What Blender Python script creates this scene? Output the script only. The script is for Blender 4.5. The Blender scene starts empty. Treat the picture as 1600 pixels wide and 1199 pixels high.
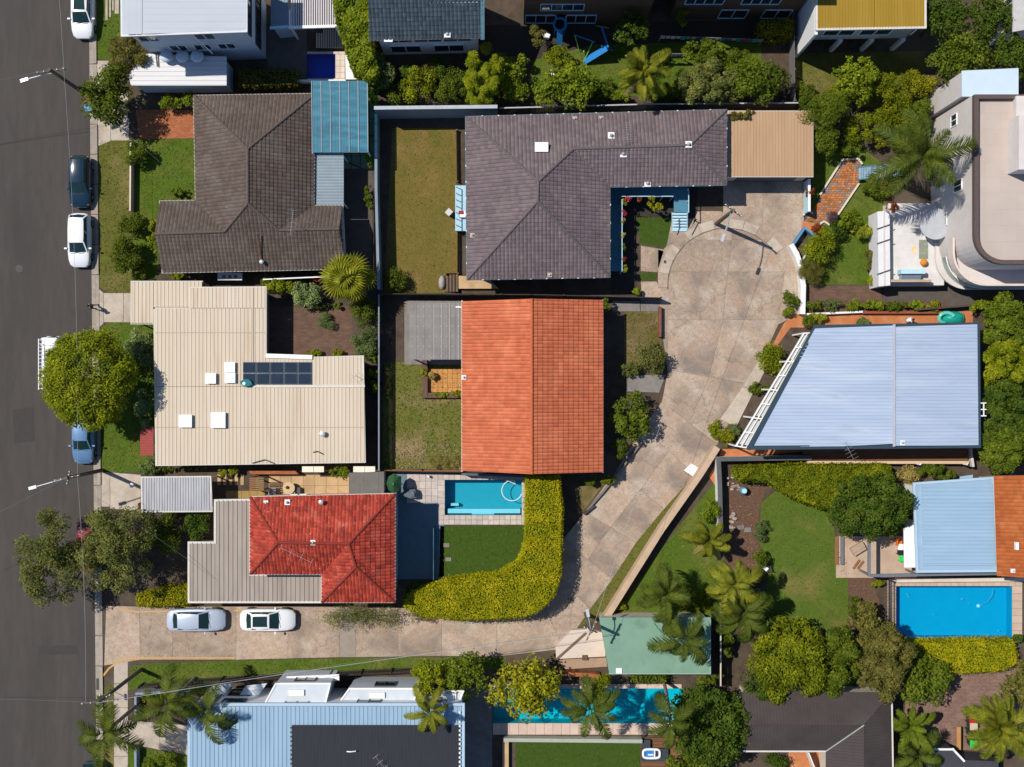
import bpy, math, random
import numpy as np
from mathutils import Vector, Matrix

# ---------------------------------------------------------------- camera, sky, sun, exposure
SC = bpy.context.scene
COL = SC.collection
PPM, CAMH = 19.0, 95.0                      # photo pixels per metre on the ground, flying height
cam_d = bpy.data.cameras.new('camera'); cam = bpy.data.objects.new('camera', cam_d); COL.objects.link(cam)
cam.location = (0, 0, CAMH); cam.rotation_euler = (0, 0, 0)
cam_d.sensor_width = 36.0; cam_d.lens = 36.0 * CAMH / (1600.0 / PPM)
cam_d.clip_start = 0.5; cam_d.clip_end = 2000
SC.camera = cam
SUN = Vector((0.60, -0.27, -1.0)).normalized()          # direction the light travels
el = math.asin(-SUN.z); az = math.atan2(-SUN.x, -SUN.y)
world = bpy.data.worlds.new('World'); SC.world = world; world.use_nodes = True
nt = world.node_tree
bg = nt.nodes['Background']; sky = nt.nodes.new('ShaderNodeTexSky')
sky.sky_type = 'NISHITA'; sky.sun_disc = False; sky.sun_elevation = el; sky.sun_rotation = az
nt.links.new(sky.outputs['Color'], bg.inputs['Color']); bg.inputs['Strength'].default_value = 0.095
sky.ozone_density = 6.0; sky.air_density = 1.0; sky.dust_density = 0.3
sd = bpy.data.lights.new('sun', 'SUN'); sun = bpy.data.objects.new('sun', sd); COL.objects.link(sun)
sd.energy = 4.3; sd.angle = math.radians(0.5); sd.color = (1.0, 0.945, 0.85)
sun.location = (-30, 15, 60); sun.rotation_euler = SUN.to_track_quat('-Z', 'Y').to_euler()
SC.view_settings.view_transform = 'Standard'; SC.view_settings.look = 'None'
SC.view_settings.exposure = 0.22; SC.view_settings.gamma = 1.0; SC.view_settings.use_curve_mapping = False
SC.cycles.use_denoising = True
SC.cycles.max_bounces = 6; SC.cycles.diffuse_bounces = 3; SC.cycles.transparent_max_bounces = 12

random.seed(7)
# ---------------------------------------------------------------- helpers
def P(px, py, h=0.0):
    """world point seen at photo pixel (px, py) when it stands h metres above the ground"""
    k = (1 - h / CAMH) / PPM
    return Vector(((px - 800) * k, (599.5 - py) * k, h))
def PL(pts, h=0.0): return [P(a[0], a[1], a[2] if len(a) > 2 else h) for a in pts]

ORG = {}
def tag(o, label=None, cat=None, group=None, kind=None):
    if label: o['label'] = label
    if cat: o['category'] = cat
    if group: o['group'] = group
    if kind: o['kind'] = kind
    return o
def thing(name, label, cat, loc=(0, 0, 0), rz=0.0, group=None):
    o = bpy.data.objects.new(name, None); COL.objects.link(o)
    o.location = loc; o.rotation_euler = (0, 0, rz); o.empty_display_size = .3
    ORG[o.name] = Vector(loc)
    return tag(o, label, cat, group)
def link(name, me, parent=None, loc=(0, 0, 0), rot=(0, 0, 0), scale=(1, 1, 1)):
    o = bpy.data.objects.new(name, me); COL.objects.link(o)
    o.location = loc; o.rotation_euler = rot; o.scale = scale
    if parent: o.parent = parent
    return o
def copy_tree(o, parent=None):
    c = o.copy(); COL.objects.link(c)
    if parent is not None: c.parent = parent
    for ch in list(o.children): copy_tree(ch, c)
    return c

class MB:
    """collects faces; build() links them as one mesh object"""
    def __init__(s): s.v = []; s.f = []
    def poly(s, pts):
        n = len(s.v); s.v += [tuple(p) for p in pts]; s.f.append(tuple(range(n, n + len(pts)))); return s
    def box(s, a, b):
        x0, y0, z0 = a; x1, y1, z1 = b; n = len(s.v)
        s.v += [(x0,y0,z0),(x1,y0,z0),(x1,y1,z0),(x0,y1,z0),(x0,y0,z1),(x1,y0,z1),(x1,y1,z1),(x0,y1,z1)]
        for q in ((0,3,2,1),(4,5,6,7),(0,1,5,4),(1,2,6,5),(2,3,7,6),(3,0,4,7)): s.f.append(tuple(n + i for i in q))
        return s
    def prism(s, pts, z0, z1, cap0=True, cap1=True):
        pts = [(p[0], p[1]) for p in pts]
        ar = sum(pts[i][0]*pts[(i+1)%len(pts)][1] - pts[(i+1)%len(pts)][0]*pts[i][1] for i in range(len(pts)))
        if ar < 0: pts = pts[::-1]
        n = len(s.v); m = len(pts)
        s.v += [(x, y, z0) for x, y in pts] + [(x, y, z1) for x, y in pts]
        for i in range(m): j = (i + 1) % m; s.f.append((n+i, n+j, n+m+j, n+m+i))
        if cap0: s.f.append(tuple(n + i for i in range(m))[::-1])
        if cap1: s.f.append(tuple(n + m + i for i in range(m)))
        return s
    def beam(s, a, b, w, h, up=Vector((0, 0, 1))):
        """box beam from a to b, w wide, h tall (centred)"""
        a = Vector(a); b = Vector(b); d = (b - a).normalized()
        if abs(d.dot(up)) > .99: up = Vector((1, 0, 0))
        sx = d.cross(up).normalized() * (w / 2); sz = sx.cross(d).normalized() * (h / 2); n = len(s.v)
        for c in (a, b): s.v += [tuple(c - sx - sz), tuple(c + sx - sz), tuple(c + sx + sz), tuple(c - sx + sz)]
        for q in ((0,1,2,3),(7,6,5,4),(0,4,5,1),(1,5,6,2),(2,6,7,3),(3,7,4,0)): s.f.append(tuple(n + i for i in q))
        return s
    def tube(s, pts, r, k=8, caps=True):
        pts = [Vector(p) for p in pts]; rs = r if isinstance(r, (list, tuple)) else [r] * len(pts); n = len(s.v)
        for i, p in enumerate(pts):
            d = (pts[min(i+1, len(pts)-1)] - pts[max(i-1, 0)])
            d = d.normalized() if d.length > 1e-9 else Vector((0, 0, 1))
            u = d.cross(Vector((0, 0, 1)))
            if u.length < .05: u = d.cross(Vector((1, 0, 0)))
            u.normalize(); w = d.cross(u)
            for j in range(k):
                t = 2 * math.pi * j / k; s.v.append(tuple(p + (u * math.cos(t) + w * math.sin(t)) * rs[i]))
        for i in range(len(pts) - 1):
            for j in range(k):
                a = n + i*k + j; b = n + i*k + (j+1) % k; s.f.append((a, b, b + k, a + k))
        if caps:
            s.f.append(tuple(n + j for j in range(k))[::-1]); m = n + (len(pts)-1)*k; s.f.append(tuple(m + j for j in range(k)))
        return s
    def dome(s, c, rx, ry, rz, nu=12, nv=5, full=False):
        c = Vector(c); n = len(s.v); lo = -math.pi/2 if full else 0
        for i in range(nv + 1):
            t = lo + (math.pi/2 - lo) * i / nv
            for j in range(nu):
                p = 2*math.pi*j/nu
                s.v.append((c.x + rx*math.cos(t)*math.cos(p), c.y + ry*math.cos(t)*math.sin(p), c.z + rz*math.sin(t)))
        for i in range(nv):
            for j in range(nu):
                a = n + i*nu + j; b = n + i*nu + (j+1) % nu; s.f.append((a, b, b+nu, a+nu))
        return s
    def mesh(s, name, m, smooth=False, off=Vector((0, 0, 0))):
        me = bpy.data.meshes.new(name); o = off
        me.from_pydata([(v[0]-o[0], v[1]-o[1], v[2]-o[2]) for v in s.v], [], s.f)
        if m: me.materials.append(m)
        if smooth:
            me.polygons.foreach_set('use_smooth', [True] * len(me.polygons))
            try: me.set_sharp_from_angle(angle=math.radians(40))
            except Exception: pass
        me.update(); return me
    def build(s, name, m, parent=None, label=None, cat=None, group=None, kind=None, smooth=False, local=False):
        """world coordinates in; the origin is set to the middle of the piece's base. local=True keeps the origin of the parent"""
        if local: o = link(name, s.mesh(name, m, smooth), parent); ORG[o.name] = Vector()
        else:
            a = np.array(s.v); lo = a.min(0); hi = a.max(0)
            org = Vector(((lo[0]+hi[0])/2, (lo[1]+hi[1])/2, lo[2])); po = ORG[parent.name] if parent else Vector()
            o = link(name, s.mesh(name, m, smooth, org), parent, org - po); ORG[o.name] = org
        return tag(o, label, cat, group, kind)

# ---------------------------------------------------------------- materials
MATS = {}
def _n(t, k, **kw):
    n = t.nodes.new(k)
    for a, b in kw.items(): setattr(n, a, b)
    return n
def mat(name, c1, c2=None, scale=3.0, rough=.75, metal=0.0, island=0.0, objr=0.0, bump=0.0, bscale=30.0, big=None,
        stretch=(1, 1, 1), spec=.15, detail=6.0, brick=None, coat=0.0, speck=None, rot=0.0, bcon=.72, crack=None):
    """base colour = noise between c1 and c2 (+ stains 'big' = colour, scale, amount), varied per piece"""
    if name in MATS: return MATS[name]
    m = bpy.data.materials.new(name); m.use_nodes = True; t = m.node_tree; L = t.links.new
    b = t.nodes['Principled BSDF']; tc = _n(t, 'ShaderNodeTexCoord'); mp = _n(t, 'ShaderNodeMapping')
    L(tc.outputs['Object'], mp.inputs['Vector']); mp.inputs['Scale'].default_value = stretch; mp.inputs['Rotation'].default_value = (0, 0, rot)
    oi = _n(t, 'ShaderNodeObjectInfo'); vm = _n(t, 'ShaderNodeVectorMath', operation='MULTIPLY_ADD')
    cb = _n(t, 'ShaderNodeCombineXYZ'); L(oi.outputs['Random'], cb.inputs[0]); L(oi.outputs['Random'], cb.inputs[1])
    vm.inputs[1].default_value = (1, 1, 1); sc_ = _n(t, 'ShaderNodeVectorMath', operation='SCALE'); sc_.inputs['Scale'].default_value = 37.0
    L(cb.outputs[0], sc_.inputs[0]); L(mp.outputs[0], vm.inputs[0]); L(sc_.outputs[0], vm.inputs[2]); vec = vm.outputs[0]
    c2 = c2 or tuple(x * .8 for x in c1)
    nz = _n(t, 'ShaderNodeTexNoise'); nz.inputs['Scale'].default_value = scale; nz.inputs['Detail'].default_value = detail
    nz.inputs['Roughness'].default_value = .65; L(vec, nz.inputs['Vector'])
    rp = _n(t, 'ShaderNodeValToRGB'); rp.color_ramp.elements[0].position = .3; rp.color_ramp.elements[1].position = .7
    rp.color_ramp.elements[0].color = (*c1, 1); rp.color_ramp.elements[1].color = (*c2, 1); L(nz.outputs['Fac'], rp.inputs['Fac'])
    col = rp.outputs['Color']
    def mix(fac, a, bcol, mode='MIX'):
        x = _n(t, 'ShaderNodeMix', data_type='RGBA', blend_type=mode)
        if isinstance(fac, float): x.inputs['Factor'].default_value = fac
        else: L(fac, x.inputs['Factor'])
        L(a, x.inputs['A'])
        if isinstance(bcol, tuple): x.inputs['B'].default_value = (*bcol, 1)
        else: L(bcol, x.inputs['B'])
        return x.outputs['Result']
    for bg_ in ([big] if big and not isinstance(big, list) else (big or [])):
        cc, s2, amt = bg_[:3]; n2 = _n(t, 'ShaderNodeTexNoise'); n2.inputs['Scale'].default_value = s2; n2.inputs['Detail'].default_value = 5
        n2.inputs['Distortion'].default_value = .6
        L(vec, n2.inputs['Vector']); r2 = _n(t, 'ShaderNodeValToRGB'); lo = bg_[3] if len(bg_) > 3 else .48
        r2.color_ramp.elements[0].position = lo; r2.color_ramp.elements[1].position = min(1, lo + .22)
        r2.color_ramp.elements[0].color = (0, 0, 0, 1); r2.color_ramp.elements[1].color = (amt, amt, amt, 1)
        L(n2.outputs['Fac'], r2.inputs['Fac']); col = mix(r2.outputs['Color'], col, cc)
    if brick:
        bw, bh, mortar = brick; bt = _n(t, 'ShaderNodeTexBrick'); L(vec, bt.inputs['Vector'])
        bt.inputs['Scale'].default_value = 1; bt.inputs['Brick Width'].default_value = bw; bt.inputs['Row Height'].default_value = bh
        bt.inputs['Mortar Size'].default_value = .012; bt.inputs['Color1'].default_value = (1, 1, 1, 1); bt.inputs['Color2'].default_value = (bcon, bcon, bcon, 1)
        bt.inputs['Mortar'].default_value = (*mortar, 1); col = mix(1.0, col, bt.outputs['Color'], 'MULTIPLY')
    if crack:
        cc, cs, cw = crack; n4 = _n(t, 'ShaderNodeTexNoise'); n4.inputs['Scale'].default_value = 1.6; n4.inputs['Detail'].default_value = 6; L(vec, n4.inputs['Vector'])
        ma = _n(t, 'ShaderNodeVectorMath', operation='MULTIPLY_ADD'); L(n4.outputs['Color'], ma.inputs[0]); ma.inputs[1].default_value = (1.3, 1.3, 0); L(vec, ma.inputs[2])
        vo = _n(t, 'ShaderNodeTexVoronoi', feature='DISTANCE_TO_EDGE'); vo.inputs['Scale'].default_value = cs; L(ma.outputs[0], vo.inputs['Vector'])
        r4 = _n(t, 'ShaderNodeValToRGB'); r4.color_ramp.elements[0].position = cw*.4; r4.color_ramp.elements[1].position = cw
        r4.color_ramp.elements[0].color = (.45, .45, .45, 1); r4.color_ramp.elements[1].color = (0, 0, 0, 1); L(vo.outputs['Distance'], r4.inputs['Fac']); col = mix(r4.outputs['Color'], col, cc)
    if speck:
        cc, s3, lo = speck; n3 = _n(t, 'ShaderNodeTexNoise'); n3.inputs['Scale'].default_value = s3; n3.inputs['Detail'].default_value = 2; L(vec, n3.inputs['Vector'])
        r3 = _n(t, 'ShaderNodeValToRGB'); r3.color_ramp.elements[0].position = lo; r3.color_ramp.elements[1].position = lo + .06
        r3.color_ramp.elements[0].color = (0, 0, 0, 1); r3.color_ramp.elements[1].color = (.8, .8, .8, 1); L(n3.outputs['Fac'], r3.inputs['Fac'])
        col = mix(r3.outputs['Color'], col, cc)
    for amt, src in ((island, 'i'), (objr, 'o')):
        if amt:
            if src == 'i': g = _n(t, 'ShaderNodeNewGeometry'); rnd = g.outputs['Random Per Island']
            else: rnd = oi.outputs['Random']
            mr = _n(t, 'ShaderNodeMapRange'); mr.inputs['To Min'].default_value = 1 - amt; mr.inputs['To Max'].default_value = 1 + amt
            L(rnd, mr.inputs['Value']); hs = _n(t, 'ShaderNodeHueSaturation'); L(mr.outputs[0], hs.inputs['Value']); L(col, hs.inputs['Color']); col = hs.outputs['Color']
    L(col, b.inputs['Base Color'])
    b.inputs['Roughness'].default_value = rough; b.inputs['Metallic'].default_value = metal
    b.inputs['Specular IOR Level'].default_value = spec; b.inputs['Coat Weight'].default_value = coat; b.inputs['Coat Roughness'].default_value = .05
    if bump:
        nb = _n(t, 'ShaderNodeTexNoise'); nb.inputs['Scale'].default_value = bscale; nb.inputs['Detail'].default_value = 4; L(vec, nb.inputs['Vector'])
        bp = _n(t, 'ShaderNodeBump'); bp.inputs['Strength'].default_value = bump; bp.inputs['Distance'].default_value = .05
        L(nb.outputs['Fac'], bp.inputs['Height']); L(bp.outputs[0], b.inputs['Normal'])
    MATS[name] = m; return m
def leafmat(name, c1, c2, trans=.3, rough=.55):
    if name in MATS: return MATS[name]
    m = bpy.data.materials.new(name); m.use_nodes = True; t = m.node_tree; L = t.links.new
    b = t.nodes['Principled BSDF']; out = t.nodes['Material Output']; g = _n(t, 'ShaderNodeNewGeometry'); oi = _n(t, 'ShaderNodeObjectInfo')
    rp = _n(t, 'ShaderNodeValToRGB'); rp.color_ramp.elements[0].color = (*c1, 1); rp.color_ramp.elements[1].color = (*c2, 1)
    e = rp.color_ramp.elements.new(.55); e.color = (*[(x+y)/2 for x, y in zip(c1, c2)], 1)
    L(g.outputs['Random Per Island'], rp.inputs['Fac']); mr = _n(t, 'ShaderNodeMapRange'); mr.inputs['To Min'].default_value = .85; mr.inputs['To Max'].default_value = 1.15
    L(oi.outputs['Random'], mr.inputs['Value']); hs = _n(t, 'ShaderNodeHueSaturation'); L(mr.outputs[0], hs.inputs['Value']); L(rp.outputs[0], hs.inputs['Color'])
    tc = _n(t, 'ShaderNodeTexCoord'); nz = _n(t, 'ShaderNodeTexNoise'); nz.inputs['Scale'].default_value = .9; nz.inputs['Detail'].default_value = 3; L(tc.outputs['Object'], nz.inputs['Vector'])
    m2 = _n(t, 'ShaderNodeMapRange'); m2.inputs['From Min'].default_value = .3; m2.inputs['From Max'].default_value = .7; m2.inputs['To Min'].default_value = .62; m2.inputs['To Max'].default_value = 1.25; L(nz.outputs['Fac'], m2.inputs['Value'])
    h2 = _n(t, 'ShaderNodeHueSaturation'); L(m2.outputs[0], h2.inputs['Value']); L(hs.outputs[0], h2.inputs['Color']); m3 = _n(t, 'ShaderNodeMapRange'); m3.inputs['From Min'].default_value = .3; m3.inputs['From Max'].default_value = .7; m3.inputs['To Min'].default_value = .515; m3.inputs['To Max'].default_value = .485
    L(nz.outputs['Fac'], m3.inputs['Value']); L(m3.outputs[0], h2.inputs['Hue']); hs = h2
    L(hs.outputs[0], b.inputs['Base Color']); b.inputs['Roughness'].default_value = rough; b.inputs['Specular IOR Level'].default_value = .1
    tr = _n(t, 'ShaderNodeBsdfTranslucent'); L(hs.outputs[0], tr.inputs['Color']); mx = _n(t, 'ShaderNodeMixShader'); mx.inputs[0].default_value = trans
    L(b.outputs[0], mx.inputs[1]); L(tr.outputs[0], mx.inputs[2]); L(mx.outputs[0], out.inputs['Surface'])
    MATS[name] = m; return m
def watermat(name, tint):
    if name in MATS: return MATS[name]
    m = bpy.data.materials.new(name); m.use_nodes = True; t = m.node_tree; L = t.links.new; t.nodes.remove(t.nodes['Principled BSDF'])
    out = t.nodes['Material Output']; tp = _n(t, 'ShaderNodeBsdfTransparent'); tp.inputs[0].default_value = (*tint, 1)
    gl = _n(t, 'ShaderNodeBsdfGlossy'); gl.inputs['Roughness'].default_value = .03; fr = _n(t, 'ShaderNodeFresnel'); fr.inputs[0].default_value = 1.33
    nz = _n(t, 'ShaderNodeTexNoise'); nz.inputs['Scale'].default_value = 2.2; nz.inputs['Detail'].default_value = 3
    bp = _n(t, 'ShaderNodeBump'); bp.inputs['Strength'].default_value = .25; bp.inputs['Distance'].default_value = .08
    tc = _n(t, 'ShaderNodeTexCoord'); L(tc.outputs['Object'], nz.inputs['Vector']); L(nz.outputs['Fac'], bp.inputs['Height'])
    L(bp.outputs[0], gl.inputs['Normal']); L(bp.outputs[0], fr.inputs['Normal'])
    mx = _n(t, 'ShaderNodeMixShader'); L(fr.outputs[0], mx.inputs[0]); L(tp.outputs[0], mx.inputs[1]); L(gl.outputs[0], mx.inputs[2]); L(mx.outputs[0], out.inputs['Surface'])
    MATS[name] = m; return m
def glassmat(name, col, rough=.06):
    return mat(name, col, tuple(x*.7 for x in col), 2, rough=rough, spec=.6)
def clearmat(name, tint, alpha):
    """translucent sheet: part see-through, part lit plastic"""
    if name in MATS: return MATS[name]
    m = bpy.data.materials.new(name); m.use_nodes = True; t = m.node_tree; L = t.links.new
    b = t.nodes['Principled BSDF']; out = t.nodes['Material Output']; b.inputs['Base Color'].default_value = (*tint, 1); b.inputs['Roughness'].default_value = .3
    nz = _n(t, 'ShaderNodeTexNoise'); nz.inputs['Scale'].default_value = 1.2; mp = _n(t, 'ShaderNodeMapping'); mp.inputs['Scale'].default_value = (.35, 1.6, 1)
    tc = _n(t, 'ShaderNodeTexCoord'); L(tc.outputs['Object'], mp.inputs[0]); L(mp.outputs[0], nz.inputs['Vector'])
    rp = _n(t, 'ShaderNodeValToRGB'); rp.color_ramp.elements[0].position = .35; rp.color_ramp.elements[1].position = .65
    rp.color_ramp.elements[0].color = (*[x*.6 for x in tint], 1); rp.color_ramp.elements[1].color = (*tint, 1); L(nz.outputs['Fac'], rp.inputs[0]); L(rp.outputs[0], b.inputs['Base Color'])
    tp = _n(t, 'ShaderNodeBsdfTransparent'); tp.inputs[0].default_value = (*[min(1, x*2.2) for x in tint], 1); mx = _n(t, 'ShaderNodeMixShader'); mx.inputs[0].default_value = alpha
    L(tp.outputs[0], mx.inputs[1]); L(b.outputs[0], mx.inputs[2]); L(mx.outputs[0], out.inputs['Surface'])
    MATS[name] = m; return m

# ---------------------------------------------------------------- surfaces and roofs
def plane_frame(pts, e0, e1):
    """frame of a roof face: u along the eave e0-e1, v up the slope, n outward (up)"""
    u = (e1 - e0).normalized(); n = Vector((0, 0, 0))
    for i in range(len(pts)):
        a, b = pts[i], pts[(i+1) % len(pts)]
        n += Vector(((a.y-b.y)*(a.z+b.z), (a.z-b.z)*(a.x+b.x), (a.x-b.x)*(a.y+b.y)))
    n.normalize()
    if n.z < 0: n = -n
    u = (u - n * u.dot(n)).normalized(); v = n.cross(u)
    c = sum(pts, Vector()) / len(pts)
    if (c - e0).dot(v) < 0: u = -u; v = n.cross(u)
    return u, v, n
def span(poly, y):
    xs = []
    for i in range(len(poly)):
        (x0, y0), (x1, y1) = poly[i], poly[(i+1) % len(poly)]
        if (y0 <= y < y1) or (y1 <= y < y0): xs.append(x0 + (x1-x0)*(y-y0)/(y1-y0))
    return (min(xs), max(xs)) if len(xs) >= 2 else None
def tile_field(mb, pts, tw=.30, th=.33, roll=.035, step=.045, seed=0, groove=.022, stagger=0):
    """overlapping rolled roof tiles, cut to the face; the first edge of pts is the eave"""
    rg = random.Random(seed); u, v, n = plane_frame(pts, pts[0], pts[1]); o = pts[0]
    p2 = [((p-o).dot(u), (p-o).dot(v)) for p in pts]; y0 = min(y for x, y in p2); y1 = max(y for x, y in p2)
    from mathutils.geometry import tessellate_polygon
    tris = [[p2[i] for i in t_] + [pts[i] for i in t_] for t_ in tessellate_polygon([[Vector((x, y, 0)) for x, y in p2]])]
    def S(x, y):
        best = None
        for A_, B_, C_, PA, PB, PC in tris:
            d = (B_[1]-C_[1])*(A_[0]-C_[0]) + (C_[0]-B_[0])*(A_[1]-C_[1])
            if abs(d) < 1e-9: continue
            l1 = ((B_[1]-C_[1])*(x-C_[0]) + (C_[0]-B_[0])*(y-C_[1]))/d; l2 = ((C_[1]-A_[1])*(x-C_[0]) + (A_[0]-C_[0])*(y-C_[1]))/d; l3 = 1-l1-l2; m_ = min(l1, l2, l3)
            if best is None or m_ > best[0]: best = (m_, PA*l1 + PB*l2 + PC*l3)
            if m_ >= 0: break
        return best[1]
    def clip(poly, ax, lim, keep_less):
        out = []
        for i in range(len(poly)):
            p, q = poly[i-1], poly[i]; ip = (p[ax] <= lim) == keep_less or p[ax] == lim; iq = (q[ax] <= lim) == keep_less or q[ax] == lim
            if ip != iq: t_ = (lim-p[ax])/(q[ax]-p[ax]); out.append((p[0] + (q[0]-p[0])*t_, p[1] + (q[1]-p[1])*t_))
            if iq: out.append(q)
        return out
    rows = max(1, int(round((y1-y0)/th))); dh = (y1-y0)/rows
    for r in range(rows):
        ya = y0 + r*dh; yb = ya + dh; band = clip(clip(p2, 1, ya, False), 1, yb, True)
        if len(band) < 3: continue
        lo = min(p[0] for p in band); hi = max(p[0] for p in band); off = 0 if r % 2 else tw*.5*stagger
        for k in range(math.floor((lo-off)/tw), math.ceil((hi-off)/tw)):
            x0 = k*tw + off; j = rg.uniform(-.007, .007); m0 = len(mb.v); done = {}
            col = clip(clip(band, 0, x0, False), 0, x0 + tw - groove, True)
            if len(col) < 3: continue
            def H(x, y): return (step + j)*(1 - (y-ya)/dh) + .004 + roll*(1 - abs(2*(x-x0)/(tw-groove) - 1))
            def vid(x, y, low=False):
                key = (round(x, 4), round(y, 4), low)
                if key not in done: done[key] = len(mb.v); q = S(x, y) + n*((-.01 if low else H(x, y))); mb.v.append(tuple(q))
                return done[key]
            for half in (clip(col, 0, x0 + (tw-groove)/2, True), clip(col, 0, x0 + (tw-groove)/2, False)):
                f = []
                for x, y in half:
                    i_ = vid(x, y)
                    if i_ not in f: f.append(i_)
                if len(f) < 3: continue
                mb.f.append(tuple(f)); bot = sorted({x for x, y in half if abs(y-ya) < 1e-6})
                if len(bot) >= 2: mb.f.append((vid(bot[0], ya, True), vid(bot[-1], ya, True), vid(bot[-1], ya), vid(bot[0], ya)))
def rib_sheet(mb, pts, along, pitch=.3, ribw=.09, ribh=.035, lap=None):
    """profiled metal sheet filling the convex face pts; ribs run in direction 'along'"""
    n = (pts[1]-pts[0]).cross(pts[2]-pts[0]).normalized()
    if n.z < 0: n = -n
    v = Vector(along); v = (v - n*v.dot(n)).normalized(); u = v.cross(n); o = pts[0]
    p2 = [((p-o).dot(v), (p-o).dot(u)) for p in pts]; a0 = min(y for x, y in p2); a1 = max(y for x, y in p2)
    prof = []; k = 0; x = a0
    while x < a1:
        prof += [(x, 0), (x + pitch - ribw, 0), (x + pitch - ribw*.75, ribh), (x + pitch - ribw*.25, ribh)]; x += pitch
    prof = [(min(max(q, a0+.002), a1-.002), h) for q, h in prof] + [(a1-.002, 0)]
    for (q0, h0), (q1, h1) in zip(prof, prof[1:]):
        if q1 - q0 < 1e-4: continue
        s0 = span(p2, q0); s1 = span(p2, q1)
        if not s0 or not s1: continue
        mb.poly([o+v*s0[0]+u*q0+n*h0, o+v*s0[1]+u*q0+n*h0, o+v*s1[1]+u*q1+n*h1, o+v*s1[0]+u*q1+n*h1])
def cap_line(mb, a, b, r=.11):
    """row of half-round ridge tiles"""
    a = Vector(a); b = Vector(b); L = (b-a).length; n = max(1, int(L/.4)); d = (b-a)/n
    for i in range(n): mb.tube([a+d*i, a+d*(i+1.02)], [r*1.06, r*.96], 8)
def gutter(parent, pts, m, w=.13, h=.11, closed=True, name='gutter', dz=0.0):
    pts = [Vector(p) for p in pts]; k = len(pts) if closed else len(pts)-1; mb = MB()
    for i in range(k): 
        a, b = pts[i].copy(), pts[(i+1) % len(pts)].copy(); d = (b-a).normalized()*(w/2 - .004*(i % 2)); a -= d; b += d; a.z += dz - .004*(i % 2); b.z += dz - .004*(i % 2)
        mb.beam(a, b, w, h)
    return mb.build(name, m, parent)
def tile_roof(parent, K, faces, eaves, caps, m, mcap, mgut, tw=.30, th=.33, under=None, roll=.035, cap_r=.11):
    """hip-and-valley tiled roof from named points K; thing > roof > tiles, ridge_cap, gutter"""
    V = {k: P(*p) for k, p in K.items()}; hull = MB()
    for f in faces: hull.poly([V[k] - Vector((0, 0, .06)) for k in f])
    ro = hull.build('roof', under or m, parent)
    for i, f in enumerate(faces):
        t = MB(); tile_field(t, [V[k] for k in f], tw, th, seed=i, roll=roll); t.build('tiles', m, ro, kind='stuff')
    for a, b in caps:
        c = MB(); cap_line(c, V[a] + Vector((0,0,.02)), V[b] + Vector((0,0,.02)), cap_r); c.build('ridge_cap', mcap, ro, smooth=True)
    if mgut: gutter(ro, [V[k] for k in eaves], mgut, dz=-.05)
    return V
def inset(pts, d):
    """shrink a plan polygon by d"""
    n = len(pts); ar = sum(pts[i].x*pts[(i+1)%n].y - pts[(i+1)%n].x*pts[i].y for i in range(n)); s = 1 if ar > 0 else -1; out = []
    for i in range(n):
        a, b, c = pts[i-1], pts[i], pts[(i+1) % n]
        d0 = Vector((b.x-a.x, b.y-a.y)).normalized(); d1 = Vector((c.x-b.x, c.y-b.y)).normalized()
        n0 = Vector((-d0.y, d0.x))*s; n1 = Vector((-d1.y, d1.x))*s; bi = n0 + n1
        bi = bi / max(.3, bi.length_squared/2) if bi.length > 1e-6 else n0
        out.append(Vector((b.x + bi.x*d, b.y + bi.y*d, b.z)))
    return out
def walls(parent, pts, z0, z1, m, name='wall', cap=True):
    return MB().prism(pts, z0, z1, True, cap).build(name, m, parent)
def window(parent, a, b, t, z, w, h, mf, mg, bars=1, name='window'):
    """framed window on the wall line a->b (outside is to the right of a->b); part window > pane"""
    a = Vector((a[0], a[1], 0)); b = Vector((b[0], b[1], 0)); d = (b-a).normalized(); n = Vector((d.y, -d.x, 0)); c = a + (b-a)*t; f = .06; mb = MB()
    def q(s, zz, o): return c + d*s + n*o + Vector((0, 0, zz))
    mb.beam(q(-w/2, z, .03), q(w/2, z, .03), .10, f); mb.beam(q(-w/2, z+h, .03), q(w/2, z+h, .03), .10, f)
    for k in range(bars + 2): s = -w/2 + w*k/(bars+1); mb.beam(q(s, z+f/2, .028), q(s, z+h-f/2, .028), f, .09, up=n)
    fr = mb.build(name, mf, parent)
    MB().poly([q(-w/2, z, .02), q(w/2, z, .02), q(w/2, z+h, .02), q(-w/2, z+h, .02)]).build('pane', mg, fr)
    return fr
def sheet(name, pts, z, m, label, cat=None, kind='structure', parent=None, h=0.0):
    return MB().poly([(p.x, p.y, z) for p in PL(pts, h)]).build(name, m, parent, label=label, cat=cat, kind=kind)
def slab(name, pts, z0, z1, m, parent=None, h=0.0, **kw):
    return MB().prism(PL(pts, h), z0, z1).build(name, m, parent, **kw)
def pavers(parent, x0, y0, x1, y1, size, z, m, holes=(), gap=.02, name='paver', th=.04, h=0.0):
    """real paving slabs filling a pixel rectangle, leaving the holes free; alike slabs share a mesh"""
    a = P(x0, y1, h); b = P(x1, y0, h); nx = max(1, round((b.x-a.x)/size)); ny = max(1, round((b.y-a.y)/size)); dx = (b.x-a.x)/nx; dy = (b.y-a.y)/ny
    me = MB().box((-dx/2+gap/2, -dy/2+gap/2, 0), (dx/2-gap/2, dy/2-gap/2, th)).mesh(name, m); po = ORG[parent.name]
    H = [(P(q[0], q[3], h), P(q[2], q[1], h)) for q in holes]
    for i in range(nx):
        for j in range(ny):
            cx = a.x + (i+.5)*dx; cy = a.y + (j+.5)*dy
            if any(lo.x-.45*dx < cx < hi.x+.45*dx and lo.y-.45*dy < cy < hi.y+.45*dy for lo, hi in H): continue
            link(name, me, parent, Vector((cx, cy, z + random.uniform(-.004, .004))) - po)
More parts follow.
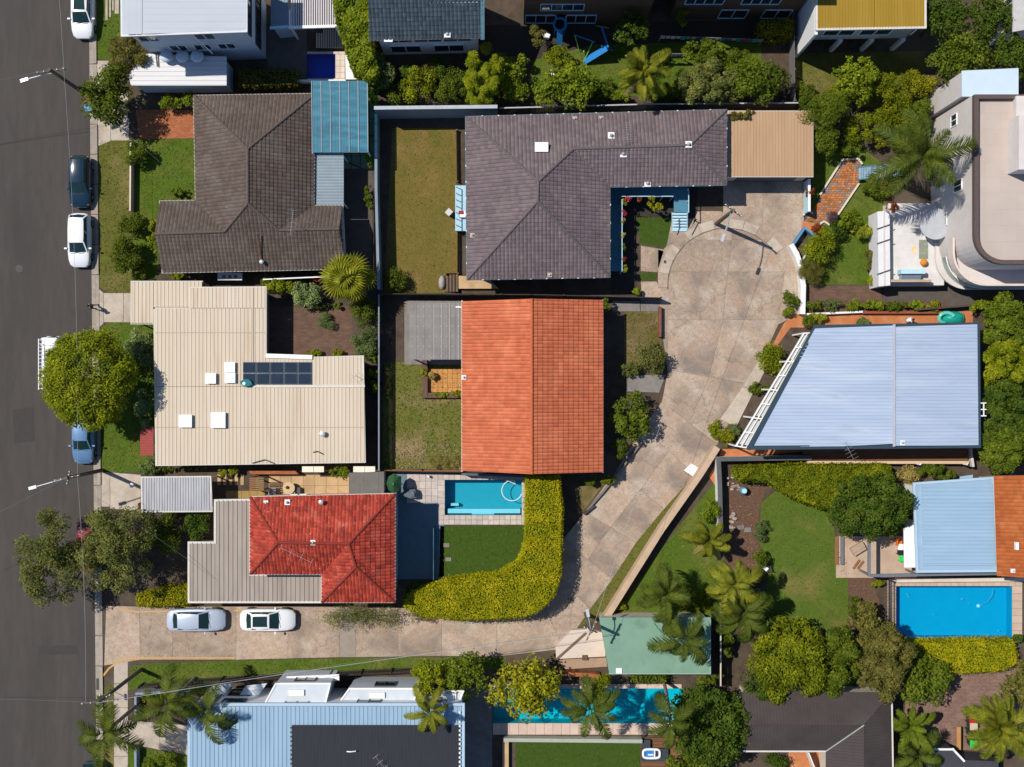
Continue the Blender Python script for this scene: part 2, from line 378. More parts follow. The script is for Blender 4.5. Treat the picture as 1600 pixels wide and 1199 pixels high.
# ---------------------------------------------------------------- vegetation
def quads_mesh(name, V, m, per=4):
    """V: (N, per, 3) array of separate leaf polygons"""
    N = len(V); me = bpy.data.meshes.new(name); me.vertices.add(N*per); me.vertices.foreach_set('co', V.reshape(-1).astype(np.float32))
    me.loops.add(N*per); me.loops.foreach_set('vertex_index', np.arange(N*per, dtype=np.int32))
    me.polygons.add(N); me.polygons.foreach_set('loop_start', np.arange(0, N*per, per, dtype=np.int32))
    me.update(calc_edges=True); me.materials.append(m); return me
def leaves(pts, nrm, length, width, rg, jit=.6):
    N = len(pts); n = nrm + rg.normal(0, jit, (N, 3)); n /= np.linalg.norm(n, axis=1, keepdims=True) + 1e-9
    r = rg.normal(0, 1, (N, 3)); t = np.cross(n, r); t /= np.linalg.norm(t, axis=1, keepdims=True) + 1e-9; b = np.cross(n, t)
    s = rg.uniform(.7, 1.3, (N, 1)); l = length*s*.5; w = width*s*.5
    fold = n * w * .5
    return np.stack([pts - t*l, pts + b*w + fold, pts + t*l - n*l*.25, pts - b*w + fold], axis=1)
def clump_points(rg, rx, ry, rz, nclump, cr, nleaf, low=-.35, flat=1.0, dome=False):
    """leaf positions on the shells of many clumps that fill an uneven ellipsoid crown"""
    d = rg.normal(0, 1, (nclump*3, 3)); d /= np.linalg.norm(d, axis=1, keepdims=True); d = d[d[:, 2] > low][:nclump]
    rad = rg.uniform(.55, .92, (len(d), 1)); rad[: len(d)//4] *= .45
    if dome: rad = rg.uniform(.78, .94, (len(d), 1))
    C = d * rad * np.array([rx, ry, rz*flat]); R = cr * min(rx, ry) * rg.uniform(.6, 1.25, len(C))
    w = R**2 / (R**2).sum(); ci = rg.choice(len(C), nleaf, p=w); e = rg.normal(0, 1, (nleaf, 3)); e[:, 2] += .35; e /= np.linalg.norm(e, axis=1, keepdims=True)
    rr = R[ci][:, None] * rg.uniform(.55, 1.08, (nleaf, 1))
    p = C[ci] + e*rr*np.array([1, 1, .8]); return p, e + np.array([0, 0, .75]), C
TREE_N = [0]
LM = {}
def bark(): return mat('bark', (.16, .12, .085), (.07, .05, .035), 9, .9, bump=.5, bscale=25)
def tree(px, py, top, rx, ry, leaf, label, name='tree', cat='tree', rz=None, n=None, cr=.34, ll=.26, lw=.15, nclump=34, trunk_r=.14, group=None, low=-.35, jit=.6, hc=None, spire=False, dome=False):
    """tree or shrub: centre pixel of its crown, top height in m, crown radii in pixels"""
    TREE_N[0] += 1; rg = np.random.default_rng(100 + TREE_N[0]); rz = rz or min(top*.42, (rx+ry)/2/PPM*.85); hc = hc or top - rz
    c = P(px, py, hc); s = (1 - hc/CAMH)/PPM; RX, RY = rx*s*1.03, ry*s*1.03; ll *= .88; lw *= .88; n = int(n*1.25) if n else n
    t = thing(name, label, cat, (c.x, c.y, 0), group=group); area = 3.14*RX*RY
    n = n or int(min(16000, max(600, area * 7.5 / (ll*lw))))
    pts, nr, C = clump_points(rg, RX, RY, rz, nclump, cr, n, low, dome=dome)
    if spire: k = 1 - (pts[:, 2:3]/rz + 1)*.28; pts[:, :2] *= k
    pts[:, 2] += hc; pts[:, 2] = np.maximum(pts[:, 2], .04)
    link('crown', quads_mesh('crown', leaves(pts, nr, ll, lw, rg, jit), leaf), t)
    mb = MB(); fork = max(.15, hc - rz*.55); r0 = trunk_r*max(.35, min(2.2, RX/1.6)); j = rg.uniform(-.15, .15, 2)
    mb.tube([(0, 0, -.05), (j[0]*.4, j[1]*.4, fork*.5), (j[0], j[1], fork)], [r0, r0*.82, r0*.7], 8)
    for q in C[:: max(1, len(C)//7)]:
        mb.tube([(j[0], j[1], fork-.05), (q[0]*.45 + j[0], q[1]*.45 + j[1], fork + (q[2]+hc-fork)*.6), (q[0], q[1], max(.1, q[2]+hc))], [r0*.55, r0*.32, r0*.12], 5)
    mb.build('trunk', bark(), t, local=True); return t
FR = {}
def frond_mesh(key, L, droop, m, nl=26, lw=.06, ll=.55, vee=.35, rise=.35):
    if lw < .095: nl = int(nl*1.35); lw *= .9; ll *= 1.0
    if key in FR: return FR[key]
    rg = np.random.default_rng(abs(hash(key)) % 1000 if False else len(FR)+5); Q = []
    def R(s): return np.array([L*s*(1-.12*s*s*droop), 0, rise*L*s - droop*L*.75*s*s])
    for i in range(12):
        a, b = R(i/12), R((i+1)/12); w = .035*(1 - i/13); Q.append([a+[0, -w, .01], a+[0, w, .01], b+[0, w*.9, .01], b+[0, -w*.9, .01]])
    for i in range(nl):
        s = .14 + .85*i/nl; p = R(s); l = ll*L/3*(math.sin(math.pi*min(1, .18 + s*.82))**.6 + .12)*rg.uniform(.85, 1.1); T = R(min(1, s+.03)) - p; T /= np.linalg.norm(T)
        for sd in (-1, 1):
            d = T*(.62 + rg.uniform(-.2, .2)) + np.array([0, sd*.78, 0]); d /= np.linalg.norm(d); e = p + d*l + np.array([0, 0, vee*l*.25 - l*rg.uniform(.25, .75)]); mid = p + d*l*.5 + np.array([0, 0, vee*l*.25])
            w = T*lw*.5
            Q.append([p-w, p+w, mid+w*1.2, mid-w*1.2]); Q.append([mid-w*1.2, mid+w*1.2, e+w*.15, e-w*.15])
    FR[key] = quads_mesh('frond', np.array(Q, dtype=float), m); return FR[key]
def fan_mesh(key, m, pet=1.1, fl=1.0):
    if key in FR: return FR[key]
    Q = [[(0, -.03, 0), (0, .03, 0), (pet, .02, pet*.45), (pet, -.02, pet*.45)]]
    for k in range(22):
        a = math.radians(-150 + 300*k/21); b = a + math.radians(6.5); a -= math.radians(6.5); l = fl*(1 - .12*abs(math.sin(a*.5))); z = pet*.45
        f = lambda t, r, dz: (pet + math.cos(t)*r, math.sin(t)*r, z + dz)
        h = (a+b)/2
        Q.append([(pet, 0, z), f(a, l*.62, .02), f(h, l*.66, .16), (pet, 0, z+.001)]); Q.append([(pet, 0, z), f(h, l*.66, .16), f(b, l*.62, .02), (pet, 0, z+.001)])
        Q.append([f(a, l*.62, .02), f(h, l, -.22), f(h, l, -.221), f(h, l*.66, .16)]); Q.append([f(b, l*.62, .02), f(h, l*.66, .16), f(h, l, -.22), f(h, l, -.221)])
    FR[key] = quads_mesh('frond', np.array(Q, dtype=float), m); return FR[key]
def palm(px, py, hc, me, nf, label, tr=.16, group=None, base=None, scale=1.0, tilt=(-35, 45), seed=1, name='palm_tree', tm=None, skew=0, dead=None):
    """palm: the crown's heart is seen at (px, py), hc metres up; every frond is a part"""
    c = P(px, py, hc); b = P(*base) if base else Vector((c.x, c.y, 0)); rg = random.Random(seed); t = thing(name, label, 'palm', (b.x, b.y, 0), group=group)
    e = Vector((c.x - b.x, c.y - b.y, hc)); mb = MB(); n = 9
    pts = [Vector((e.x*(i/n)**1.3, e.y*(i/n)**1.3, hc*i/n - (.05 if i == 0 else 0))) for i in range(n+1)]
    rs = [tr*(1.35 if i == 0 else 1)*(1 - .25*i/n)*(1 + .06*(i % 2)) for i in range(n+1)]
    mb.tube(pts, rs, 10).build('trunk', tm or mat('palm_trunk', (.27, .23, .19), (.14, .115, .09), 6, .9, bump=.4, stretch=(1, 1, 4)), t, local=True, smooth=True)
    for k in range(nf):
        a = 2*math.pi*(k*.381966 + rg.uniform(-.05, .05)); f = k/max(1, nf-1); ti = math.radians(tilt[1] + (tilt[0]-tilt[1])*f + rg.uniform(-14, 14))
        o = link('frond', (dead if dead and k >= nf-3 else me), t, e, scale=[scale*rg.uniform(.82, 1.08)*(.72 + .28*min(1, f*2.2))*rg.choice((1, 1, .8, .9, 1.1))]*3); o.rotation_mode = 'QUATERNION'
        o.rotation_quaternion = (Matrix.Rotation(a, 4, 'Z') @ Matrix.Rotation(-ti, 4, 'Y') @ Matrix.Rotation(rg.uniform(-.35, .35), 4, 'X')).to_quaternion()
    return t
def surf_pts(rg, poly, h0, h1, n, wob=.08):
    """points on the top and sides of a clipped hedge with plan 'poly'"""
    A = np.array([(p.x, p.y) for p in poly]); per = np.linalg.norm(np.roll(A, -1, 0) - A, axis=1); lo, hi = A.min(0), A.max(0)
    ar = abs(sum(A[i][0]*A[(i+1) % len(A)][1] - A[(i+1) % len(A)][0]*A[i][1] for i in range(len(A)))/2); side = per.sum()*(h1-h0); ntop = int(n*ar/(ar + side*.6)); out = []; nr = []
    X = rg.uniform(lo, hi, (ntop*6, 2)); ins = np.zeros(len(X), bool); j = len(A)-1
    for i in range(len(A)):
        c = ((A[i, 1] > X[:, 1]) != (A[j, 1] > X[:, 1])) & (X[:, 0] < (A[j, 0]-A[i, 0])*(X[:, 1]-A[i, 1])/(A[j, 1]-A[i, 1]+1e-12) + A[i, 0]); ins ^= c; j = i
    X = X[ins][:ntop]; wv = np.sin(X[:, 0]*1.7)*np.sin(X[:, 1]*1.9 + 1)*wob + np.sin(X[:, 0]*4.1 + 2)*np.sin(X[:, 1]*3.7)*wob*.6
    top = np.column_stack([X, h1 + wv - np.abs(rg.normal(0, .11, len(X))) + .03]); m = n - len(top)
    ei = rg.choice(len(A), m, p=per/per.sum()); s = rg.uniform(0, 1, (m, 1)); B = A[ei]*(1-s) + np.roll(A, -1, 0)[ei]*s; d = np.roll(A, -1, 0)[ei] - A[ei]
    sg = 1 if sum(A[i][0]*A[(i+1) % len(A)][1] - A[(i+1) % len(A)][0]*A[i][1] for i in range(len(A))) > 0 else -1
    nn = np.column_stack([d[:, 1], -d[:, 0]])*sg; nn /= np.linalg.norm(nn, axis=1, keepdims=True) + 1e-9
    B = B + nn*rg.normal(.02, .09, (m, 1)); z = rg.uniform(h0, h1 + .03, m); sd = np.column_stack([B, z])
    return np.vstack([top, sd]), np.vstack([np.tile([0, 0, 1.2], (len(top), 1)), np.column_stack([nn, np.full(m, .5)])])
def hedge(pts, h, leaf, label, n=6000, name='hedge', ll=.16, lw=.1, h0=.05, core=(.03, .045, .012), group=None, wob=.08):
    """clipped hedge; pts = pixels of its top outline"""
    q = PL(pts, h); cx = sum(p.x for p in q)/len(q); cy = sum(p.y for p in q)/len(q); t = thing(name, label, 'hedge', (cx, cy, 0), group=group)
    TREE_N[0] += 1; rg = np.random.default_rng(900 + TREE_N[0]); p, nr = surf_pts(rg, q, h0, h, n, wob); p[:, 0] -= cx; p[:, 1] -= cy
    link('foliage', quads_mesh('foliage', leaves(p, nr, ll, lw, rg, .55), leaf), t)
    MB().prism(inset(q, .16), 0, h-.2-wob*.9).build('branches', mat('hedge_wood', core, tuple(x*.6 for x in core), 12, .95), t); return t
def tufts(name, pts, z, leaf, label, dens=45, hgt=.07, parent=None, w=.05):
    """grass: countless short blades, one object"""
    q = PL(pts); rg = np.random.default_rng(len(label)*7 + int(abs(pts[0][0]))); A = np.array([(p.x, p.y) for p in q])
    ar = abs(sum(A[i][0]*A[(i+1) % len(A)][1] - A[(i+1) % len(A)][0]*A[i][1] for i in range(len(A)))/2); n = int(ar*dens); lo, hi = A.min(0), A.max(0)
    X = rg.uniform(lo, hi, (n*5, 2)); ins = np.zeros(len(X), bool); j = len(A)-1
    for i in range(len(A)):
        c = ((A[i, 1] > X[:, 1]) != (A[j, 1] > X[:, 1])) & (X[:, 0] < (A[j, 0]-A[i, 0])*(X[:, 1]-A[i, 1])/(A[j, 1]-A[i, 1]+1e-12) + A[i, 0]); ins ^= c; j = i
    X = X[ins][:n]; n = len(X); X = X + rg.normal(0, .09, (n, 2)); a = rg.uniform(0, 6.28, n); d = np.column_stack([np.cos(a), np.sin(a), np.zeros(n)])*w*rg.uniform(.6, 1.4, (n, 1)); p = np.column_stack([X, np.full(n, z)])
    e = np.column_stack([rg.normal(0, .06, (n, 2)), hgt*rg.uniform(.4, 1.2, n)])
    return tag(link(name, quads_mesh(name, np.stack([p-d, p+d, p+e], axis=1), leaf, 3)), label, 'grass', kind='stuff')

# ---------------------------------------------------------------- cars (front towards +x, origin on the ground in the middle)
def loft(mb, rings):
    n = len(mb.v); k = len(rings[0])
    for r in rings: mb.v += r
    for i in range(len(rings)-1):
        for j in range(k-1): a = n + i*k + j; mb.f.append((a, a+1, a+k+1, a+k))
    mb.f.append(tuple(n + j for j in range(k))[::-1]); m = n + (len(rings)-1)*k; mb.f.append(tuple(m + j for j in range(k)))
CARM = {}
def car(loc, rz, label, paint, L=4.5, Wd=1.82, H=1.45, kind='sedan', group='cars', sunroof=False, cat='car', name='car'):
    t = thing(name, label, cat, loc, rz, group); ORG[t.name] = Vector()
    glass = glassmat('car_glass', (.012, .035, .035), .04); black = mat('car_black', (.015, .015, .016), rough=.5); h = L/2; w = Wd/2
    # body: cross sections from tail to nose
    st = {'sedan': [(-h, .50, .46, .68, .76), (-h+.06, .72, .36, .74, .86), (-h+.2, .88, .28, .84, .95), (-h+.55, .97, .22, .92, 1.0), (-.9, 1, .2, .93, .97), (.5, 1, .2, .92, .95), (h-1.2, .99, .2, .88, .95), (h-.6, .95, .22, .80, .88), (h-.2, .85, .27, .68, .76), (h, .60, .38, .55, .60)],
          'van': [(-h, .86, .42, .95, 1.0), (-h+.12, .96, .30, 1.05, 1.1), (-.9, 1, .22, 1.05, 1.08), (.8, 1, .22, 1.05, 1.08), (h-.9, .98, .22, 1.0, 1.06), (h-.4, .93, .25, .9, .98), (h-.08, .82, .3, .72, .80), (h, .62, .4, .6, .64)]}['van' if kind == 'van' else 'sedan']
    rings = []
    for x, k, z0, zs, zd in st:
        y = w*k; half = [(0, z0), (y*.8, z0), (y*.97, z0+.08), (y, (z0+zs)*.52), (y*.985, zs-.06), (y*.93, zs+.015), (y*.8, (zs+zd)/2+.02), (y*.45, zd+.005), (0, zd+.015)]
        rings.append([(x, -a, b) for a, b in half] + [(x, a, b) for a, b in half[-2::-1]])
    b = MB(); loft(b, rings); b.build('body', paint, t, smooth=True, local=True)
    zb = 1.05 if kind == 'van' else .92
    if kind == 'van': F0, F1, R1, R0 = h-.75, h-1.35, -h+.22, -h+.06
    elif kind == 'hatch': F0, F1, R1, R0 = h-1.12, h-1.98, -h+.52, -h+.18
    else: F0, F1, R1, R0 = h-1.2, h-2.05, -h+1.12, -h+.5
    wb, wr = w*.93, w*.74; zt = H - .05
    def ring(z, f, r, ww, dz=0): return [(f, -ww*.86, z), (f+.09, 0, z+dz), (f, ww*.86, z), (r, ww*.84, z), (r-.07, 0, z+dz), (r, -ww*.84, z)]
    lo, hi = ring(zb-.03, F0, R0, wb), ring(zt, F1, R1, wr, .03)
    def pane(nm, ids):
        q = [Vector(lo[i]) for i in ids] + [Vector(hi[i]) for i in ids[::-1]]; MB().poly(q[:2] + q[2:]).build(nm, glass, t, local=True) if len(ids) == 2 else None
        if len(ids) == 3:
            m = MB(); m.v = [tuple(x) for x in q]; m.f = [(0, 1, 4, 5), (1, 2, 3, 4)]; m.build(nm, glass, t, smooth=True, local=True)
    pane('windscreen', [0, 1, 2]); pane('rear_window', [3, 4, 5])
    for sd in (1, -1):
        A = [Vector((F0, sd*wb*.86, zb-.03)), Vector((F1, sd*wr*.86, zt))]; Z = [Vector((R0, sd*wb*.84, zb-.03)), Vector((R1, sd*wr*.84, zt))]
        for s0, s1 in (((.02, .47)), ((.5, .97))):
            MB().poly([A[0].lerp(Z[0], s0), A[0].lerp(Z[0], s1), A[1].lerp(Z[1], s1), A[1].lerp(Z[1], s0)]).build('side_window', glass, t, local=True)
        p = MB(); p.beam(A[0], A[1], .09, .06); p.beam(Z[0], Z[1], .13 if kind != 'van' else .2, .06); p.beam(A[0].lerp(Z[0], .485), A[1].lerp(Z[1], .485), .07, .05); p.build('pillar', paint, t, local=True)
    r = MB(); n = 7; rr = []
    for i in range(n):
        s = i/(n-1); x = R1 - .06 + (F1 + .08 - R1 + .06)*s; k = 1 - .10*abs(2*s-1)**4; z = zt + .05*(1-(2*s-1)**2)
        rr.append([(x, wr*.9*k*q, z + .035*(1-q*q) - .02*(abs(q) > .95)) for q in (-1, -.8, -.4, 0, .4, .8, 1)])
    for i in range(n-1):
        for j in range(6): r.poly([rr[i][j], rr[i+1][j], rr[i+1][j+1], rr[i][j+1]])
    ro = r.build('roof', paint, t, local=True)
    bm_fix(ro)
    if sunroof: MB().box((F1-1.25, -wr*.62, zt+.075), (F1-.1, wr*.62, zt+.094)).build('sunroof', glass, t, local=True)
    lm = mat('lamp_glass', (.75, .78, .8), (.5, .53, .56), 8, .15, spec=.6); rm = mat('tail_lamp', (.35, .02, .02), (.2, .01, .01), 8, .2, spec=.6)
    tyre = mat('tyre', (.02, .02, .02), (.03, .03, .03), 20, .9); rim = mat('rim', (.45, .46, .48), (.3, .3, .32), 10, .35, .8)
    for sd in (1, -1):
        MB().box((h-.42, sd*w*.58-.16, .60), (h-.20, sd*w*.58+.16, .735)).build('headlight', lm, t, local=True)
        MB().box((-h+.10, sd*w*.68-.10, .70), (-h+.24, sd*w*.68+.10, .845)).build('tail_light', rm, t, local=True)
        mm = MB(); mm.box((F0-.42, sd*(w*.98) - (0 if sd > 0 else .2), zb+.02), (F0-.3, sd*(w*.98) + (.2 if sd > 0 else 0), zb+.15)); mm.build('wing_mirror', paint, t, local=True)
        for x in (h-.85, -h+.85):
            wh_o = MB().tube([(x, sd*(w-.24), .32), (x, sd*(w+.005), .32)], .32, 18).build('wheel', tyre, t, local=True)
            MB().tube([(x, sd*(w-.1), .32), (x, sd*(w+.015), .32)], .19, 12).build('rim', rim, wh_o, local=True)
    wp = MB(); wp.beam((F0+.06, -wb*.7, zb+.03), (F0-.02, -.05, zb+.06), .025, .02); wp.beam((F0+.06, .02, zb+.03), (F0-.02, wb*.6, zb+.06), .025, .02); wp.build('wiper', black, t, local=True)
    return t
def bm_fix(o):
    import bmesh
    bm = bmesh.new(); bm.from_mesh(o.data); bmesh.ops.remove_doubles(bm, verts=bm.verts, dist=.001); bmesh.ops.recalc_face_normals(bm, faces=bm.faces)
    if sum(f.normal.z for f in bm.faces) < 0: bmesh.ops.reverse_faces(bm, faces=bm.faces)
    for f in bm.faces: f.smooth = True
    bm.to_mesh(o.data); bm.free()

# ---------------------------------------------------------------- people
def zones(name, bands):
    """cloth and skin colours by height along the body (object space)"""
    m = bpy.data.materials.new(name); m.use_nodes = True; t = m.node_tree; tc = _n(t, 'ShaderNodeTexCoord'); sp = _n(t, 'ShaderNodeSeparateXYZ'); mr = _n(t, 'ShaderNodeMapRange')
    mr.inputs['From Max'].default_value = 2.0; rp = _n(t, 'ShaderNodeValToRGB'); rp.color_ramp.interpolation = 'CONSTANT'
    for i, (z, c) in enumerate(bands):
        e = rp.color_ramp.elements[0] if i == 0 else rp.color_ramp.elements.new(z/2); e.position = z/2; e.color = (*c, 1)
    while len(rp.color_ramp.elements) > len(bands): rp.color_ramp.elements.remove(rp.color_ramp.elements[-1])
    t.links.new(tc.outputs['Object'], sp.inputs[0]); t.links.new(sp.outputs['Z'], mr.inputs['Value']); t.links.new(mr.outputs[0], rp.inputs[0]); t.links.new(rp.outputs[0], t.nodes['Principled BSDF'].inputs['Base Color'])
    t.nodes['Principled BSDF'].inputs['Roughness'].default_value = .8; return m
def person(loc, rz, J, m, label, hair_c, head):
    """one skinned body; J = list of chains of (x, y, z, radius) starting at the pelvis chain"""
    t = thing('person', label, 'person', loc, rz); vs, es, rs = [], [], []; idx = {}
    def vid(p):
        k = (round(p[0], 4), round(p[1], 4), round(p[2], 4))
        if k not in idx: idx[k] = len(vs); vs.append(p[:3]); rs.append(p[3])
        return idx[k]
    for ch in J:
        ids = [vid(p) for p in ch]; es += list(zip(ids, ids[1:]))
    me = bpy.data.meshes.new('body'); me.from_pydata(vs, es, []); me.materials.append(m); o = link('body', me, t)
    md = o.modifiers.new('skin', 'SKIN'); md.use_smooth_shade = True; sv = me.skin_vertices[0].data if me.skin_vertices else None
    if sv is None:
        bpy.context.view_layer.objects.active = o; sv = o.data.skin_vertices[0].data
    for i, r in enumerate(rs): sv[i].radius = (r, r)
    sv[0].use_root = True; o.modifiers.new('sub', 'SUBSURF').levels = 1; o.modifiers['sub'].render_levels = 2
    hx, hy, hz = head; MB().dome((hx-.015, hy, hz+.02), .105, .09, .115, 12, 6).build('hair', mat('hair_%s' % len(MATS), hair_c, tuple(x*.5 for x in hair_c), 30, .6), t, smooth=True, local=True); return t
def hand(p, d, sp):
    """five finger chains leaving the palm at p"""
    out = []; d = Vector(d).normalized(); s = Vector(sp).normalized(); p = Vector(p[:3])
    for k, l in enumerate((.055, .085, .095, .088, .07)):
        b = p + s*(-.035 + .0175*k); q = b + d*(.03 if k else .005) + (s*-.02 if k == 0 else s*0); e = q + d*l*.6; f = e + d*l*.4 + Vector((0, 0, -.02))
        out.append([(*p, .026), (*q, .011), (*e, .009), (*f, .007)])
    return out

def litter(name, pts, z, leaf, label, dens=6, size=.09):
    """fallen leaves, one object"""
    q = PL(pts); rg = np.random.default_rng(int(abs(pts[0][0])*3 + abs(pts[0][1]))); A = np.array([(p.x, p.y) for p in q]); lo, hi = A.min(0), A.max(0); n = int((hi-lo).prod()*dens)
    X = rg.uniform(lo, hi, (n, 2)); ins = np.zeros(len(X), bool); j = len(A)-1
    for i in range(len(A)):
        c = ((A[i, 1] > X[:, 1]) != (A[j, 1] > X[:, 1])) & (X[:, 0] < (A[j, 0]-A[i, 0])*(X[:, 1]-A[i, 1])/(A[j, 1]-A[i, 1]+1e-12) + A[i, 0]); ins ^= c; j = i
    X = X[ins]; keep = (np.sin(X[:, 0]*1.3) * np.sin(X[:, 1]*.9 + 2) + rg.normal(0, .5, len(X))) > .1; X = X[keep]; p = np.column_stack([X, np.full(len(X), z)])
    return tag(link(name, quads_mesh(name, leaves(p, np.tile([0, 0, 3.], (len(X), 1)), size, size*.6, rg, .5), leaf)), label, 'leaves', kind='stuff')
# ================================================================ THE SETTING
asphalt = mat('asphalt', (.072, .063, .057), (.058, .051, .046), .9, .9, bump=.25, bscale=90, big=[((.048, .042, .038), .16, .6, .5), ((.086, .076, .069), .5, .45, .56)], crack=((.05, .045, .042), .07, .006), stretch=(2.2, .35, 1), speck=((.15, .14, .13), 60, .72))
soil = mat('soil', (.095, .07, .05), (.05, .037, .028), 1.6, .95, bump=.6, bscale=14, big=((.12, .10, .07), .35, .5))
concrete = mat('concrete_slab', (.44, .335, .255), (.29, .218, .163), 2.4, .85, objr=.13, bump=.25, bscale=30, detail=10, big=[((.185, .152, .128), .28, .85, .46), ((.47, .40, .33), .5, .65, .52), ((.36, .24, .16), .8, .65, .52), ((.16, .13, .11), 1.3, .6, .6)], speck=((.19, .145, .11), 10, .6), crack=((.13, .10, .08), .06, .004))
concrete_pale = mat('concrete_pale', (.47, .40, .33), (.38, .32, .26), 2.2, .85, objr=.06, bump=.2, bscale=40, big=((.26, .21, .16), .6, .6), speck=((.28, .23, .18), 9, .64))
concrete_grey = mat('concrete_grey', (.22, .20, .185), (.16, .145, .135), 2.5, .9, objr=.08, bump=.2, big=((.12, .105, .09), .7, .5))
joint = mat('slab_joint', (.19, .15, .115), (.11, .085, .065), 2, .95)
kerbm = mat('kerb_concrete', (.36, .31, .26), (.27, .23, .19), 3, .85, objr=.08, bump=.2, big=((.2, .165, .13), .8, .5))
grass_v = mat('verge_grass', (.125, .125, .026), (.085, .092, .016), 2.6, .95, bump=.8, bscale=22, detail=10, big=[((.19, .15, .055), .3, .7, .48), ((.06, .074, .012), .9, .6, .52), ((.15, .155, .03), 3.0, .5, .55)])
grass_g = mat('green_grass', (0.0861, 0.1313, 0.0135), (0.0558, 0.0966, 0.0083), 2.8, .95, bump=.8, bscale=22, detail=10, big=[((.16, .15, .04), .35, .65, .5), ((.05, .072, .009), 1.0, .6, .53)])
grass_o = mat('dry_lawn', (.165, .12, .030), (.125, .098, .020), 3.0, .95, bump=.6, bscale=28, big=[((.23, .145, .06), .35, .7, .53), ((.09, .10, .016), .5, .7, .52)])
grass_p = mat('patchy_lawn', (.14, .145, .03), (.10, .108, .02), 3.0, .95, bump=.8, bscale=18, detail=10, big=[((.27, .19, .10), .33, .95, .5), ((.085, .115, .012), .5, .75, .53), ((.16, .11, .06), 1.4, .7, .58)])
turf = mat('artificial_turf', (.052, .088, .012), (.036, .066, .008), 3.4, .95, bump=.5, bscale=60)
pink_pave = mat('pink_brick_paving', (.27, .17, .135), (.21, .13, .105), 1.5, .85, brick=(.23, .115, (.45, .42, .4)), big=((.34, .25, .20), .6, .5), bump=.2)
terra = mat('terracotta_paving', (.46, .175, .07), (.36, .12, .045), 1.8, .8, objr=.12, big=((.52, .27, .14), .9, .45), bump=.15)
terra_brick = mat('terracotta_brick_paving', (.45, .17, .075), (.34, .115, .05), 2, .85, brick=(.23, .115, (.55, .5, .45)), bump=.2)
sand_pave = mat('sandstone_paving', (.50, .34, .19), (.40, .26, .14), 1.6, .85, objr=.10, big=((.30, .20, .11), .8, .5), bump=.15)
brown_pave = mat('brown_paving', (.17, .105, .075), (.125, .078, .056), 1.6, .9, brick=(.4, .12, (.6, .55, .5)), bump=.25)
mulch = mat('bark_mulch', (.15, .085, .055), (.08, .045, .03), 5, .95, bump=.9, bscale=20, speck=((.42, .33, .25), 14, .66))
deckm = mat('timber_deck', (.20, .095, .048), (.14, .062, .03), 2, .7, objr=.15, stretch=(.5, 4, 1))
yellow_line = mat('yellow_paint', (.62, .33, .06), (.40, .27, .12), 5, .8, big=((.36, .28, .21), 2.2, .8, .52))
white_paint = mat('white_paint', (.78, .78, .77), (.70, .70, .69), 3, .5, big=((.6, .58, .55), .7, .3))
cream_wall = mat('cream_render', (.62, .54, .44), (.55, .47, .38), 2, .85, bump=.1, big=((.40, .33, .26), .6, .4))
off_white = mat('off_white_render', (.60, .55, .52), (.54, .49, .465), 1.4, .8, big=((.45, .40, .37), .4, .4))
travertine = mat('travertine', (.52, .45, .40), (.42, .36, .32), 3, .7, objr=.12, bump=.15, big=((.33, .28, .25), 1.5, .4))

# pools sink into the ground: the sheet has real holes there (pixel rectangles)
POOLS = {'a': (695, 750, 815, 805), 'b': (1400, 916, 1581, 997), 'c': (770, 1076, 1065, 1130), 'd': (480, 85, 524, 123)}
def ground_sheet():
    R = [(P(x0, y1), P(x1, y0)) for x0, y0, x1, y1 in POOLS.values()]; big = 420
    xs = sorted({-big, big, *[a.x for a, b in R], *[b.x for a, b in R]}); ys = sorted({-big, big, *[a.y for a, b in R], *[b.y for a, b in R]}); mb = MB()
    for x0, x1 in zip(xs, xs[1:]):
        for y0, y1 in zip(ys, ys[1:]):
            cx, cy = (x0+x1)/2, (y0+y1)/2
            if any(a.x < cx < b.x and a.y < cy < b.y for a, b in R): continue
            mb.poly([(x0, y0, 0), (x1, y0, 0), (x1, y1, 0), (x0, y1, 0)])
    mb.build('ground', soil, label='bare brown earth under the gardens and houses', kind='structure')
ground_sheet()
Z1, Z2, Z3, Z4, Z5 = .006, .012, .018, .024, .030
def ek(y): return 139 + 12*y/1199.0           # road side of the gutter
sheet('road', [(-3000, -3000), (ek(0)-30, -3000), (ek(0), 0), (ek(1199), 1199), (ek(1199)+30, 4200), (-3000, 4200)], Z1, asphalt, 'wide grey asphalt street running past the houses')
# kerb and gutter in cast lengths
kb = thing('kerb', None, None, (0, 0, 0)); tag(kb, 'pale concrete kerb and gutter along the asphalt street', kind='structure')
for i, y in enumerate(range(-40, 1240, 47)):
    y1 = y + 46; low = any(a < y + 23 < b for a, b in ((95, 215), (452, 512), (738, 795), (945, 1035)))
    slab('gutter_slab', [(ek(y), y), (ek(y)+6, y), (ek(y1)+6, y1), (ek(y1), y1)], 0, .03, kerbm, kb)
    slab('kerb_stone', [(ek(y)+6.3, y), (ek(y)+11.5, y), (ek(y1)+11.5, y1), (ek(y1)+6.3, y1)], 0, .05 if low else .13, kerbm, kb)
slab('storm_drain', [(150.5, 1060), (158, 1060), (158, 1078), (150.5, 1078)], .02, .035, mat('iron', (.05, .05, .05), (.08, .07, .065), 10, .6), None, label='dark storm drain grate set in the street gutter', cat='drain')
sheet('asphalt_crack', [(0, 226), (40, 219), (90, 211), (142, 205), (142, 207), (90, 213.2), (40, 221), (0, 228)], Z2, mat('tar', (.05, .045, .042), (.04, .036, .033), 5, .8), 'dark tar line sealed across the asphalt street', None)
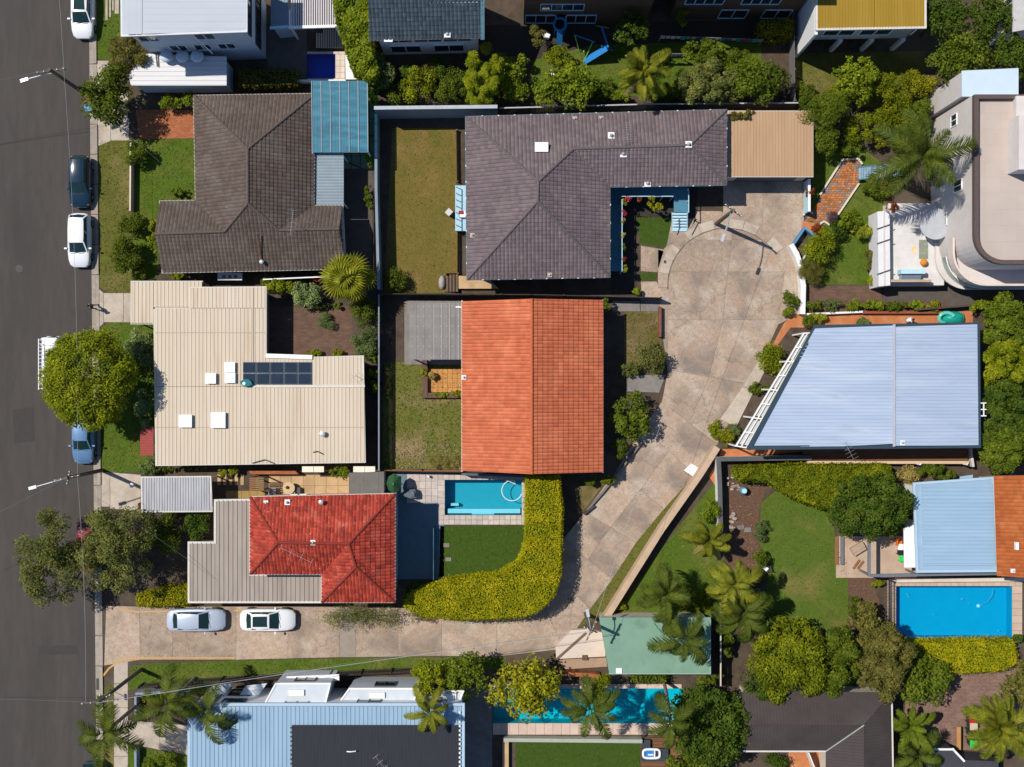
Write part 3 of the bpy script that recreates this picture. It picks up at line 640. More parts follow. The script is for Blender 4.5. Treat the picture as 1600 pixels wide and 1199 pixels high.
# verges, lawns, paths ------------------------------------------------
LG = leafmat('grass_blade', (.09, .11, .014), (.17, .18, .04), .25); LGd = leafmat('grass_blade_dry', (.10, .105, .022), (.20, .165, .06), .25); LGt = leafmat('grass_blade_turf', (.03, .07, .008), (.06, .11, .016), .2)
def lawn(pts, m, label, blade=None, dens=50, hgt=.07, z=Z1, name='lawn'):
    sheet(name, pts, z, m, label)
    if blade: tufts('grass', pts, z, blade, 'short ' + label.split(' ', 1)[0] + ' grass blades on ' + label.split(' ', 1)[1], dens, hgt)
LITM = leafmat('litter_leaf', (.12, .075, .03), (.26, .18, .07), .2)
lawn([(150, -40), (190, -40), (190, 95), (150, 92)], grass_g, 'green verge lawn below the white metal roof', LG)
lawn([(153, 228), (160, 221), (205, 220), (206, 457), (168, 457), (155, 448)], grass_v, 'mown verge lawn along the street beside the parked black car', LGd)
lawn([(207, 219), (303, 217), (306, 312), (252, 316), (246, 435), (207, 440)], grass_g, 'shrubby front lawn of the brown tiled house', LG)
lawn([(158, 512), (170, 504), (241, 505), (241, 738), (162, 738), (158, 730)], grass_g, 'shaded verge lawn under the big round street tree', LG)
lawn([(613, 200), (712, 200), (716, 432), (694, 458), (600, 458)], grass_o, 'dry olive back lawn beside the grey tiled house', LGd, 40, .05)
lawn([(600, 566), (722, 566), (722, 733), (597, 733)], grass_p, 'patchy overgrown back lawn behind the orange tiled house', LGd, 70, .10)
lawn([(975, 487), (1032, 487), (1036, 584), (975, 584)], mat('weedy_lawn', (.13, .10, .035), (.10, .085, .022), 1.5, .95, bump=.7, bscale=22, big=((.22, .16, .09), .5, .8, .45)), 'weedy front lawn of the orange tiled house', LGd, 60, .08)
lawn([(995, 338), (1048, 342), (1050, 368), (1040, 387), (1000, 381)], turf, 'small clipped lawn inside the courtyard by the blue steps', LGt, 60, .04)
lawn([(1001, 426), (1026, 428), (1025, 438), (1001, 438)], turf, 'tiny lawn patch beside the concrete turning circle', LGt, 60, .04)
lawn([(688, 822), (826, 822), (826, 902), (686, 902)], turf, 'deep green lawn between the plunge pool and the hedge', LGt, 60, .04)
lawn([(1243, 83), (1300, 83), (1445, 80), (1445, 168), (1260, 168), (1243, 150)], grass_v, 'sunlit lawn in front of the mustard roofed house', LGd, 40)
lawn([(1270, 200), (1345, 230), (1385, 260), (1385, 445), (1262, 445), (1255, 400), (1268, 350), (1268, 280)], grass_g, 'terraced green lawn beside the orange paved path', LG)
lawn([(895, 984), (945, 962), (985, 900), (1092, 756), (1074, 742), (960, 886), (915, 950)], grass_v, 'narrow verge lawn along the curving concrete lane', LGd, 60)
lawn([(962, 962), (1030, 862), (1118, 752), (1122, 960)], grass_g, 'lawn with palms below the beige garden wall', LG)
lawn([(1190, 785), (1215, 765), (1300, 800), (1306, 850), (1325, 880), (1325, 985), (1190, 985), (1200, 900), (1185, 840)], mat('lush_lawn', (0.0861, 0.1313, 0.0180), (0.0615, 0.1029, 0.0120), 2.6, .95, bump=.7, bscale=22, detail=10, big=[((.19, .15, .05), .25, .8, .54), ((.06, .08, .012), .8, .5, .55)]), 'large open lawn west of the blue swimming pool', LG, 45)
lawn([(806, 1158), (1000, 1158), (1000, 1240), (806, 1240)], turf, 'clipped lawn below the long turquoise pool', LGt, 60, .04)
lawn([(205, 1041), (240, 1037), (380, 1032), (640, 1027), (790, 1028), (790, 1046), (430, 1054), (300, 1064), (200, 1078)], grass_g, 'grass strip between the concrete lane and the slatted fence', LG)
lawn([(163, 1075), (178, 1068), (178, 1240), (163, 1240)], grass_v, 'kerbside grass strip under the bottom street palms', LGd)
lawn([(198, 1165), (292, 1180), (292, 1240), (198, 1240)], grass_g, 'front garden lawn beside the concrete car pad', LG)
lawn([(930, 70), (1190, 62), (1190, 150), (830, 150), (830, 95)], grass_g, 'back lawn of the brick flats behind the date palm', LG, 40)
# footpaths and aprons in slabs
def slabs(name, label, quads, m=concrete, z=.02, base=True, gap=.015):
    t = thing(name, None, None, (0, 0, 0)); tag(t, label, kind='structure')
    for q in quads:
        pts = PL(q)
        MB().prism(inset(pts, gap), 0, z).build('slab', m, t)
    return t
slabs('footpath', 'pale concrete driveway apron and path near the white garage', [[(151, 95), (170, 95), (170, 140), (151, 140)], [(151, 140), (200, 140), (200, 185), (151, 185)], [(152, 185), (173, 185), (173, 221), (152, 229)], [(173, 185), (202, 185), (202, 220), (173, 220)]], concrete_pale)
slabs('footpath', 'pale concrete driveway apron where the person walks', [[(153, 450), (162, 458), (162, 506), (155, 512)], [(162, 458), (193, 458), (193, 504), (162, 504)], [(193, 458), (240, 458), (240, 504), (193, 504)]], concrete_pale)
slabs('footpath', 'concrete driveway apron below the grey carport', [[(157, 738), (172, 738), (172, 792), (157, 792)], [(172, 738), (220, 742), (220, 800), (172, 795)]], concrete_pale)
slabs('footpath', 'concrete footpath strip under the bottom street palms', [[(178, y), (200, y), (200, y+38), (178, y+38)] for y in range(1030, 1240, 38)], concrete_pale)
slabs('car_pad', 'concrete car pad crossing to the blue metal roof', [[(201, 1125), (250, 1130), (250, 1172), (201, 1162)], [(250, 1130), (294, 1133), (294, 1180), (250, 1172)]], concrete_pale)
# the concrete lane and its turning circle: joints recessed between cast slabs
ST = [((166, 947), (163, 1040)), ((218, 948), (219, 1031)), ((270, 948), (270, 1031)), ((369, 948), (369, 1031)), ((450, 948), (450, 1029)), ((531, 949), (531, 1027)), ((556, 949), (556, 1027)), ((622, 950), (622, 1026)), ((690, 950), (690, 1025)), ((776, 950), (776, 1026)), ((845, 935), (880, 1014)),
      ((866, 895), (922, 952)), ((880, 843), (957, 905)), ((914, 800), (994, 848)), ((962, 737), (1038, 795)), ((1004, 668), (1086, 742)), ((1034, 628), (1120, 694)), ((1044, 578), (1172, 600)), ((1043, 500), (1216, 500)), ((1048, 425), (1226, 425)), ((1075, 375), (1212, 375)), ((1118, 358), (1168, 358))]
lane = thing('lane', None, None, (0, 0, 0)); tag(lane, 'curving concrete lane that ends in a round turning circle', kind='structure')
MB().poly([(p.x, p.y, Z1) for p in PL([a for a, b in ST] + [b for a, b in ST][::-1])]).build('joint_bed', joint, lane)
for i in range(len(ST)-1):
    (a, b), (c, d) = ST[i], ST[i+1]; n = 2 if i > 15 else 1
    if i in (12, 13, 14): n = 2
    for k in range(n):
        f = lambda u, v, s: (u[0] + (v[0]-u[0])*s, u[1] + (v[1]-u[1])*s)
        q = PL([f(a, b, k/n), f(a, b, (k+1)/n), f(c, d, (k+1)/n), f(c, d, k/n)])
        MB().prism(inset(q, .008), 0, .03).build('slab', mat('concrete_patch', (.30, .25, .205), (.23, .19, .155), 1.7, .85, bump=.2) if i in (5,) else concrete, lane)
sheet('apron', [(1028, 470), (1028, 405), (1048, 372), (1090, 335), (1130, 332), (1130, 284), (1256, 284), (1256, 376), (1234, 384), (1246, 420), (1250, 450), (1248, 492), (1216, 507), (1172, 602), (1120, 696), (1043, 580)], .004, concrete, 'worn concrete apron surrounding the turning circle')
# ring footpath and drive pads round the turning circle
MB().poly([(p.x, p.y, .034) for p in PL([(1135 + r*1.03*math.cos(math.radians(a)), 446 + r*math.sin(math.radians(a))) for r, seq in ((88.3, range(176, 330, 4)), (90.2, range(328, 172, -4))) for a in seq])]).build('gutter_joint', joint, lane)
ring = thing('ring_path', None, None, (0, 0, 0)); tag(ring, 'concrete kerb path curving round the head of the turning circle', kind='structure')
for k in range(11):
    a0 = math.radians(178 + k*13.5); a1 = math.radians(178 + (k+1)*13.5 - .6); f = lambda a, r: (1135 + r*1.03*math.cos(a), 446 + r*math.sin(a))
    MB().prism(PL([f(a0, 90), f(a1, 90), f(a1, 104), f(a0, 104)]), 0, .05).build('kerb_slab', concrete_pale if k % 3 else concrete, ring)
slabs('forecourt', 'stained concrete forecourt in front of the tan garage roof', [[(1130, 284), (1192, 284), (1192, 350), (1130, 352)], [(1192, 284), (1254, 284), (1252, 372), (1192, 350)], [(1090, 330), (1128, 330), (1128, 355), (1075, 368)]], concrete, .026)
slabs('courtyard_path', 'concrete path slabs beside the courtyard lawn', [[(1001, 384), (1038, 390), (1027, 426), (1001, 424)], [(1050, 342), (1090, 342), (1068, 372), (1041, 386)], [(1001, 440), (1026, 440), (1040, 466), (1003, 466)], [(1028, 390), (1046, 395), (1040, 440), (1028, 438)]], concrete, .026)
slabs('entry_path', 'grey concrete entry path of the orange tiled house', [[(957, 470), (1000, 470), (1000, 487), (957, 487)], [(1001, 470), (1031, 470), (1031, 487), (1001, 487)], [(980, 586), (1040, 586), (1030, 614), (980, 612)]], concrete_grey, .026)
slabs('side_ramp', 'pale concrete crossover beside the sloping pergola', [[(1125, 655), (1160, 605), (1178, 612), (1150, 668)], [(1161, 603), (1190, 555), (1205, 560), (1180, 610)]], concrete_pale, .045)
slabs('lower_kerb', 'pale concrete landing at the top of the beige wall', [[(1068, 735), (1080, 724), (1096, 734), (1086, 747)]], white_paint, .12)
for nm, q, lab in (('yellow_line', [(185, 953), (216, 957.5), (272, 956), (272, 954), (216, 955), (187, 951)], 'yellow no-parking line behind the silver car'), ('yellow_line', [(160, 1060), (172, 1045), (190, 1032.5), (215, 1029.5), (368, 1029), (368, 1027), (214, 1027.3), (188, 1030), (170, 1043), (158, 1058)], 'yellow no-parking line sweeping round the lane corner'), ('yellow_line', [(366, 955), (369, 955), (372, 955.5), (385, 954), (385, 952.5), (366, 953)], 'short yellow line stub between the two lane cars')):
    sheet(nm, q, .036, yellow_line, lab)
slab('manhole_cover', [(892 + 5.4*math.cos(k*.449), 938 + 5.4*math.sin(k*.449)) for k in range(14)], .02, .038, mat('rusty_iron', (.16, .13, .11), (.09, .075, .06), 8, .7), label='round iron manhole cover in the bend of the lane', cat='manhole')
slab('drain_cover', [(1037, 407), (1041, 407), (1041, 412), (1037, 412)], .02, .056, mat('iron', (.05, .05, .05)), label='small square drain cover beside the turning circle', cat='drain')
# paved courts
sheet('brick_drive', [(212, 172), (303, 172), (303, 216), (218, 218)], Z1, terra_brick, 'terracotta brick parking court of the brown tiled house')
sheet('paved_yard', [(420, 480), (548, 478), (556, 560), (420, 560)], Z1, brown_pave, 'brown brick courtyard with a single cactus ball')
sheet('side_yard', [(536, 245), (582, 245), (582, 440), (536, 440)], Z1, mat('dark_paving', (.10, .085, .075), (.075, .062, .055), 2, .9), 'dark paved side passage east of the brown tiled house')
sheet('brick_path', [(1255, 448), (1380, 446), (1378, 471), (1256, 470)], Z1, brown_pave, 'brown brick path below the terraced lawn')
sheet('terracotta_terrace', [(1245, 488), (1520, 486), (1520, 512), (1235, 512), (1200, 560), (1180, 590), (1225, 505)], Z2, terra, 'terracotta terrace behind the blue metal roof')
sheet('terracotta_path', [(1108, 745), (1128, 702), (1520, 700), (1520, 724), (1250, 706), (1122, 716), (1118, 760)], Z2, terra, 'terracotta path along the foot of the blue roofed house')
sheet('brick_patio', [(1418, 1052), (1640, 1042), (1640, 1172), (1410, 1172)], Z1, pink_pave, 'pink brick patio in the far corner garden')
sheet('mulch_bed', [(1138, 752), (1198, 760), (1186, 800), (1184, 830), (1190, 905), (1140, 905), (1130, 850)], Z2, mulch, 'bark mulch bed beside the walled terrace')
sheet('stone_terrace', [(1306, 838), (1432, 838), (1432, 903), (1306, 903)], Z2, mat('beige_terrace', (.46, .34, .25), (.38, .27, .20), 1.5, .85, bump=.1, big=((.28, .2, .15), .7, .4)), 'beige stone terrace with outdoor furniture beside the pale blue roof')
sheet('garden_bed', [(1325, 903), (1362, 903), (1385, 975), (1330, 985)], Z2, mulch, 'leaf-strewn garden bed beside the blue pool')
sheet('planting_bed', [(1262, 472), (1478, 472), (1478, 489), (1258, 490)], Z2, mulch, 'raised planting bed behind the white edging')
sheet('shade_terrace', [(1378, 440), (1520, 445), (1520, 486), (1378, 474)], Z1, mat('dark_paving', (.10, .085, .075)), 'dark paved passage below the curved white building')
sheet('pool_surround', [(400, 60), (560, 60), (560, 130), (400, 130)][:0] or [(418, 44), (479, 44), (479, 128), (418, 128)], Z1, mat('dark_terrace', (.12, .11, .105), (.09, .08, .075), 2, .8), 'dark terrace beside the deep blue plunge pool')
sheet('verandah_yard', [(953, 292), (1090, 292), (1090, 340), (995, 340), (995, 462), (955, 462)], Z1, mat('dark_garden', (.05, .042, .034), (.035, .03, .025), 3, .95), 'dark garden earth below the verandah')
sheet('shade_blue_slate', [(618, 735), (694, 735), (694, 905), (618, 905)], Z1, mat('shade_blue_slate', (.13, .19, .23), (.10, .155, .19), 2, .6), 'slate terrace beside the plunge pool, blue shade put into its colour')  # slate colour shifted to blue, painting in the teal of its shade
sheet('side_passage', [(720, 1075), (769, 1075), (769, 1240), (720, 1240)], Z1, concrete_grey, 'grey paved side passage beside the turquoise pool')
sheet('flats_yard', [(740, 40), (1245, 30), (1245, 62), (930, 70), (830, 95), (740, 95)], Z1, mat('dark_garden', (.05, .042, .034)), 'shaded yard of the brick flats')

# swimming pools --------------------------------------------------------
def pool(key, label, tile, tint, cop_m, cop, depth=1.35, size=.5, ledge=()):
    x0, y0, x1, y1 = POOLS[key]; a = P(x0, y1); b = P(x1, y0); t = thing('swimming_pool', label, 'pool', ((a.x+b.x)/2, (a.y+b.y)/2, 0)); mb = MB(); z = -depth
    q = [(a.x, a.y), (b.x, a.y), (b.x, b.y), (a.x, b.y)]; mb.poly([(x, y, z) for x, y in q])
    for i in range(4): (xa, ya), (xb, yb) = q[i], q[(i+1) % 4]; mb.poly([(xa, ya, .03), (xb, yb, .03), (xb, yb, z), (xa, ya, z)])
    mb.build('basin', tile, t)
    for k, (lx0, ly0, lx1, ly1, lz) in enumerate(ledge): c = P(lx0, ly1); d = P(lx1, ly0); MB().box((c.x, c.y, z), (d.x, d.y, lz)).build('step', mat('pool_step', (.42, .62, .70), (.38, .58, .66), 3, .6), t)
    MB().poly([(x, y, -.09) for x, y in q]).build('water', watermat('water_' + key, tint), t)
    L, T, R_, B = cop
    if T: pavers(t, x0-L, y0-T, x1+R_, y0, size, 0, cop_m, name='coping_paver', th=.05)
    if B: pavers(t, x0-L, y1, x1+R_, y1+B, size, 0, cop_m, name='coping_paver', th=.05)
    if L: pavers(t, x0-L, y0, x0, y1, size, 0, cop_m, name='coping_paver', th=.05)
    if R_: pavers(t, x1, y0, x1+R_, y1, size, 0, cop_m, name='coping_paver', th=.05)
    return t
pool('a', 'teal plunge pool with a curled white hose, beside the tall hedge', mat('pool_tile_teal', (.035, .33, .42), (.03, .29, .38), 2, .5), (.62, .95, 1.0), travertine, (11, 9, 9, 15), 1.3, .45, [(699, 796, 813, 803, -.35), (703, 788, 716, 792, -.75), (737, 803.2, 772, 804.6, -.3)])
pool('b', 'bright blue rectangular pool in the beige paved yard', mat('pool_tile_blue', (.0, .33, .52), (.0, .30, .49), 1.2, .5), (.55, .92, 1.0), mat('pool_deck_beige', (.50, .38, .29), (.43, .32, .24), 2, .8, objr=.08), (14, 12, 16, 6), 1.1, .6)
pool('c', 'long turquoise lap pool shaded by palms', mat('pool_tile_turquoise', (.0, .44, .52), (.0, .40, .48), 1.2, .5), (.55, .95, 1.0), mat('pink_travertine', (.56, .43, .36), (.48, .36, .30), 2, .8, objr=.06), (0, 7, 0, 18), 1.3, .7, [(1038, 1122, 1056, 1129, -.4)])
pool('d', 'small deep blue plunge pool behind the white wall', mat('pool_tile_navy', (.0, .10, .62), (.0, .085, .56), 1.2, .5), (.5, .8, 1.0), mat('cream_pavers', (.60, .50, .42), (.52, .43, .36), 2, .8, objr=.05), (0, 4, 15, 2), 1.3, .5)
pavers(slabs('pool_terrace', 'pale stone terrace between the plunge pool and the red roof', []), 636, 741, 684, 786, .55, 0, travertine, th=.045)

litter('leaf_litter', [(136, 0), (146, 0), (153, 700), (160, 940), (150, 940), (142, 500)], .04, LITM, 'fallen leaves blown along the street gutter', 10)
litter('leaf_litter', [(165, 950), (860, 950), (880, 840), (900, 800), (890, 900), (850, 960), (165, 966)], .045, LITM, 'fallen leaves along the hedge side of the lane', 3)
litter('leaf_litter', [(597, 700), (720, 690), (720, 733), (597, 733)], .05, leafmat('straw_litter', (.24, .17, .09), (.42, .33, .2), .2), 'dry leaves and twigs on the end of the patchy lawn', 60, .14)
litter('leaf_litter', [(600, 566), (616, 566), (616, 733), (600, 733)], .05, MATS['straw_litter'], 'dry leaves along the west fence of the patchy lawn', 20, .12)
litter('leaf_litter', [(1138, 752), (1198, 760), (1186, 830), (1190, 905), (1140, 905)], .04, MATS['straw_litter'], 'pale chips scattered on the mulch bed', 14, .12)
litter('leaf_litter', [(1040, 470), (1226, 470), (1216, 560), (1100, 720), (1010, 690), (1043, 560)], .045, LITM, 'stray leaves scattered over the turning circle', .8)
for q, lb in (([(20, 640), (52, 636), (54, 690), (22, 692)], 'slightly darker repair patch in the asphalt street'), ([(60, 1010), (120, 1008), (121, 1022), (60, 1024)], 'narrow trench repair across the asphalt near the lane')): sheet('road_patch', q, Z2, mat('asphalt_patch', (.056, .05, .046), (.048, .043, .04), 2, .9, bump=.2), lb)
slab('manhole_cover', [(30 + 6*math.cos(k*.449), 420 + 6*math.sin(k*.449)) for k in range(14)], .0, .02, mat('iron', (.05, .05, .05)), label='round iron service cover in the asphalt street', cat='manhole')
t = thing('pool_cleaner', 'white automatic cleaner hose on the floor of the blue pool', 'pool cleaner', P(1540, 940)); MB().tube([P(1552, 921) - Vector((0, 0, .1)), P(1553, 932) - Vector((0, 0, .4)), P(1549, 944) - Vector((0, 0, .8)), P(1538, 951) - Vector((0, 0, 1.0))], .02, 6).build('hose', mat('hose_blue', (.25, .45, .55)), t, smooth=True); MB().dome(P(1537, 951) - Vector((0, 0, 1.08)), .16, .16, .1, 8, 3).build('head', white_paint, t)
litter('leaf_litter', [(1405, 920), (1576, 920), (1576, 993), (1405, 993)], -.08, leafmat('pale_litter', (.3, .28, .2), (.5, .45, .3), .2), 'a few leaves floating on the blue pool', .35, .1)
# ================================================================ BUILDINGS
brick_red = mat('red_brick', (.26, .11, .07), (.19, .078, .05), 3, .9, brick=(.24, .086, (.7, .66, .6)), rot=0)
brick_brown = mat('brown_brick', (.17, .105, .075), (.12, .075, .055), 3, .9, brick=(.24, .086, (.7, .66, .6)))
render_white = mat('white_render', (.74, .74, .73), (.67, .67, .66), 1.5, .75, big=((.55, .53, .5), .5, .3))
frame_w = mat('white_frame', (.75, .75, .74), (.68, .68, .67), 4, .5)
frame_d = mat('dark_frame', (.06, .062, .065), (.04, .042, .045), 4, .5)
pane_m = glassmat('window_glass', (.02, .035, .045))
gut_w = mat('cream_gutter', (.62, .58, .52), (.52, .48, .43), 3, .6)
gut_teal = mat('teal_gutter', (.10, .20, .24), (.08, .16, .20), 3, .5)
gut_d = mat('slate_gutter', (.07, .085, .10), (.05, .062, .075), 3, .5)
def base_of(pts): return (sum(p.x for p in pts)/len(pts), sum(p.y for p in pts)/len(pts), 0)
def doorpart(parent, a, b, t, m, w=.9, h=2.05):
    a = Vector((a[0], a[1], 0)); b = Vector((b[0], b[1], 0)); d = (b-a).normalized(); n = Vector((d.y, -d.x, 0)); c = a + (b-a)*t
    o = MB().beam(c + n*.03 + Vector((0, 0, .03)), c + n*.03 + Vector((0, 0, h)), w, .06, up=n).build('door', m, parent)
    MB().tube([c + n*.10 + d*w*.38 + Vector((0, 0, 1.0)), c + n*.10 + d*w*.28 + Vector((0, 0, 1.0))], .02, 6).build('door_handle', mat('steel', (.5, .5, .5), rough=.3, metal=1), o)
def wins(parent, poly, i, ts, z, w, h, mf=frame_w, bars=1, mg=None):
    a, b = poly[i], poly[(i+1) % len(poly)]
    for t in ts: window(parent, a, b, t, z, w, h, mf, mg or pane_m, bars)
def ccw(pts):
    ar = sum(pts[i].x*pts[(i+1) % len(pts)].y - pts[(i+1) % len(pts)].x*pts[i].y for i in range(len(pts)))
    return pts if ar > 0 else pts[::-1]
def pipe_vent(parent, px, py, h, r=.06, hh=.5, m=None, cap=True, name='vent_pipe'):
    p = P(px, py, h); mb = MB().tube([p - Vector((0, 0, .1)), p + Vector((0, 0, hh))], r, 10)
    o = mb.build(name, m or mat('galvanised', (.55, .56, .57), (.42, .43, .44), 8, .45, .5), parent, smooth=True)
    if cap: MB().tube([p + Vector((0, 0, hh)), p + Vector((0, 0, hh + .05)), p + Vector((0, 0, hh+.1))], [r*1.9, r*1.9, r*.6], 10).build('vent_cap', MATS['galvanised'] if 'galvanised' in MATS else m, o)
def box_vent(parent, px, py, h, s=.4, hh=.3, m=None, name='roof_vent'):
    p = P(px, py, h); o = MB().box((p.x-s*.6, p.y-s*.6, h-.15), (p.x+s*.6, p.y+s*.6, h+.04)).build(name, m or white_paint, parent)
    MB().dome((p.x, p.y, h+.04), s*.36, s*.36, hh, 12, 4).build('cowl', mat('galvanised', (.55, .56, .57), (.42, .43, .44), 8, .45, .5), o, smooth=True)
def skylight(parent, px, py, h, w, l, curb=.22, m=None):
    p = P(px, py, h); o = MB().box((p.x-w/2, p.y-l/2, h-.1), (p.x+w/2, p.y+l/2, h+curb)).build('skylight', mat('skylight_curb', (.55, .55, .55), (.48, .48, .48), 4, .5), parent)
    MB().prism(inset([Vector((p.x-w/2, p.y-l/2, 0)), Vector((p.x+w/2, p.y-l/2, 0)), Vector((p.x+w/2, p.y+l/2, 0)), Vector((p.x-w/2, p.y+l/2, 0))], -.03), h+curb, h+curb+.05).build('dome', m or mat('skylight_acrylic', (.80, .82, .84), (.76, .78, .80), 3, .25, spec=.5), o)
def antenna(px, py, h, ang, label, n=6, L=1.6, mast=1.4):
    p = P(px, py, h); t = thing('tv_antenna', label, 'antenna', p); m = mat('antenna_metal', (.36, .36, .37), (.28, .28, .29), 5, .5, .3); d = Vector((math.cos(ang), math.sin(ang), 0)); s = Vector((-d.y, d.x, 0)); z = Vector((0, 0, mast))
    MB().tube([(0, 0, -.2), (0, 0, mast+.1)], .016, 6).build('mast', m, t, local=True); MB().tube([z - d*L/2, z + d*L/2], .012, 6).build('boom', m, t, local=True)
    for k in range(n): c = z + d*(L*(k/(n-1)-.5)); l = .28 + .03*k; MB().tube([c - s*l, c + s*l], .008, 5).build('element', m, t, local=True)
def flat_metal(t, pts, h, along, m, pitch=.3, ribh=.035, ribw=.09, edge=None, name='roof_sheet', thick=.12):
    q = PL(pts, h); mb = MB(); rib_sheet(mb, q, along, pitch, ribw, ribh); o = mb.build(name, m, t)
    MB().prism([(p.x, p.y) for p in inset(q, .02)], h-thick, h-.006).build('roof_deck', edge or m, t)
    return q

# ---- brown tiled house
tb = mat('brown_tile', (.112, .086, .071), (.082, .062, .051), 1.4, .85, island=.14, speck=((.19, .16, .12), 8, .68), big=[((.14, .117, .10), .35, .6, .5), ((.19, .13, .075), .8, .35, .62)], bump=.2)
h1 = thing('tiled_house', 'brown concrete-tiled house with a cross-gabled roof facing the street', 'house', base_of(PL([(300, 150), (485, 150), (485, 420), (300, 420)])))
K = {'a': (303, 150, 2.9), 'b': (492, 147, 2.9), 'w': (306, 314, 2.9), 'c': (490, 322, 2.9), 'gl': (250, 315, 2.9), 'gr': (535, 322, 2.9), 'bl': (254, 426, 2.9), 'br': (540, 420, 2.9),
     'rl': (242, 366, 4.5), 'j1': (351, 362, 4.5), 'j2': (436, 360, 4.42), 'rr': (530, 358, 4.42), 'mn': (387, 233, 5.55), 'ms': (387, 318, 5.6)}
V = tile_roof(h1, K, [['b', 'a', 'mn'], ['a', 'w', 'j1', 'ms', 'mn'], ['c', 'b', 'mn', 'ms', 'j2'], ['bl', 'br', 'rr', 'j2', 'ms', 'j1', 'rl'], ['w', 'gl', 'rl', 'j1'], ['gr', 'c', 'j2', 'rr']],
    ['bl', 'br', 'gr', 'c', 'b', 'a', 'w', 'gl'], [('mn', 'a'), ('mn', 'b'), ('mn', 'ms'), ('ms', 'j1'), ('ms', 'j2'), ('rl', 'j1'), ('j2', 'rr')], tb, mat('brown_ridge', (.12, .095, .08), (.09, .07, .06), 3, .85), gut_w)
wp = ccw(inset([V[k] for k in ('bl', 'br', 'gr', 'c', 'b', 'a', 'w', 'gl')], .38)); walls(h1, wp, 0, 2.84, brick_brown)
for i in range(len(wp)):
    L = (wp[(i+1) % len(wp)] - wp[i]).length
    if L > 4: wins(h1, wp, i, (.25, .72), 1.0, 1.6, 1.2, frame_w)
for s, a, b, r in ((1, 'bl', 'gl', 'rl'), (-1, 'br', 'gr', 'rr')):
    q = [V[a].copy(), V[b].copy(), V[r].copy()]
    for p in q: p.x += s*.18; p.z -= .1
    MB().poly(q).build('gable', brick_brown, h1)
fl = MB().tube([P(409.5, 409, 3.35), P(402, 366, 4.75)], .055, 8).build('flue_pipe', mat('rust_pipe', (.16, .06, .035), (.10, .04, .03), 8, .8), h1, smooth=True)
pipe_vent(h1, 410, 410, 3.3, .09, .35)
antenna(461, 352, 4.6, 1.45, 'rusty television antenna on the brown tiled roof', 7, 1.9)
MB().box(tuple(P(340, 436, .9)), tuple(P(378, 428, 2.0) )).build('window_awning', frame_w, h1) if False else None
wb_ = thing('window_box', 'white window unit standing out below the brown tiled eave', 'window box', P(359, 433)); 
q = PL([(340, 427), (378, 427), (378, 438), (340, 438)], 1.3); MB().prism(q, 1.1, 1.3).build('sill_box', white_paint, wb_)
for i in range(3): c = P(350 + 9*i, 432.5, 1.3); MB().box((c.x-.14, c.y-.12, 1.3), (c.x+.14, c.y+.12, 1.33)).build('louvre', mat('tan_louvre', (.35, .22, .10), (.2, .13, .08), 6, .7), wb_)
# lean-to and translucent awning on its east side
t = thing('lean_to', 'grey ribbed metal lean-to against the brown tiled house', 'lean-to', P(510, 280)); lean = mat('blue_grey_metal', (.20, .25, .28), (.16, .205, .235), .8, .45, .2)
flat_metal(t, [(481, 240), (537, 240), (537, 321), (481, 321)], 2.7, (1, 0, 0), lean, .24, .03, .08)
for x, y in ((536, 244), (536, 318)): p = P(x, y, 2.6); MB().box((p.x-.05, p.y-.05, 0), (p.x+.05, p.y+.05, 2.6)).build('post', frame_w, t)
t = thing('polycarbonate_awning', 'translucent blue corrugated awning on a white timber frame', 'awning', P(531, 183)); awn = clearmat('blue_polycarbonate', (.055, .26, .37), .8)
q = PL([(487, 127), (574, 127), (575, 238), (488, 238)], 3.2); mb = MB(); rib_sheet(mb, q, (0, 1, 0), .12, .06, .02); mb.build('awning_sheet', awn, t)
for k in range(7): a = q[0].lerp(q[1], k/6); b = q[3].lerp(q[2], k/6); MB().beam(a + Vector((0, 0, .045)), b + Vector((0, 0, .045)), .06, .04).build('batten', mat('grey_batten', (.32, .36, .38), (.24, .27, .29), 6, .7), t)
for k in range(5): a = q[0].lerp(q[3], k/4); b = q[1].lerp(q[2], k/4); MB().beam(a - Vector((0, 0, .07)), b - Vector((0, 0, .07)), .06, .10).build('rafter', gut_teal, t)
for p in q: MB().box((p.x-.05, p.y-.05, 0), (p.x+.05, p.y+.05, 3.05)).build('post', frame_w, t)

# ---- cream metal house with solar panels
cm = mat('cream_metal', (.55, .465, .36), (.505, .425, .325), .5, .75, .0, big=[((.40, .28, .17), .5, .7, .57), ((.58, .51, .42), .25, .5, .5)], stretch=(3, .25, 1), spec=.15)
h2 = thing('metal_house', 'long low house under a cream ribbed metal roof with skylights', 'house', P(400, 600)); H2 = 2.75
flat_metal(h2, [(241, 482), (415, 482), (415, 604), (241, 604)], H2, (0, 1, 0), cm, .30, .035, .09); flat_metal(h2, [(297, 450), (415, 449), (415, 481.5), (297, 481.5)], H2, (0, 1, 0), cm, .30, .035, .09)
flat_metal(h2, [(241, 604.5), (569, 604.5), (570, 722), (244, 727)], H2, (0, 1, 0), cm, .30, .035, .09); flat_metal(h2, [(488, 558), (567, 557), (568, 604), (488, 604)], H2, (0, 1, 0), cm, .30, .035, .09)
flat_metal(h2, [(415.5, 557), (487.5, 559), (487.5, 604), (415.5, 604)], H2-.02, (0, 1, 0), cm, .30, .02, .09)
OUT = [(241, 482), (297, 482), (297, 450), (415, 449), (415, 557), (488, 559), (567, 557), (570, 722), (244, 727)]
gutter(h2, PL(OUT, H2), gut_w, .14, .13, dz=-.07); wq = ccw(inset(PL(OUT, H2), .35)); walls(h2, wq, 0, H2-.14, cream_wall)
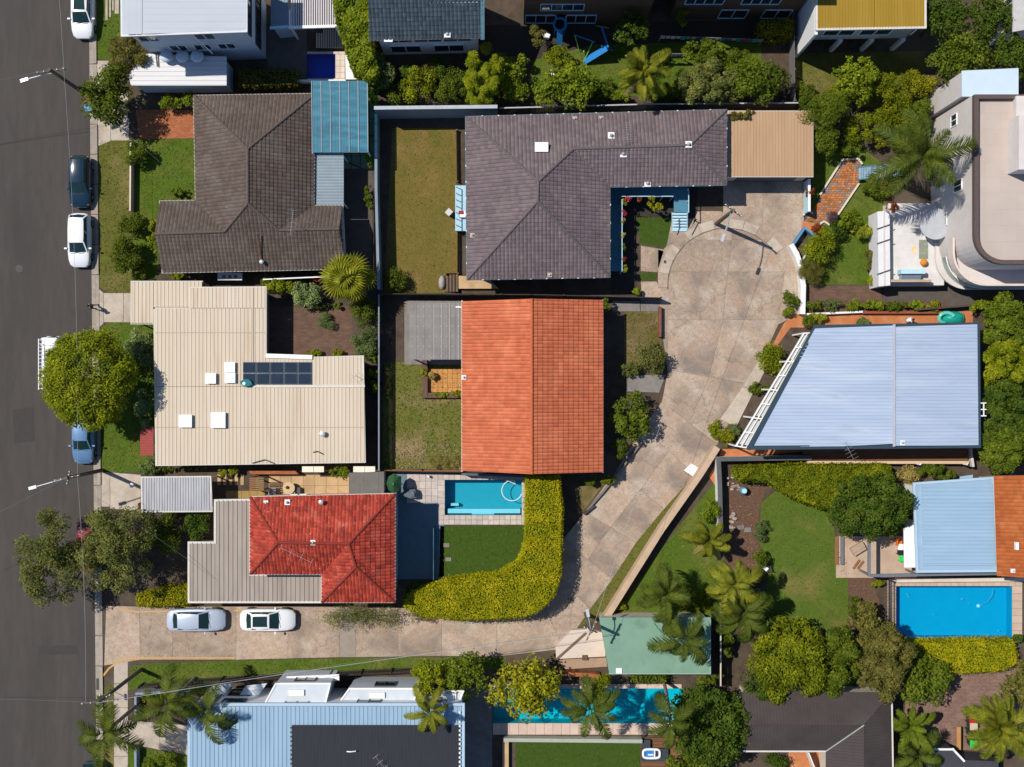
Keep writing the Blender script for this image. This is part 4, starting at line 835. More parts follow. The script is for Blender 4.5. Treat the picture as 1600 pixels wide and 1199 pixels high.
for i in range(len(wq)):
    L = (wq[(i+1) % len(wq)]-wq[i]).length
    if L > 4: wins(h2, wq, i, (.22, .5, .8) if L > 9 else (.3, .7), .9, 1.5, 1.2, frame_d)
MB().beam(P(416, 556, H2+.06), P(488, 558.5, H2+.06), .34, .16).build('parapet', white_paint, h2); MB().beam(P(395, 604, H2+.05), P(570, 603.5, H2+.05), .18, .07).build('flashing', gut_w, h2)
MB().beam(P(395, 603, H2+.05), P(395, 450, H2+.05), .1, .04).build('flashing', cm, h2)
for px, py, w, l, c in ((291, 658, .98, .95, .25), (342, 656.5, 1.12, 1.18, .25), (330.5, 591.5, .78, .78, .25), (360, 574, .78, .75, .2), (360.5, 590.5, .78, .75, .2)): skylight(h2, px, py, H2+.04, w, l, c)
pipe_vent(h2, 505, 678, H2, .12, .35)
for y in (668, 520): MB().beam(P(242, y, H2+.036), P(569 if y > 600 else 414, y, H2+.036), .05, .012).build('sheet_lap', mat('lap_shadow', (.42, .35, .27), (.36, .30, .23), 4, .8), h2)
for q in (((394, 724), (414, 718.5), (428, 724.5)), ((489, 707), (496, 705.5), (505, 710))): MB().tube(PL(q, H2+.12), .04, 6).build('shadow_line', frame_d, h2)  # thin dark tubes stand in for shadow lines on the cream roof
pv = glassmat('solar_glass', (.022, .035, .055), .12)
for i in range(5):
    for j in range(2):
        x0 = 379 + i*21.6; y0 = 566 + j*17.8; a = P(x0+.5, y0+17, H2+.13); b = P(x0+21, y0, H2+.13); t = thing('solar_panel', 'dark solar panel on the cream metal roof, %s of the %s row' % (['first', 'second', 'third', 'fourth', 'fifth'][i], ['upper', 'lower'][j]), 'solar panel', ((a.x+b.x)/2, (a.y+b.y)/2, H2+.05), group='solar panels on the cream roof')
        MB().box((a.x, a.y, H2+.05), (b.x, b.y, H2+.12)).build('frame', mat('panel_frame', (.10, .12, .15), (.08, .10, .12), 4, .4, .5), t); MB().box((a.x+.035, a.y+.035, H2+.12), (b.x-.035, b.y-.035, H2+.127)).build('cell_sheet', pv, t)
t = thing('evaporative_cooler', 'teal plastic roof cooler on the cream metal roof', 'cooler', P(386, 598, H2)); tealp = mat('teal_plastic', (.01, .16, .19), (.008, .12, .15), 5, .4)
c = P(386, 598.5, H2); MB().prism([(c.x + .5*math.cos(k*.785+.4)*(1.1 if k % 2 else .85), c.y + .3*math.sin(k*.785+.4)) for k in range(8)], H2+.03, H2+.4).build('housing', tealp, t); MB().tube([(c.x-.15, c.y-.05, H2+.4), (c.x-.15, c.y-.05, H2+.45)], .13, 12).build('fan_grille', white_paint, t)
antenna(557, 588, H2, .6, 'thin antenna on the corner of the cream metal roof', 4, .9, .9)
t = thing('metal_carport', 'cream ribbed carport roof beside the street footpath', 'carport', P(250, 473)); flat_metal(t, [(205, 440), (296.5, 440), (296.5, 481), (240, 481), (240, 507), (205, 507)][:0] or [(205, 440), (239.5, 440), (239.5, 506), (205, 506)], 2.45, (0, 1, 0), cm, .30, .035, .09); flat_metal(t, [(240, 440), (316, 440), (316, 480), (240, 480)], 2.45, (0, 1, 0), cm, .30, .035, .09, name='roof_sheet')
gutter(t, PL([(205, 506), (240, 506), (240, 480)], 2.45), gut_w, .1, .12, False, dz=-.06); gutter(t, PL([(316, 440), (205, 440), (205, 506)], 2.45), gut_w, .1, .12, False, dz=-.064)
for x, y in ((207, 442), (207, 504), (314, 442), (238, 504)): p = P(x, y, 2.3); MB().box((p.x-.05, p.y-.05, 0), (p.x+.05, p.y+.05, 2.3)).build('post', frame_w, t)
t = thing('porch_awning', 'red painted metal porch roof beside the verge lawn', 'awning', P(230, 690)); rp_ = mat('red_metal', (.30, .055, .045), (.25, .045, .04), 2, .5); flat_metal(t, [(219, 672), (240, 666), (240, 712), (219, 712)], 2.4, (1, 0, 0), rp_, .2, .02, .06)
for x, y in ((220, 675), (220, 710)): p = P(x, y, 2.3); MB().box((p.x-.04, p.y-.04, 0), (p.x+.04, p.y+.04, 2.3)).build('post', frame_w, t)
# ---- grey carport, flat beige roof and red tiled house
t = thing('carport', 'small grey corrugated carport with a cream rim by the street', 'carport', P(275, 773)); q = flat_metal(t, [(221, 746), (329, 745), (331, 799), (222, 800)], 2.55, (0, 1, 0), mat('grey_corrugated', (.36, .36, .38), (.28, .28, .30), 1.2, .45, .3, big=((.2, .2, .22), .8, .4), stretch=(3, .4, 1)), .21, .045, .11, gut_w)
gutter(t, q, gut_w, .12, .16, dz=-.05)
for p in inset(q, .15): MB().box((p.x-.05, p.y-.05, 0), (p.x+.05, p.y+.05, 2.45)).build('post', frame_w, t)
red = mat('red_tile', (.37, .052, .030), (.25, .030, .019), 2.2, .75, island=.3, speck=((.46, .22, .18), 6, .66), big=[((.50, .15, .10), .7, .5, .55), ((.15, .03, .032), 1.6, .5, .58)], bump=.15)
h3 = thing('red_tiled_house', 'two-storey house with a bright red hipped tile roof', 'house', P(505, 855)); e = 5.1
K = {'a': (391, 777, e), 'b': (617, 772, e), 'c': (617, 941, e), 'd': (503, 941, e), 'f': (503, 897, e), 'g': (391, 897, e), 'r1': (435, 848, 6.75), 'r2': (545, 850, 6.8), 'r3': (556, 886, 6.6)}
V = tile_roof(h3, K, [['b', 'a', 'r1', 'r2'], ['a', 'g', 'r1'], ['g', 'f', 'r2', 'r1'], ['f', 'd', 'r3', 'r2'], ['d', 'c', 'r3'], ['c', 'b', 'r2', 'r3']], ['a', 'b', 'c', 'd', 'f', 'g'],
    [('r1', 'a'), ('r1', 'g'), ('r1', 'r2'), ('r2', 'b'), ('r2', 'r3'), ('r3', 'd'), ('r3', 'c')], red, mat('red_ridge', (.24, .04, .025), (.17, .028, .02), 3, .75), gut_w, .27, .42)
wq = ccw(inset([V[k] for k in 'abcdfg'], .3)); walls(h3, wq, 0, 5.0, cream_wall)
for i in range(len(wq)):
    if (wq[(i+1) % len(wq)]-wq[i]).length > 3.5: wins(h3, wq, i, (.22, .75), 3.4, 1.5, 1.2); wins(h3, wq, i, (.22, .75), .9, 1.5, 1.3)
box_vent(h3, 449, 785, 5.45, .35, .25); pipe_vent(h3, 503, 784, 5.4, .1, .45); box_vent(h3, 415.5, 786, 5.35, .3, .1); box_vent(h3, 489, 848, 6.75, .32, .2)
antenna(467, 864, 6.4, -.45, 'long television antenna on the red tiled roof', 4, 2.6, 1.2)
bg = mat('beige_ribbed', (.34, .29, .25), (.275, .235, .20), .8, .6, big=((.2, .165, .14), .6, .5), stretch=(2.5, .3, 1)); h4 = thing('flat_roof_wing', 'flat beige ribbed roof wing wrapped round the red tiles', 'house', P(360, 860)); hb = 3.3
flat_metal(h4, [(336, 782), (390, 781), (390, 940), (336, 940)], hb, (0, 1, 0), bg, .36, .05, .10); flat_metal(h4, [(295, 848), (335.5, 848), (335.5, 940), (295, 940)], hb, (0, 1, 0), bg, .36, .05, .10); flat_metal(h4, [(391, 898), (502, 898), (502, 940), (391, 940)], hb+.03, (0, 1, 0), bg, .36, .05, .10)
OUT = PL([(336, 782), (391, 781), (391, 898), (503, 898), (503, 941), (295, 941), (295, 848), (336, 848)], hb); gutter(h4, OUT, gut_w, .16, .22, dz=-.06); wq = ccw(inset(OUT, .25)); walls(h4, wq, 0, hb-.14, cream_wall)
for i in range(len(wq)):
    if (wq[(i+1) % len(wq)]-wq[i]).length > 4: wins(h4, wq, i, (.25, .7), .9, 1.5, 1.3)
# ---- orange tiled house
org = mat('orange_tile', (.52, .148, .070), (.41, .102, .045), 1.6, .8, island=.1, speck=((.20, .12, .07), 7, .68), big=[((.64, .22, .11), .5, .5, .5), ((.33, .085, .038), 1.1, .45, .6)], bump=.15)
h5 = thing('orange_tiled_house', 'house with a plain gabled orange terracotta tile roof', 'house', P(831, 604)); e = 3.6
K = {'a': (722, 471, e), 'b': (722, 736, e), 'c': (942, 738, e), 'd': (942, 469, e), 'n': (831, 467, 5.75), 's': (831, 741, 5.75)}
V = tile_roof(h5, K, [['a', 'b', 's', 'n'], ['c', 'd', 'n', 's']], ['a', 'b'], [('n', 's')], org, mat('orange_ridge', (.50, .13, .055), (.38, .09, .034), 3, .8), None, .28, .44, roll=.05, cap_r=.12)
ro = h5.children[0]; gutter(ro, [V['a'], V['b']], gut_w, .12, .1, False, dz=-.05); gutter(ro, [V['c'], V['d']], gut_teal, .12, .1, False, dz=-.05)
wq = ccw(inset([V[k] for k in 'abcd'], .3)); walls(h5, wq, 0, 3.5, brick_red)
for i in range(4): wins(h5, wq, i, (.2, .5, .8), .9, 1.5, 1.3, frame_w)
for z, k in (((V['a'], V['d'], V['n']), 1), ((V['b'], V['c'], V['s']), -1)):
    q = [p.copy() for p in z]
    for p in q: p.y -= k*.2; p.z -= .1
    MB().poly(q).build('gable', brick_red, h5)
box_vent(h5, 725, 590, 3.85, .3, .2)
t = thing('grey_awning', 'flat grey metal awning behind the orange tiled roof', 'awning', P(681, 516)); ga = mat('weathered_grey_metal', (.235, .215, .20), (.195, .178, .165), .9, .7, big=((.16, .145, .135), .7, .5)); flat_metal(t, [(639, 474), (721, 473), (721, 562), (639, 562)], 2.7, (0, 1, 0), ga, .62, .015, .05)
q = PL([(639, 474), (721, 473), (721, 562), (639, 562)], 2.7)
for k in (.48, .63, .78, .95): MB().beam(q[0].lerp(q[1], k) + Vector((0, 0, .03)), q[3].lerp(q[2], k) + Vector((0, 0, .03)), .05, .03).build('seam', mat('pale_seam', (.42, .40, .38), (.35, .33, .31), 5, .6), t)
for i in range(9):
    for j in range(6): c = q[0].lerp(q[1], .06 + i*.11).lerp(q[3].lerp(q[2], .06 + i*.11), .06 + j*.176); MB().dome((c.x, c.y, 2.705), .03, .03, .03, 6, 2).build('roof_screw', white_paint, t)
for p in inset(q, .12): MB().box((p.x-.05, p.y-.05, 0), (p.x+.05, p.y+.05, 2.58)).build('post', frame_w, t)
MB().beam(P(712, 480, 2.76), P(721, 480, 2.76), .12, .05).build('flashing', white_paint, t)
slab('awning_slab', [(632, 470), (722, 470), (722, 570), (632, 570)], 0, .06, concrete_grey, label='grey concrete slab under the flat awning', kind='structure')
t = thing('patio', None, None, P(694, 594)); tag(t, 'orange tiled patio sunk behind low brick planters', kind='structure'); pavers(t, 669, 577, 722, 613, .4, .01, mat('orange_patio_tile', (.50, .24, .075), (.42, .18, .05), 2, .7, objr=.1, big=((.55, .33, .14), 1, .5)), th=.03)
t = thing('brick_planter', 'low brown brick planter round the orange patio', 'planter', P(690, 605)); pb = brick_brown
MB().prism(PL([(659, 563), (668, 563), (668, 622), (659, 622)], .5), 0, .5).build('wall', pb, t); MB().prism(PL([(668.5, 614), (722, 614), (722, 622), (668.5, 622)], .5), 0, .48).build('wall', pb, t)
# ---- big grey tiled house
grey = mat('grey_tile', (.158, .123, .128), (.118, .090, .096), 1.3, .8, island=.13, speck=((.25, .22, .2), 8, .69), big=[((.20, .165, .155), .4, .55, .52), ((.085, .07, .075), .9, .5, .58)], bump=.2)
h6 = thing('grey_tiled_house', 'large grey tiled house with an L-shaped hipped roof', 'house', P(880, 300)); e = 3.8
K = {'A': (728, 183, e), 'B': (1135, 172, e), 'C': (1135, 289, e), 'D': (953, 292, e), 'E': (953, 433, e), 'F': (730, 437, e), 'R1': (896, 233, 5.05), 'R2': (1078, 227, 5.05), 'W1': (841, 284, 6.3), 'W2': (840, 315, 6.35)}
V = tile_roof(h6, K, [['B', 'A', 'W1', 'R1', 'R2'], ['C', 'B', 'R2'], ['D', 'C', 'R2', 'R1'], ['E', 'D', 'R1', 'W1', 'W2'], ['F', 'E', 'W2'], ['A', 'F', 'W2', 'W1']], list('ABCDEF'),
    [('W1', 'A'), ('W1', 'R1'), ('R1', 'R2'), ('R2', 'B'), ('R2', 'C'), ('W1', 'W2'), ('W2', 'F'), ('W2', 'E')], grey, mat('grey_ridge', (.13, .11, .11), (.10, .085, .085), 3, .8), gut_teal, .30, .33)
wq = ccw(inset([V[k] for k in 'ABCDEF'], .5)); walls(h6, wq, 0, 3.72, mat('teal_render', (.16, .25, .30), (.13, .21, .26), 2, .7))
for i in range(6): wins(h6, wq, i, (.2, .5, .8), 1.1, 1.6, 1.4, frame_w)
ro = h6.children[0]; E6 = [V[k] for k in 'ABCDEF']
for i in range(6):
    a, b = E6[i], E6[(i+1) % 6]; n = max(2, int((b-a).length/1.25))
    for k in range(1, n): c = a.lerp(b, k/n); MB().box((c.x-.07, c.y-.07, c.z-.03), (c.x+.07, c.y+.07, c.z+.035)).build('gutter_bracket', white_paint, ro)
skylight(h6, 846, 231, 5.1, .98, .68, .22)
for x, y, h in ((955, 212, 4.75), (974, 241, 4.85), (1076, 226, 5.1), (1012, 287, 3.95)): box_vent(h6, x, y, h, .42, .3)
for x, y, h in ((898, 186, 4.0), (939, 185, 4.0), (859, 430, 4.0), (738, 368, 4.1)): box_vent(h6, x, y, h, .3, .16, concrete_pale)
antenna(978, 211, 4.8, -1.45, 'silver television antenna on the grey tiled roof', 9, 1.5, .9)
t = thing('garage', 'tan ribbed metal garage roof beside the grey tiled house', 'garage', P(1204, 225)); tan = mat('tan_metal', (.42, .275, .165), (.36, .23, .135), .6, .6, big=((.26, .155, .085), .8, .5, .6), stretch=(3, .3, 1)); OUT = PL([(1138, 174), (1270, 174), (1270, 276), (1138, 276)], 3.0)
flat_metal(t, [(1138, 174), (1270, 174), (1270, 276), (1138, 276)], 3.0, (0, 1, 0), tan, .25, .03, .07); gutter(t, OUT, gut_w, .1, .12, dz=-.07); wq = ccw(inset(OUT, .15)); walls(t, wq, 0, 2.88, cream_wall)
a, b = wq[0], wq[1]
for i in range(4):
    a, b = wq[i], wq[(i+1) % 4]
    if abs((b-a).y) < .1 and a.y < OUT[0].y - 3: c = (a+b)/2; MB().box((c.x-2.4, c.y-.06, .02), (c.x+2.4, c.y-.01, 2.2)).build('garage_door', mat('garage_door', (.10, .12, .13), (.08, .10, .11), 3, .5), t)
# verandah deck, steps and side porch of the grey house
teal_deck = mat('teal_deck', (.075, .21, .29), (.06, .175, .25), 2, .6); pale_blue = mat('pale_blue_paint', (.42, .62, .72), (.36, .55, .65), 3, .55)
t = thing('verandah', 'blue painted verandah wrapping the courtyard of the grey tiled house', 'verandah', P(970, 360)); dk = 1.3
for k, q in enumerate(([(955, 293), (972, 293), (972, 424), (955, 424)], [(972.3, 293), (1076, 293), (1076, 307), (972.3, 307)], [(1053, 307.3), (1076, 307.3), (1076, 332), (1053, 332)])):
    MB().prism(PL(q, dk), dk-.15, dk).build('deck', teal_deck, t)
for a, b in (((972, 312), (972, 424)), ((972, 307), (1052, 307)), ((1076, 295), (1076, 332))):
    A, B = P(*a, dk+.9), P(*b, dk+.9); MB().beam(A, B, .06, .06).build('handrail', pale_blue, t); n = int((B-A).length/.8)
    for k in range(n+1): c = A.lerp(B, k/n); MB().box((c.x-.03, c.y-.03, 0), (c.x+.03, c.y+.03, dk+.87)).build('baluster', pale_blue, t)
for k in range(6): a = P(1050, 336 + k*4.6, 1.1-k*.2); b = P(1074, 333 + k*4.6, 1.1-k*.2); MB().box((a.x, a.y, 1.1-k*.2), (b.x, b.y, 1.15-k*.2)).build('tread', pale_blue, t)
for x in (1050, 1074): MB().beam(P(x, 332, 2.1), P(x, 360, .95), .06, .06).build('stair_rail', pale_blue, t)
a = P(1050, 361.5, .1); b = P(1073, 357, .1); MB().box((a.x, a.y, 0), (b.x, b.y, .12)).build('landing', pale_blue, t)
t = thing('side_porch', 'pale blue slatted porch deck on the west side of the grey house', 'porch', P(720, 325))
for k in range(10): MB().prism(PL([(712 + k*1.6, 290), (713.4 + k*1.6, 290), (713.4 + k*1.6, 361), (712 + k*1.6, 361)], .9), .82, .9).build('deck_board', pale_blue, t)
MB().prism(PL([(713, 291), (728, 291), (728, 360), (713, 360)], .8), 0, .8).build('base', teal_deck, t)
MB().beam(P(712, 290, 1.7), P(712, 361, 1.7), .06, .06).build('handrail', pale_blue, t)
for k in range(8): c = P(712, 290 + k*10, 1.7); MB().box((c.x-.025, c.y-.025, .8), (c.x+.025, c.y+.025, 1.68)).build('baluster', pale_blue, t)
t = thing('timber_stair', 'dark timber garden steps beside the dry olive lawn', 'stairs', P(707, 442))
for k in range(4): MB().prism(PL([(697 + k*5, 429), (700.5 + k*5, 429), (700.5 + k*5, 456), (697 + k*5, 456)], .2+.1*k), 0, .2+.1*k).build('tread', mat('old_timber', (.16, .11, .075), (.11, .075, .05), 4, .85), t)
slab('porch_landing', [(717, 432), (760, 434), (780, 452), (717, 452)], 0, .5, sand_pave, label='sandstone landing below the grey tiled eave', kind='structure')

# ---- blue metal house with sloping pergola
bm_ = mat('pale_blue_metal', (.38, .455, .57), (.33, .40, .515), .35, .5, .1, big=[((.47, .52, .60), .3, .7, .48), ((.27, .33, .40), .6, .6, .57)], stretch=(.4, 2.5, 1), spec=.25)
h7 = thing('blue_metal_house', 'house under a wide pale blue metal roof with a slanting west edge', 'house', P(1370, 605)); e = 5.0
A = [(1275, 511, e), (1397, 509, e+.25), (1397, 697, e+.25), (1172, 699, e)]; B = [(1397, 508, e+.25), (1527, 507, e), (1529, 696, e), (1397, 697, e+.25)]
for f in (A, B): mb = MB(); rib_sheet(mb, [P(*p) for p in f], (1, 0, 0), .27, .06, .03); mb.build('roof_sheet', bm_, h7)
MB().beam(P(1397, 507, e+.3), P(1397, 698, e+.3), .2, .05).build('ridge_cap', mat('ridge_flash', (.40, .44, .52), (.36, .33, .35), 6, .5), h7)
OUT = [P(1275, 511, e), P(1528, 507, e), P(1530, 697, e), P(1171, 700, e)]; gutter(h7, OUT, mat('navy_gutter', (.035, .06, .085), (.03, .05, .07), 3, .5), .32, .2, dz=-.12)
MB().prism([(p.x, p.y) for p in inset(OUT, .1)], e-.35, e-.25).build('soffit', frame_w, h7); wq = ccw(inset(OUT, .7)); walls(h7, wq, 0, e-.36, mat('pale_render', (.52, .50, .48), (.46, .44, .42), 2, .8))
for i in range(4): wins(h7, wq, i, (.2, .5, .8), 3.0, 1.6, 1.3, frame_w); wins(h7, wq, i, (.2, .5, .8), .5, 1.6, 1.7, frame_w)
box_vent(h7, 1410, 692, e+.2, .3, .2)
antenna(1322, 703, 4.6, -1.1, 'spiky television antenna hanging over the edge of the blue metal roof', 6, 1.5, .8)
t = thing('pergola', 'white pergola slanting along the west edge of the blue roof', 'pergola', P(1205, 610)); hp = 3.6
o1, o2, i1, i2 = P(1150, 697, hp), P(1256, 521, hp), P(1174, 701, hp), P(1274, 520, hp)
for s, m in ((0, .12), (.33, .08), (.66, .08), (1, .12)): MB().beam(o1.lerp(i1, s), o2.lerp(i2, s), m, .14).build('beam', frame_w, t)
for k in range(9): MB().beam(o1.lerp(o2, k/8) + Vector((0, 0, .08)), i1.lerp(i2, k/8) + Vector((0, 0, .08)), .1, .1).build('rafter', frame_w, t)
for k in range(5): c = o1.lerp(o2, k/4); MB().box((c.x-.06, c.y-.06, 0), (c.x+.06, c.y+.06, hp-.07)).build('post', frame_w, t)
for k in range(4):
    f = lambda s, r: o1.lerp(o2, s).lerp(i1.lerp(i2, s), r) + Vector((0, 0, -.09)); MB().poly([f(k*.25+.02, .05), f(k*.25+.23, .05), f(k*.25+.23, .62), f(k*.25+.02, .62)]).build('shade_panel', mat('shade_sheet', (.50, .50, .48), (.38, .38, .37), 2, .7), t)
t = thing('rear_deck', 'long brown timber deck under the south eave of the blue roof', 'deck', P(1380, 713))
for k in range(7): MB().prism(PL([(1255, 698 + k*3.1), (1512, 698 + k*3.1), (1512, 700.8 + k*3.1), (1255, 700.8 + k*3.1)], 1.0), .9, 1.0).build('deck_board', deckm, t)
MB().prism(PL([(1262, 720.5), (1514, 720.5), (1514, 725), (1262, 725)], 1.1), 0, 1.12).build('coping', mat('cream_coping', (.58, .43, .28), (.50, .37, .24), 3, .8), t)
for x in (1438, 1511): MB().box(tuple(P(x-1.2, 727, 1.7)[:2]) + (0,), tuple(P(x+1.2, 724, 1.7)[:2]) + (1.7,)).build('post', frame_w, t)
# ---- pale blue shed roof and orange tile corner
h8 = thing('blue_roof_cottage', 'cottage with a pale blue ribbed roof beside the beige terrace', 'house', P(1490, 820)); e = 3.4; pb_ = mat('sky_blue_metal', (.30, .43, .55), (.26, .385, .50), .4, .42, .1, stretch=(.4, 2, 1), big=((.36, .49, .60), .4, .5))
flat_metal(h8, [(1440, 760), (1551, 757), (1556, 884), (1442, 884)], e+.12, (1, 0, 0), pb_, .30, .03, .07); OUT = PL([(1428, 756), (1552, 747), (1558, 892), (1433, 893)], e); MB().prism([(p.x, p.y) for p in OUT], e-.14, e).build('roof_border', pb_, h8); gutter(h8, OUT, mat('light_blue_trim', (.38, .50, .60), (.34, .46, .56), 3, .5), .2, .16, dz=0)
wq = ccw(inset(OUT, .3)); walls(h8, wq, 0, e-.16, render_white)
for i in range(4): wins(h8, wq, i, (.3, .7), .9, 1.6, 1.3, frame_d)
MB().prism(PL([(1412, 826), (1429, 820), (1431, 887), (1413, 887)], 2.6), 2.5, 2.6).build('white_awning', white_paint, h8); MB().prism(PL([(1500, 745), (1520, 742), (1520, 757), (1500, 757)], e-.2), e-.3, e-.2).build('roof_lip', pb_, h8)
h9 = thing('terracotta_tiled_house', 'corner of a house with weathered terracotta orange tiles', 'house', P(1580, 825)); og = mat('rust_tile', (.36, .10, .028), (.28, .07, .02), 1.5, .8, island=.14, bump=.15, big=((.42, .15, .05), .7, .5))
V = tile_roof(h9, {'a': (1553, 744, 3.9), 'b': (1558, 900, 3.9), 'c': (1640, 905, 5.6), 'd': (1640, 742, 5.6)}, [['a', 'b', 'c', 'd']], ['a', 'b'], [], og, og, None, .3, .33); walls(h9, inset([V[k] for k in 'abcd'], .4), 0, 3.7, cream_wall)
c = P(1588, 853, 4.7); MB().box((c.x-.12, c.y-.3, 4.6), (c.x+.1, c.y+.3, 4.95)).build('roof_vent', white_paint, h9); box_vent(h9, 1583, 892, 4.6, .25, .1)
# ---- green flat roofed garage by the lane
h10 = thing('green_roof_garage', 'garage with a flat sage green roof at the bend of the lane', 'garage', P(1025, 1010)); gr = mat('sage_green_membrane', (.175, .295, .215), (.15, .26, .185), .8, .7, big=[((.10, .15, .11), .9, .6, .58), ((.22, .34, .26), .3, .4, .5)]); e = 3.0
OUT = PL([(936, 965), (1110, 965), (1110, 1053), (952, 1053)], e); MB().prism([(p.x, p.y) for p in OUT], e-.2, e).build('roof', gr, h10); wq = ccw(inset(OUT, .2)); walls(h10, wq, 0, e-.2, cream_wall)
skylight(h10, 967, 1048, e, .42, .36, .05); a = P(1022, 984, e+.05)
MB().beam(P(1022, 974, e+.06), P(1034, 989, e+.06), .03, .04).build('cable', frame_d, h10)
gutter(h10, [OUT[1], OUT[2], OUT[3]], mat('pale_green_trim', (.28, .38, .31), (.24, .33, .27), 3, .6), .08, .2, False, dz=-.08)
t = thing('lane_terrace', 'cream paved landing with a brown diagonal strip beside the green roof', 'terrace', P(905, 1010))
MB().prism(PL([(868, 1010), (893, 985), (922, 983), (944, 990), (946, 1026), (869, 1030)], .6), 0, .6).build('paving', mat('cream_landing', (.58, .48, .40), (.52, .43, .36), 2, .8), t); MB().beam(P(869, 1031, .63), P(916, 989, .63), .2, .05).build('drain_strip', mat('brown_strip', (.17, .115, .085), (.13, .09, .065), 4, .8), t)
MB().prism(PL([(871, 1031), (947, 1028), (949, 1042), (884, 1046)], .5), 0, .5).build('lower_step', mat('tan_landing', (.36, .24, .16), (.30, .20, .13), 2, .8), t); MB().prism(PL([(910, 1025), (918, 1025), (918, 1033), (910, 1033)], .9), 0, .72).build('pier', brick_brown, t)
# ---- white three-storey house by the street
h11 = thing('white_metal_house', 'tall white house with a flat white metal roof and shaded blue wall', 'house', P(300, 60)); e = 8.6; wm = mat('white_metal', (.44, .465, .50), (.415, .44, .475), .4, .75, .0, big=((.47, .49, .52), .3, .5), stretch=(.4, 2, 1), spec=.15); wallb = mat('blue_white_render', (.50, .56, .62), (.45, .51, .57), 1.2, .75, big=((.36, .41, .46), .4, .4))
q = flat_metal(h11, [(189, -60), (222, -60), (222, 54.5), (190, 56)], e, (0, 1, 0), wm, .6, .006, .05); flat_metal(h11, [(222.6, -60), (385, -60), (385, 48.5), (222.6, 54.5)], e, (1, 0, 0), wm, .5, .01, .05)
OUT = PL([(189, -60), (385, -60), (385, 49), (190, 56)], e); gutter(h11, OUT, mat('pale_gutter', (.6, .6, .61), (.52, .52, .53), 3, .5), .14, .16, dz=-.08); wq = ccw(inset(OUT, .35)); walls(h11, wq, 0, e-.15, wallb)
for i in range(4):
    a, b = wq[i], wq[(i+1) % 4]
    if abs((b-a).y) < 1.2: wins(h11, wq, i, (.12, .62), 6.0, 1.5, 1.4, frame_w); wins(h11, wq, i, (.3, .52, .74), 3.3, 1.3, 1.4, frame_w)
    else: wins(h11, wq, i, (.2, .5, .8), 5.6, 1.6, 1.8, frame_d); wins(h11, wq, i, (.2, .5, .8), 2.2, 1.6, 1.8, frame_d)
for x in (258, 283, 306):
    c = P(x, 86, 3.9); MB().dome((c.x, c.y, 3.5), .55, .5, .35, 12, 4).build('window_hood', wallb, h11, smooth=True)
MB().tube([P(300, 54, 8.2), P(332, 84, 3.3)], .05, 6).build('downpipe', frame_w, h11)
t = thing('white_garage', 'low garage with a white ribbed metal roof beside the street tree', 'garage', P(280, 110)); wr = mat('white_ribbed', (.62, .61, .61), (.57, .56, .56), .5, .45, big=((.55, .54, .54), .5, .3), stretch=(.3, 2, 1))
pts = [(228, 84), (354, 88), (354, 134), (205, 134), (200, 118)]; flat_metal(t, pts, 3.0, (1, 0, 0), wr, .36, .04, .07); walls(t, inset(PL(pts, 3.0), .2), 0, 2.86, wallb); MB().tube([P(244, 86, 3.2), P(246, 104, 3.15)], .06, 6).build('flue', frame_d, t)
# louvred pergola, bench slats and white wall round the small pool
t = thing('louvre_pergola', 'louvred white pergola roof over the small blue pool terrace', 'pergola', P(490, 15)); lv = mat('louvre_white', (.56, .52, .53), (.50, .46, .47), 3, .5); hp = 3.2
for k in range(20): x = 456 + k*3.55; MB().beam(P(x, -50, hp), P(x, 41, hp), .1, .14).build('louvre', lv, t)
MB().beam(P(451, 43.5, hp), P(527, 41.5, hp), .22, .24).build('beam', white_paint, t); MB().beam(P(453, 16, hp-.01), P(453, 43, hp-.01), .12, .2).build('beam', white_paint, t)
for x in (454, 525): p = P(x, 42, hp); MB().box((p.x-.08, p.y-.08, 0), (p.x+.08, p.y+.08, hp-.12)).build('post', white_paint, t)
t = thing('pavilion_roof', 'blue ribbed metal roof in the shade beside the louvred pergola', 'house', P(438, 10)); flat_metal(t, [(423, -60), (450, -60), (450, 40), (423, 43)], 3.3, (0, 1, 0), mat('shade_blue_metal', (.20, .24, .28), (.17, .205, .24), 1, .5, .2), .22, .03, .06); MB().beam(P(422, 44, 3.25), P(450, 42, 3.25), .2, .2).build('gutter', pale_blue, t); walls(t, inset(PL([(423, -60), (450, -60), (450, 40), (423, 43)], 3.3), .1), 0, 3.1, wallb)
t = thing('slat_bench', 'slatted timber platform between the pergola and the small pool', 'platform', P(512, 60))
for k in range(12): x = 494 + k*3.6; MB().prism(PL([(x, 52 if k < 3 else 46), (x+2.3, 52 if k < 3 else 46), (x+2.3, 75), (x, 75)], .5), .42, .5).build('slat', mat('pale_slat', (.52, .44, .36), (.44, .37, .30), 4, .7), t)
MB().prism(PL([(494, 48), (537, 48), (537, 75), (494, 75)], .4), 0, .4).build('base', frame_d, t)
t = thing('white_wall', 'white rendered wall and ledge round the small blue pool', 'wall', P(530, 115)); MB().prism(PL([(464, 124.5), (540, 124.5), (540, 128.5), (464, 128.5)], .6), 0, .6).build('wall', white_paint, t); MB().prism(PL([(539, 72), (545, 80), (558, 124), (540, 124.2)], .6), 0, .58).build('ledge', white_paint, t)
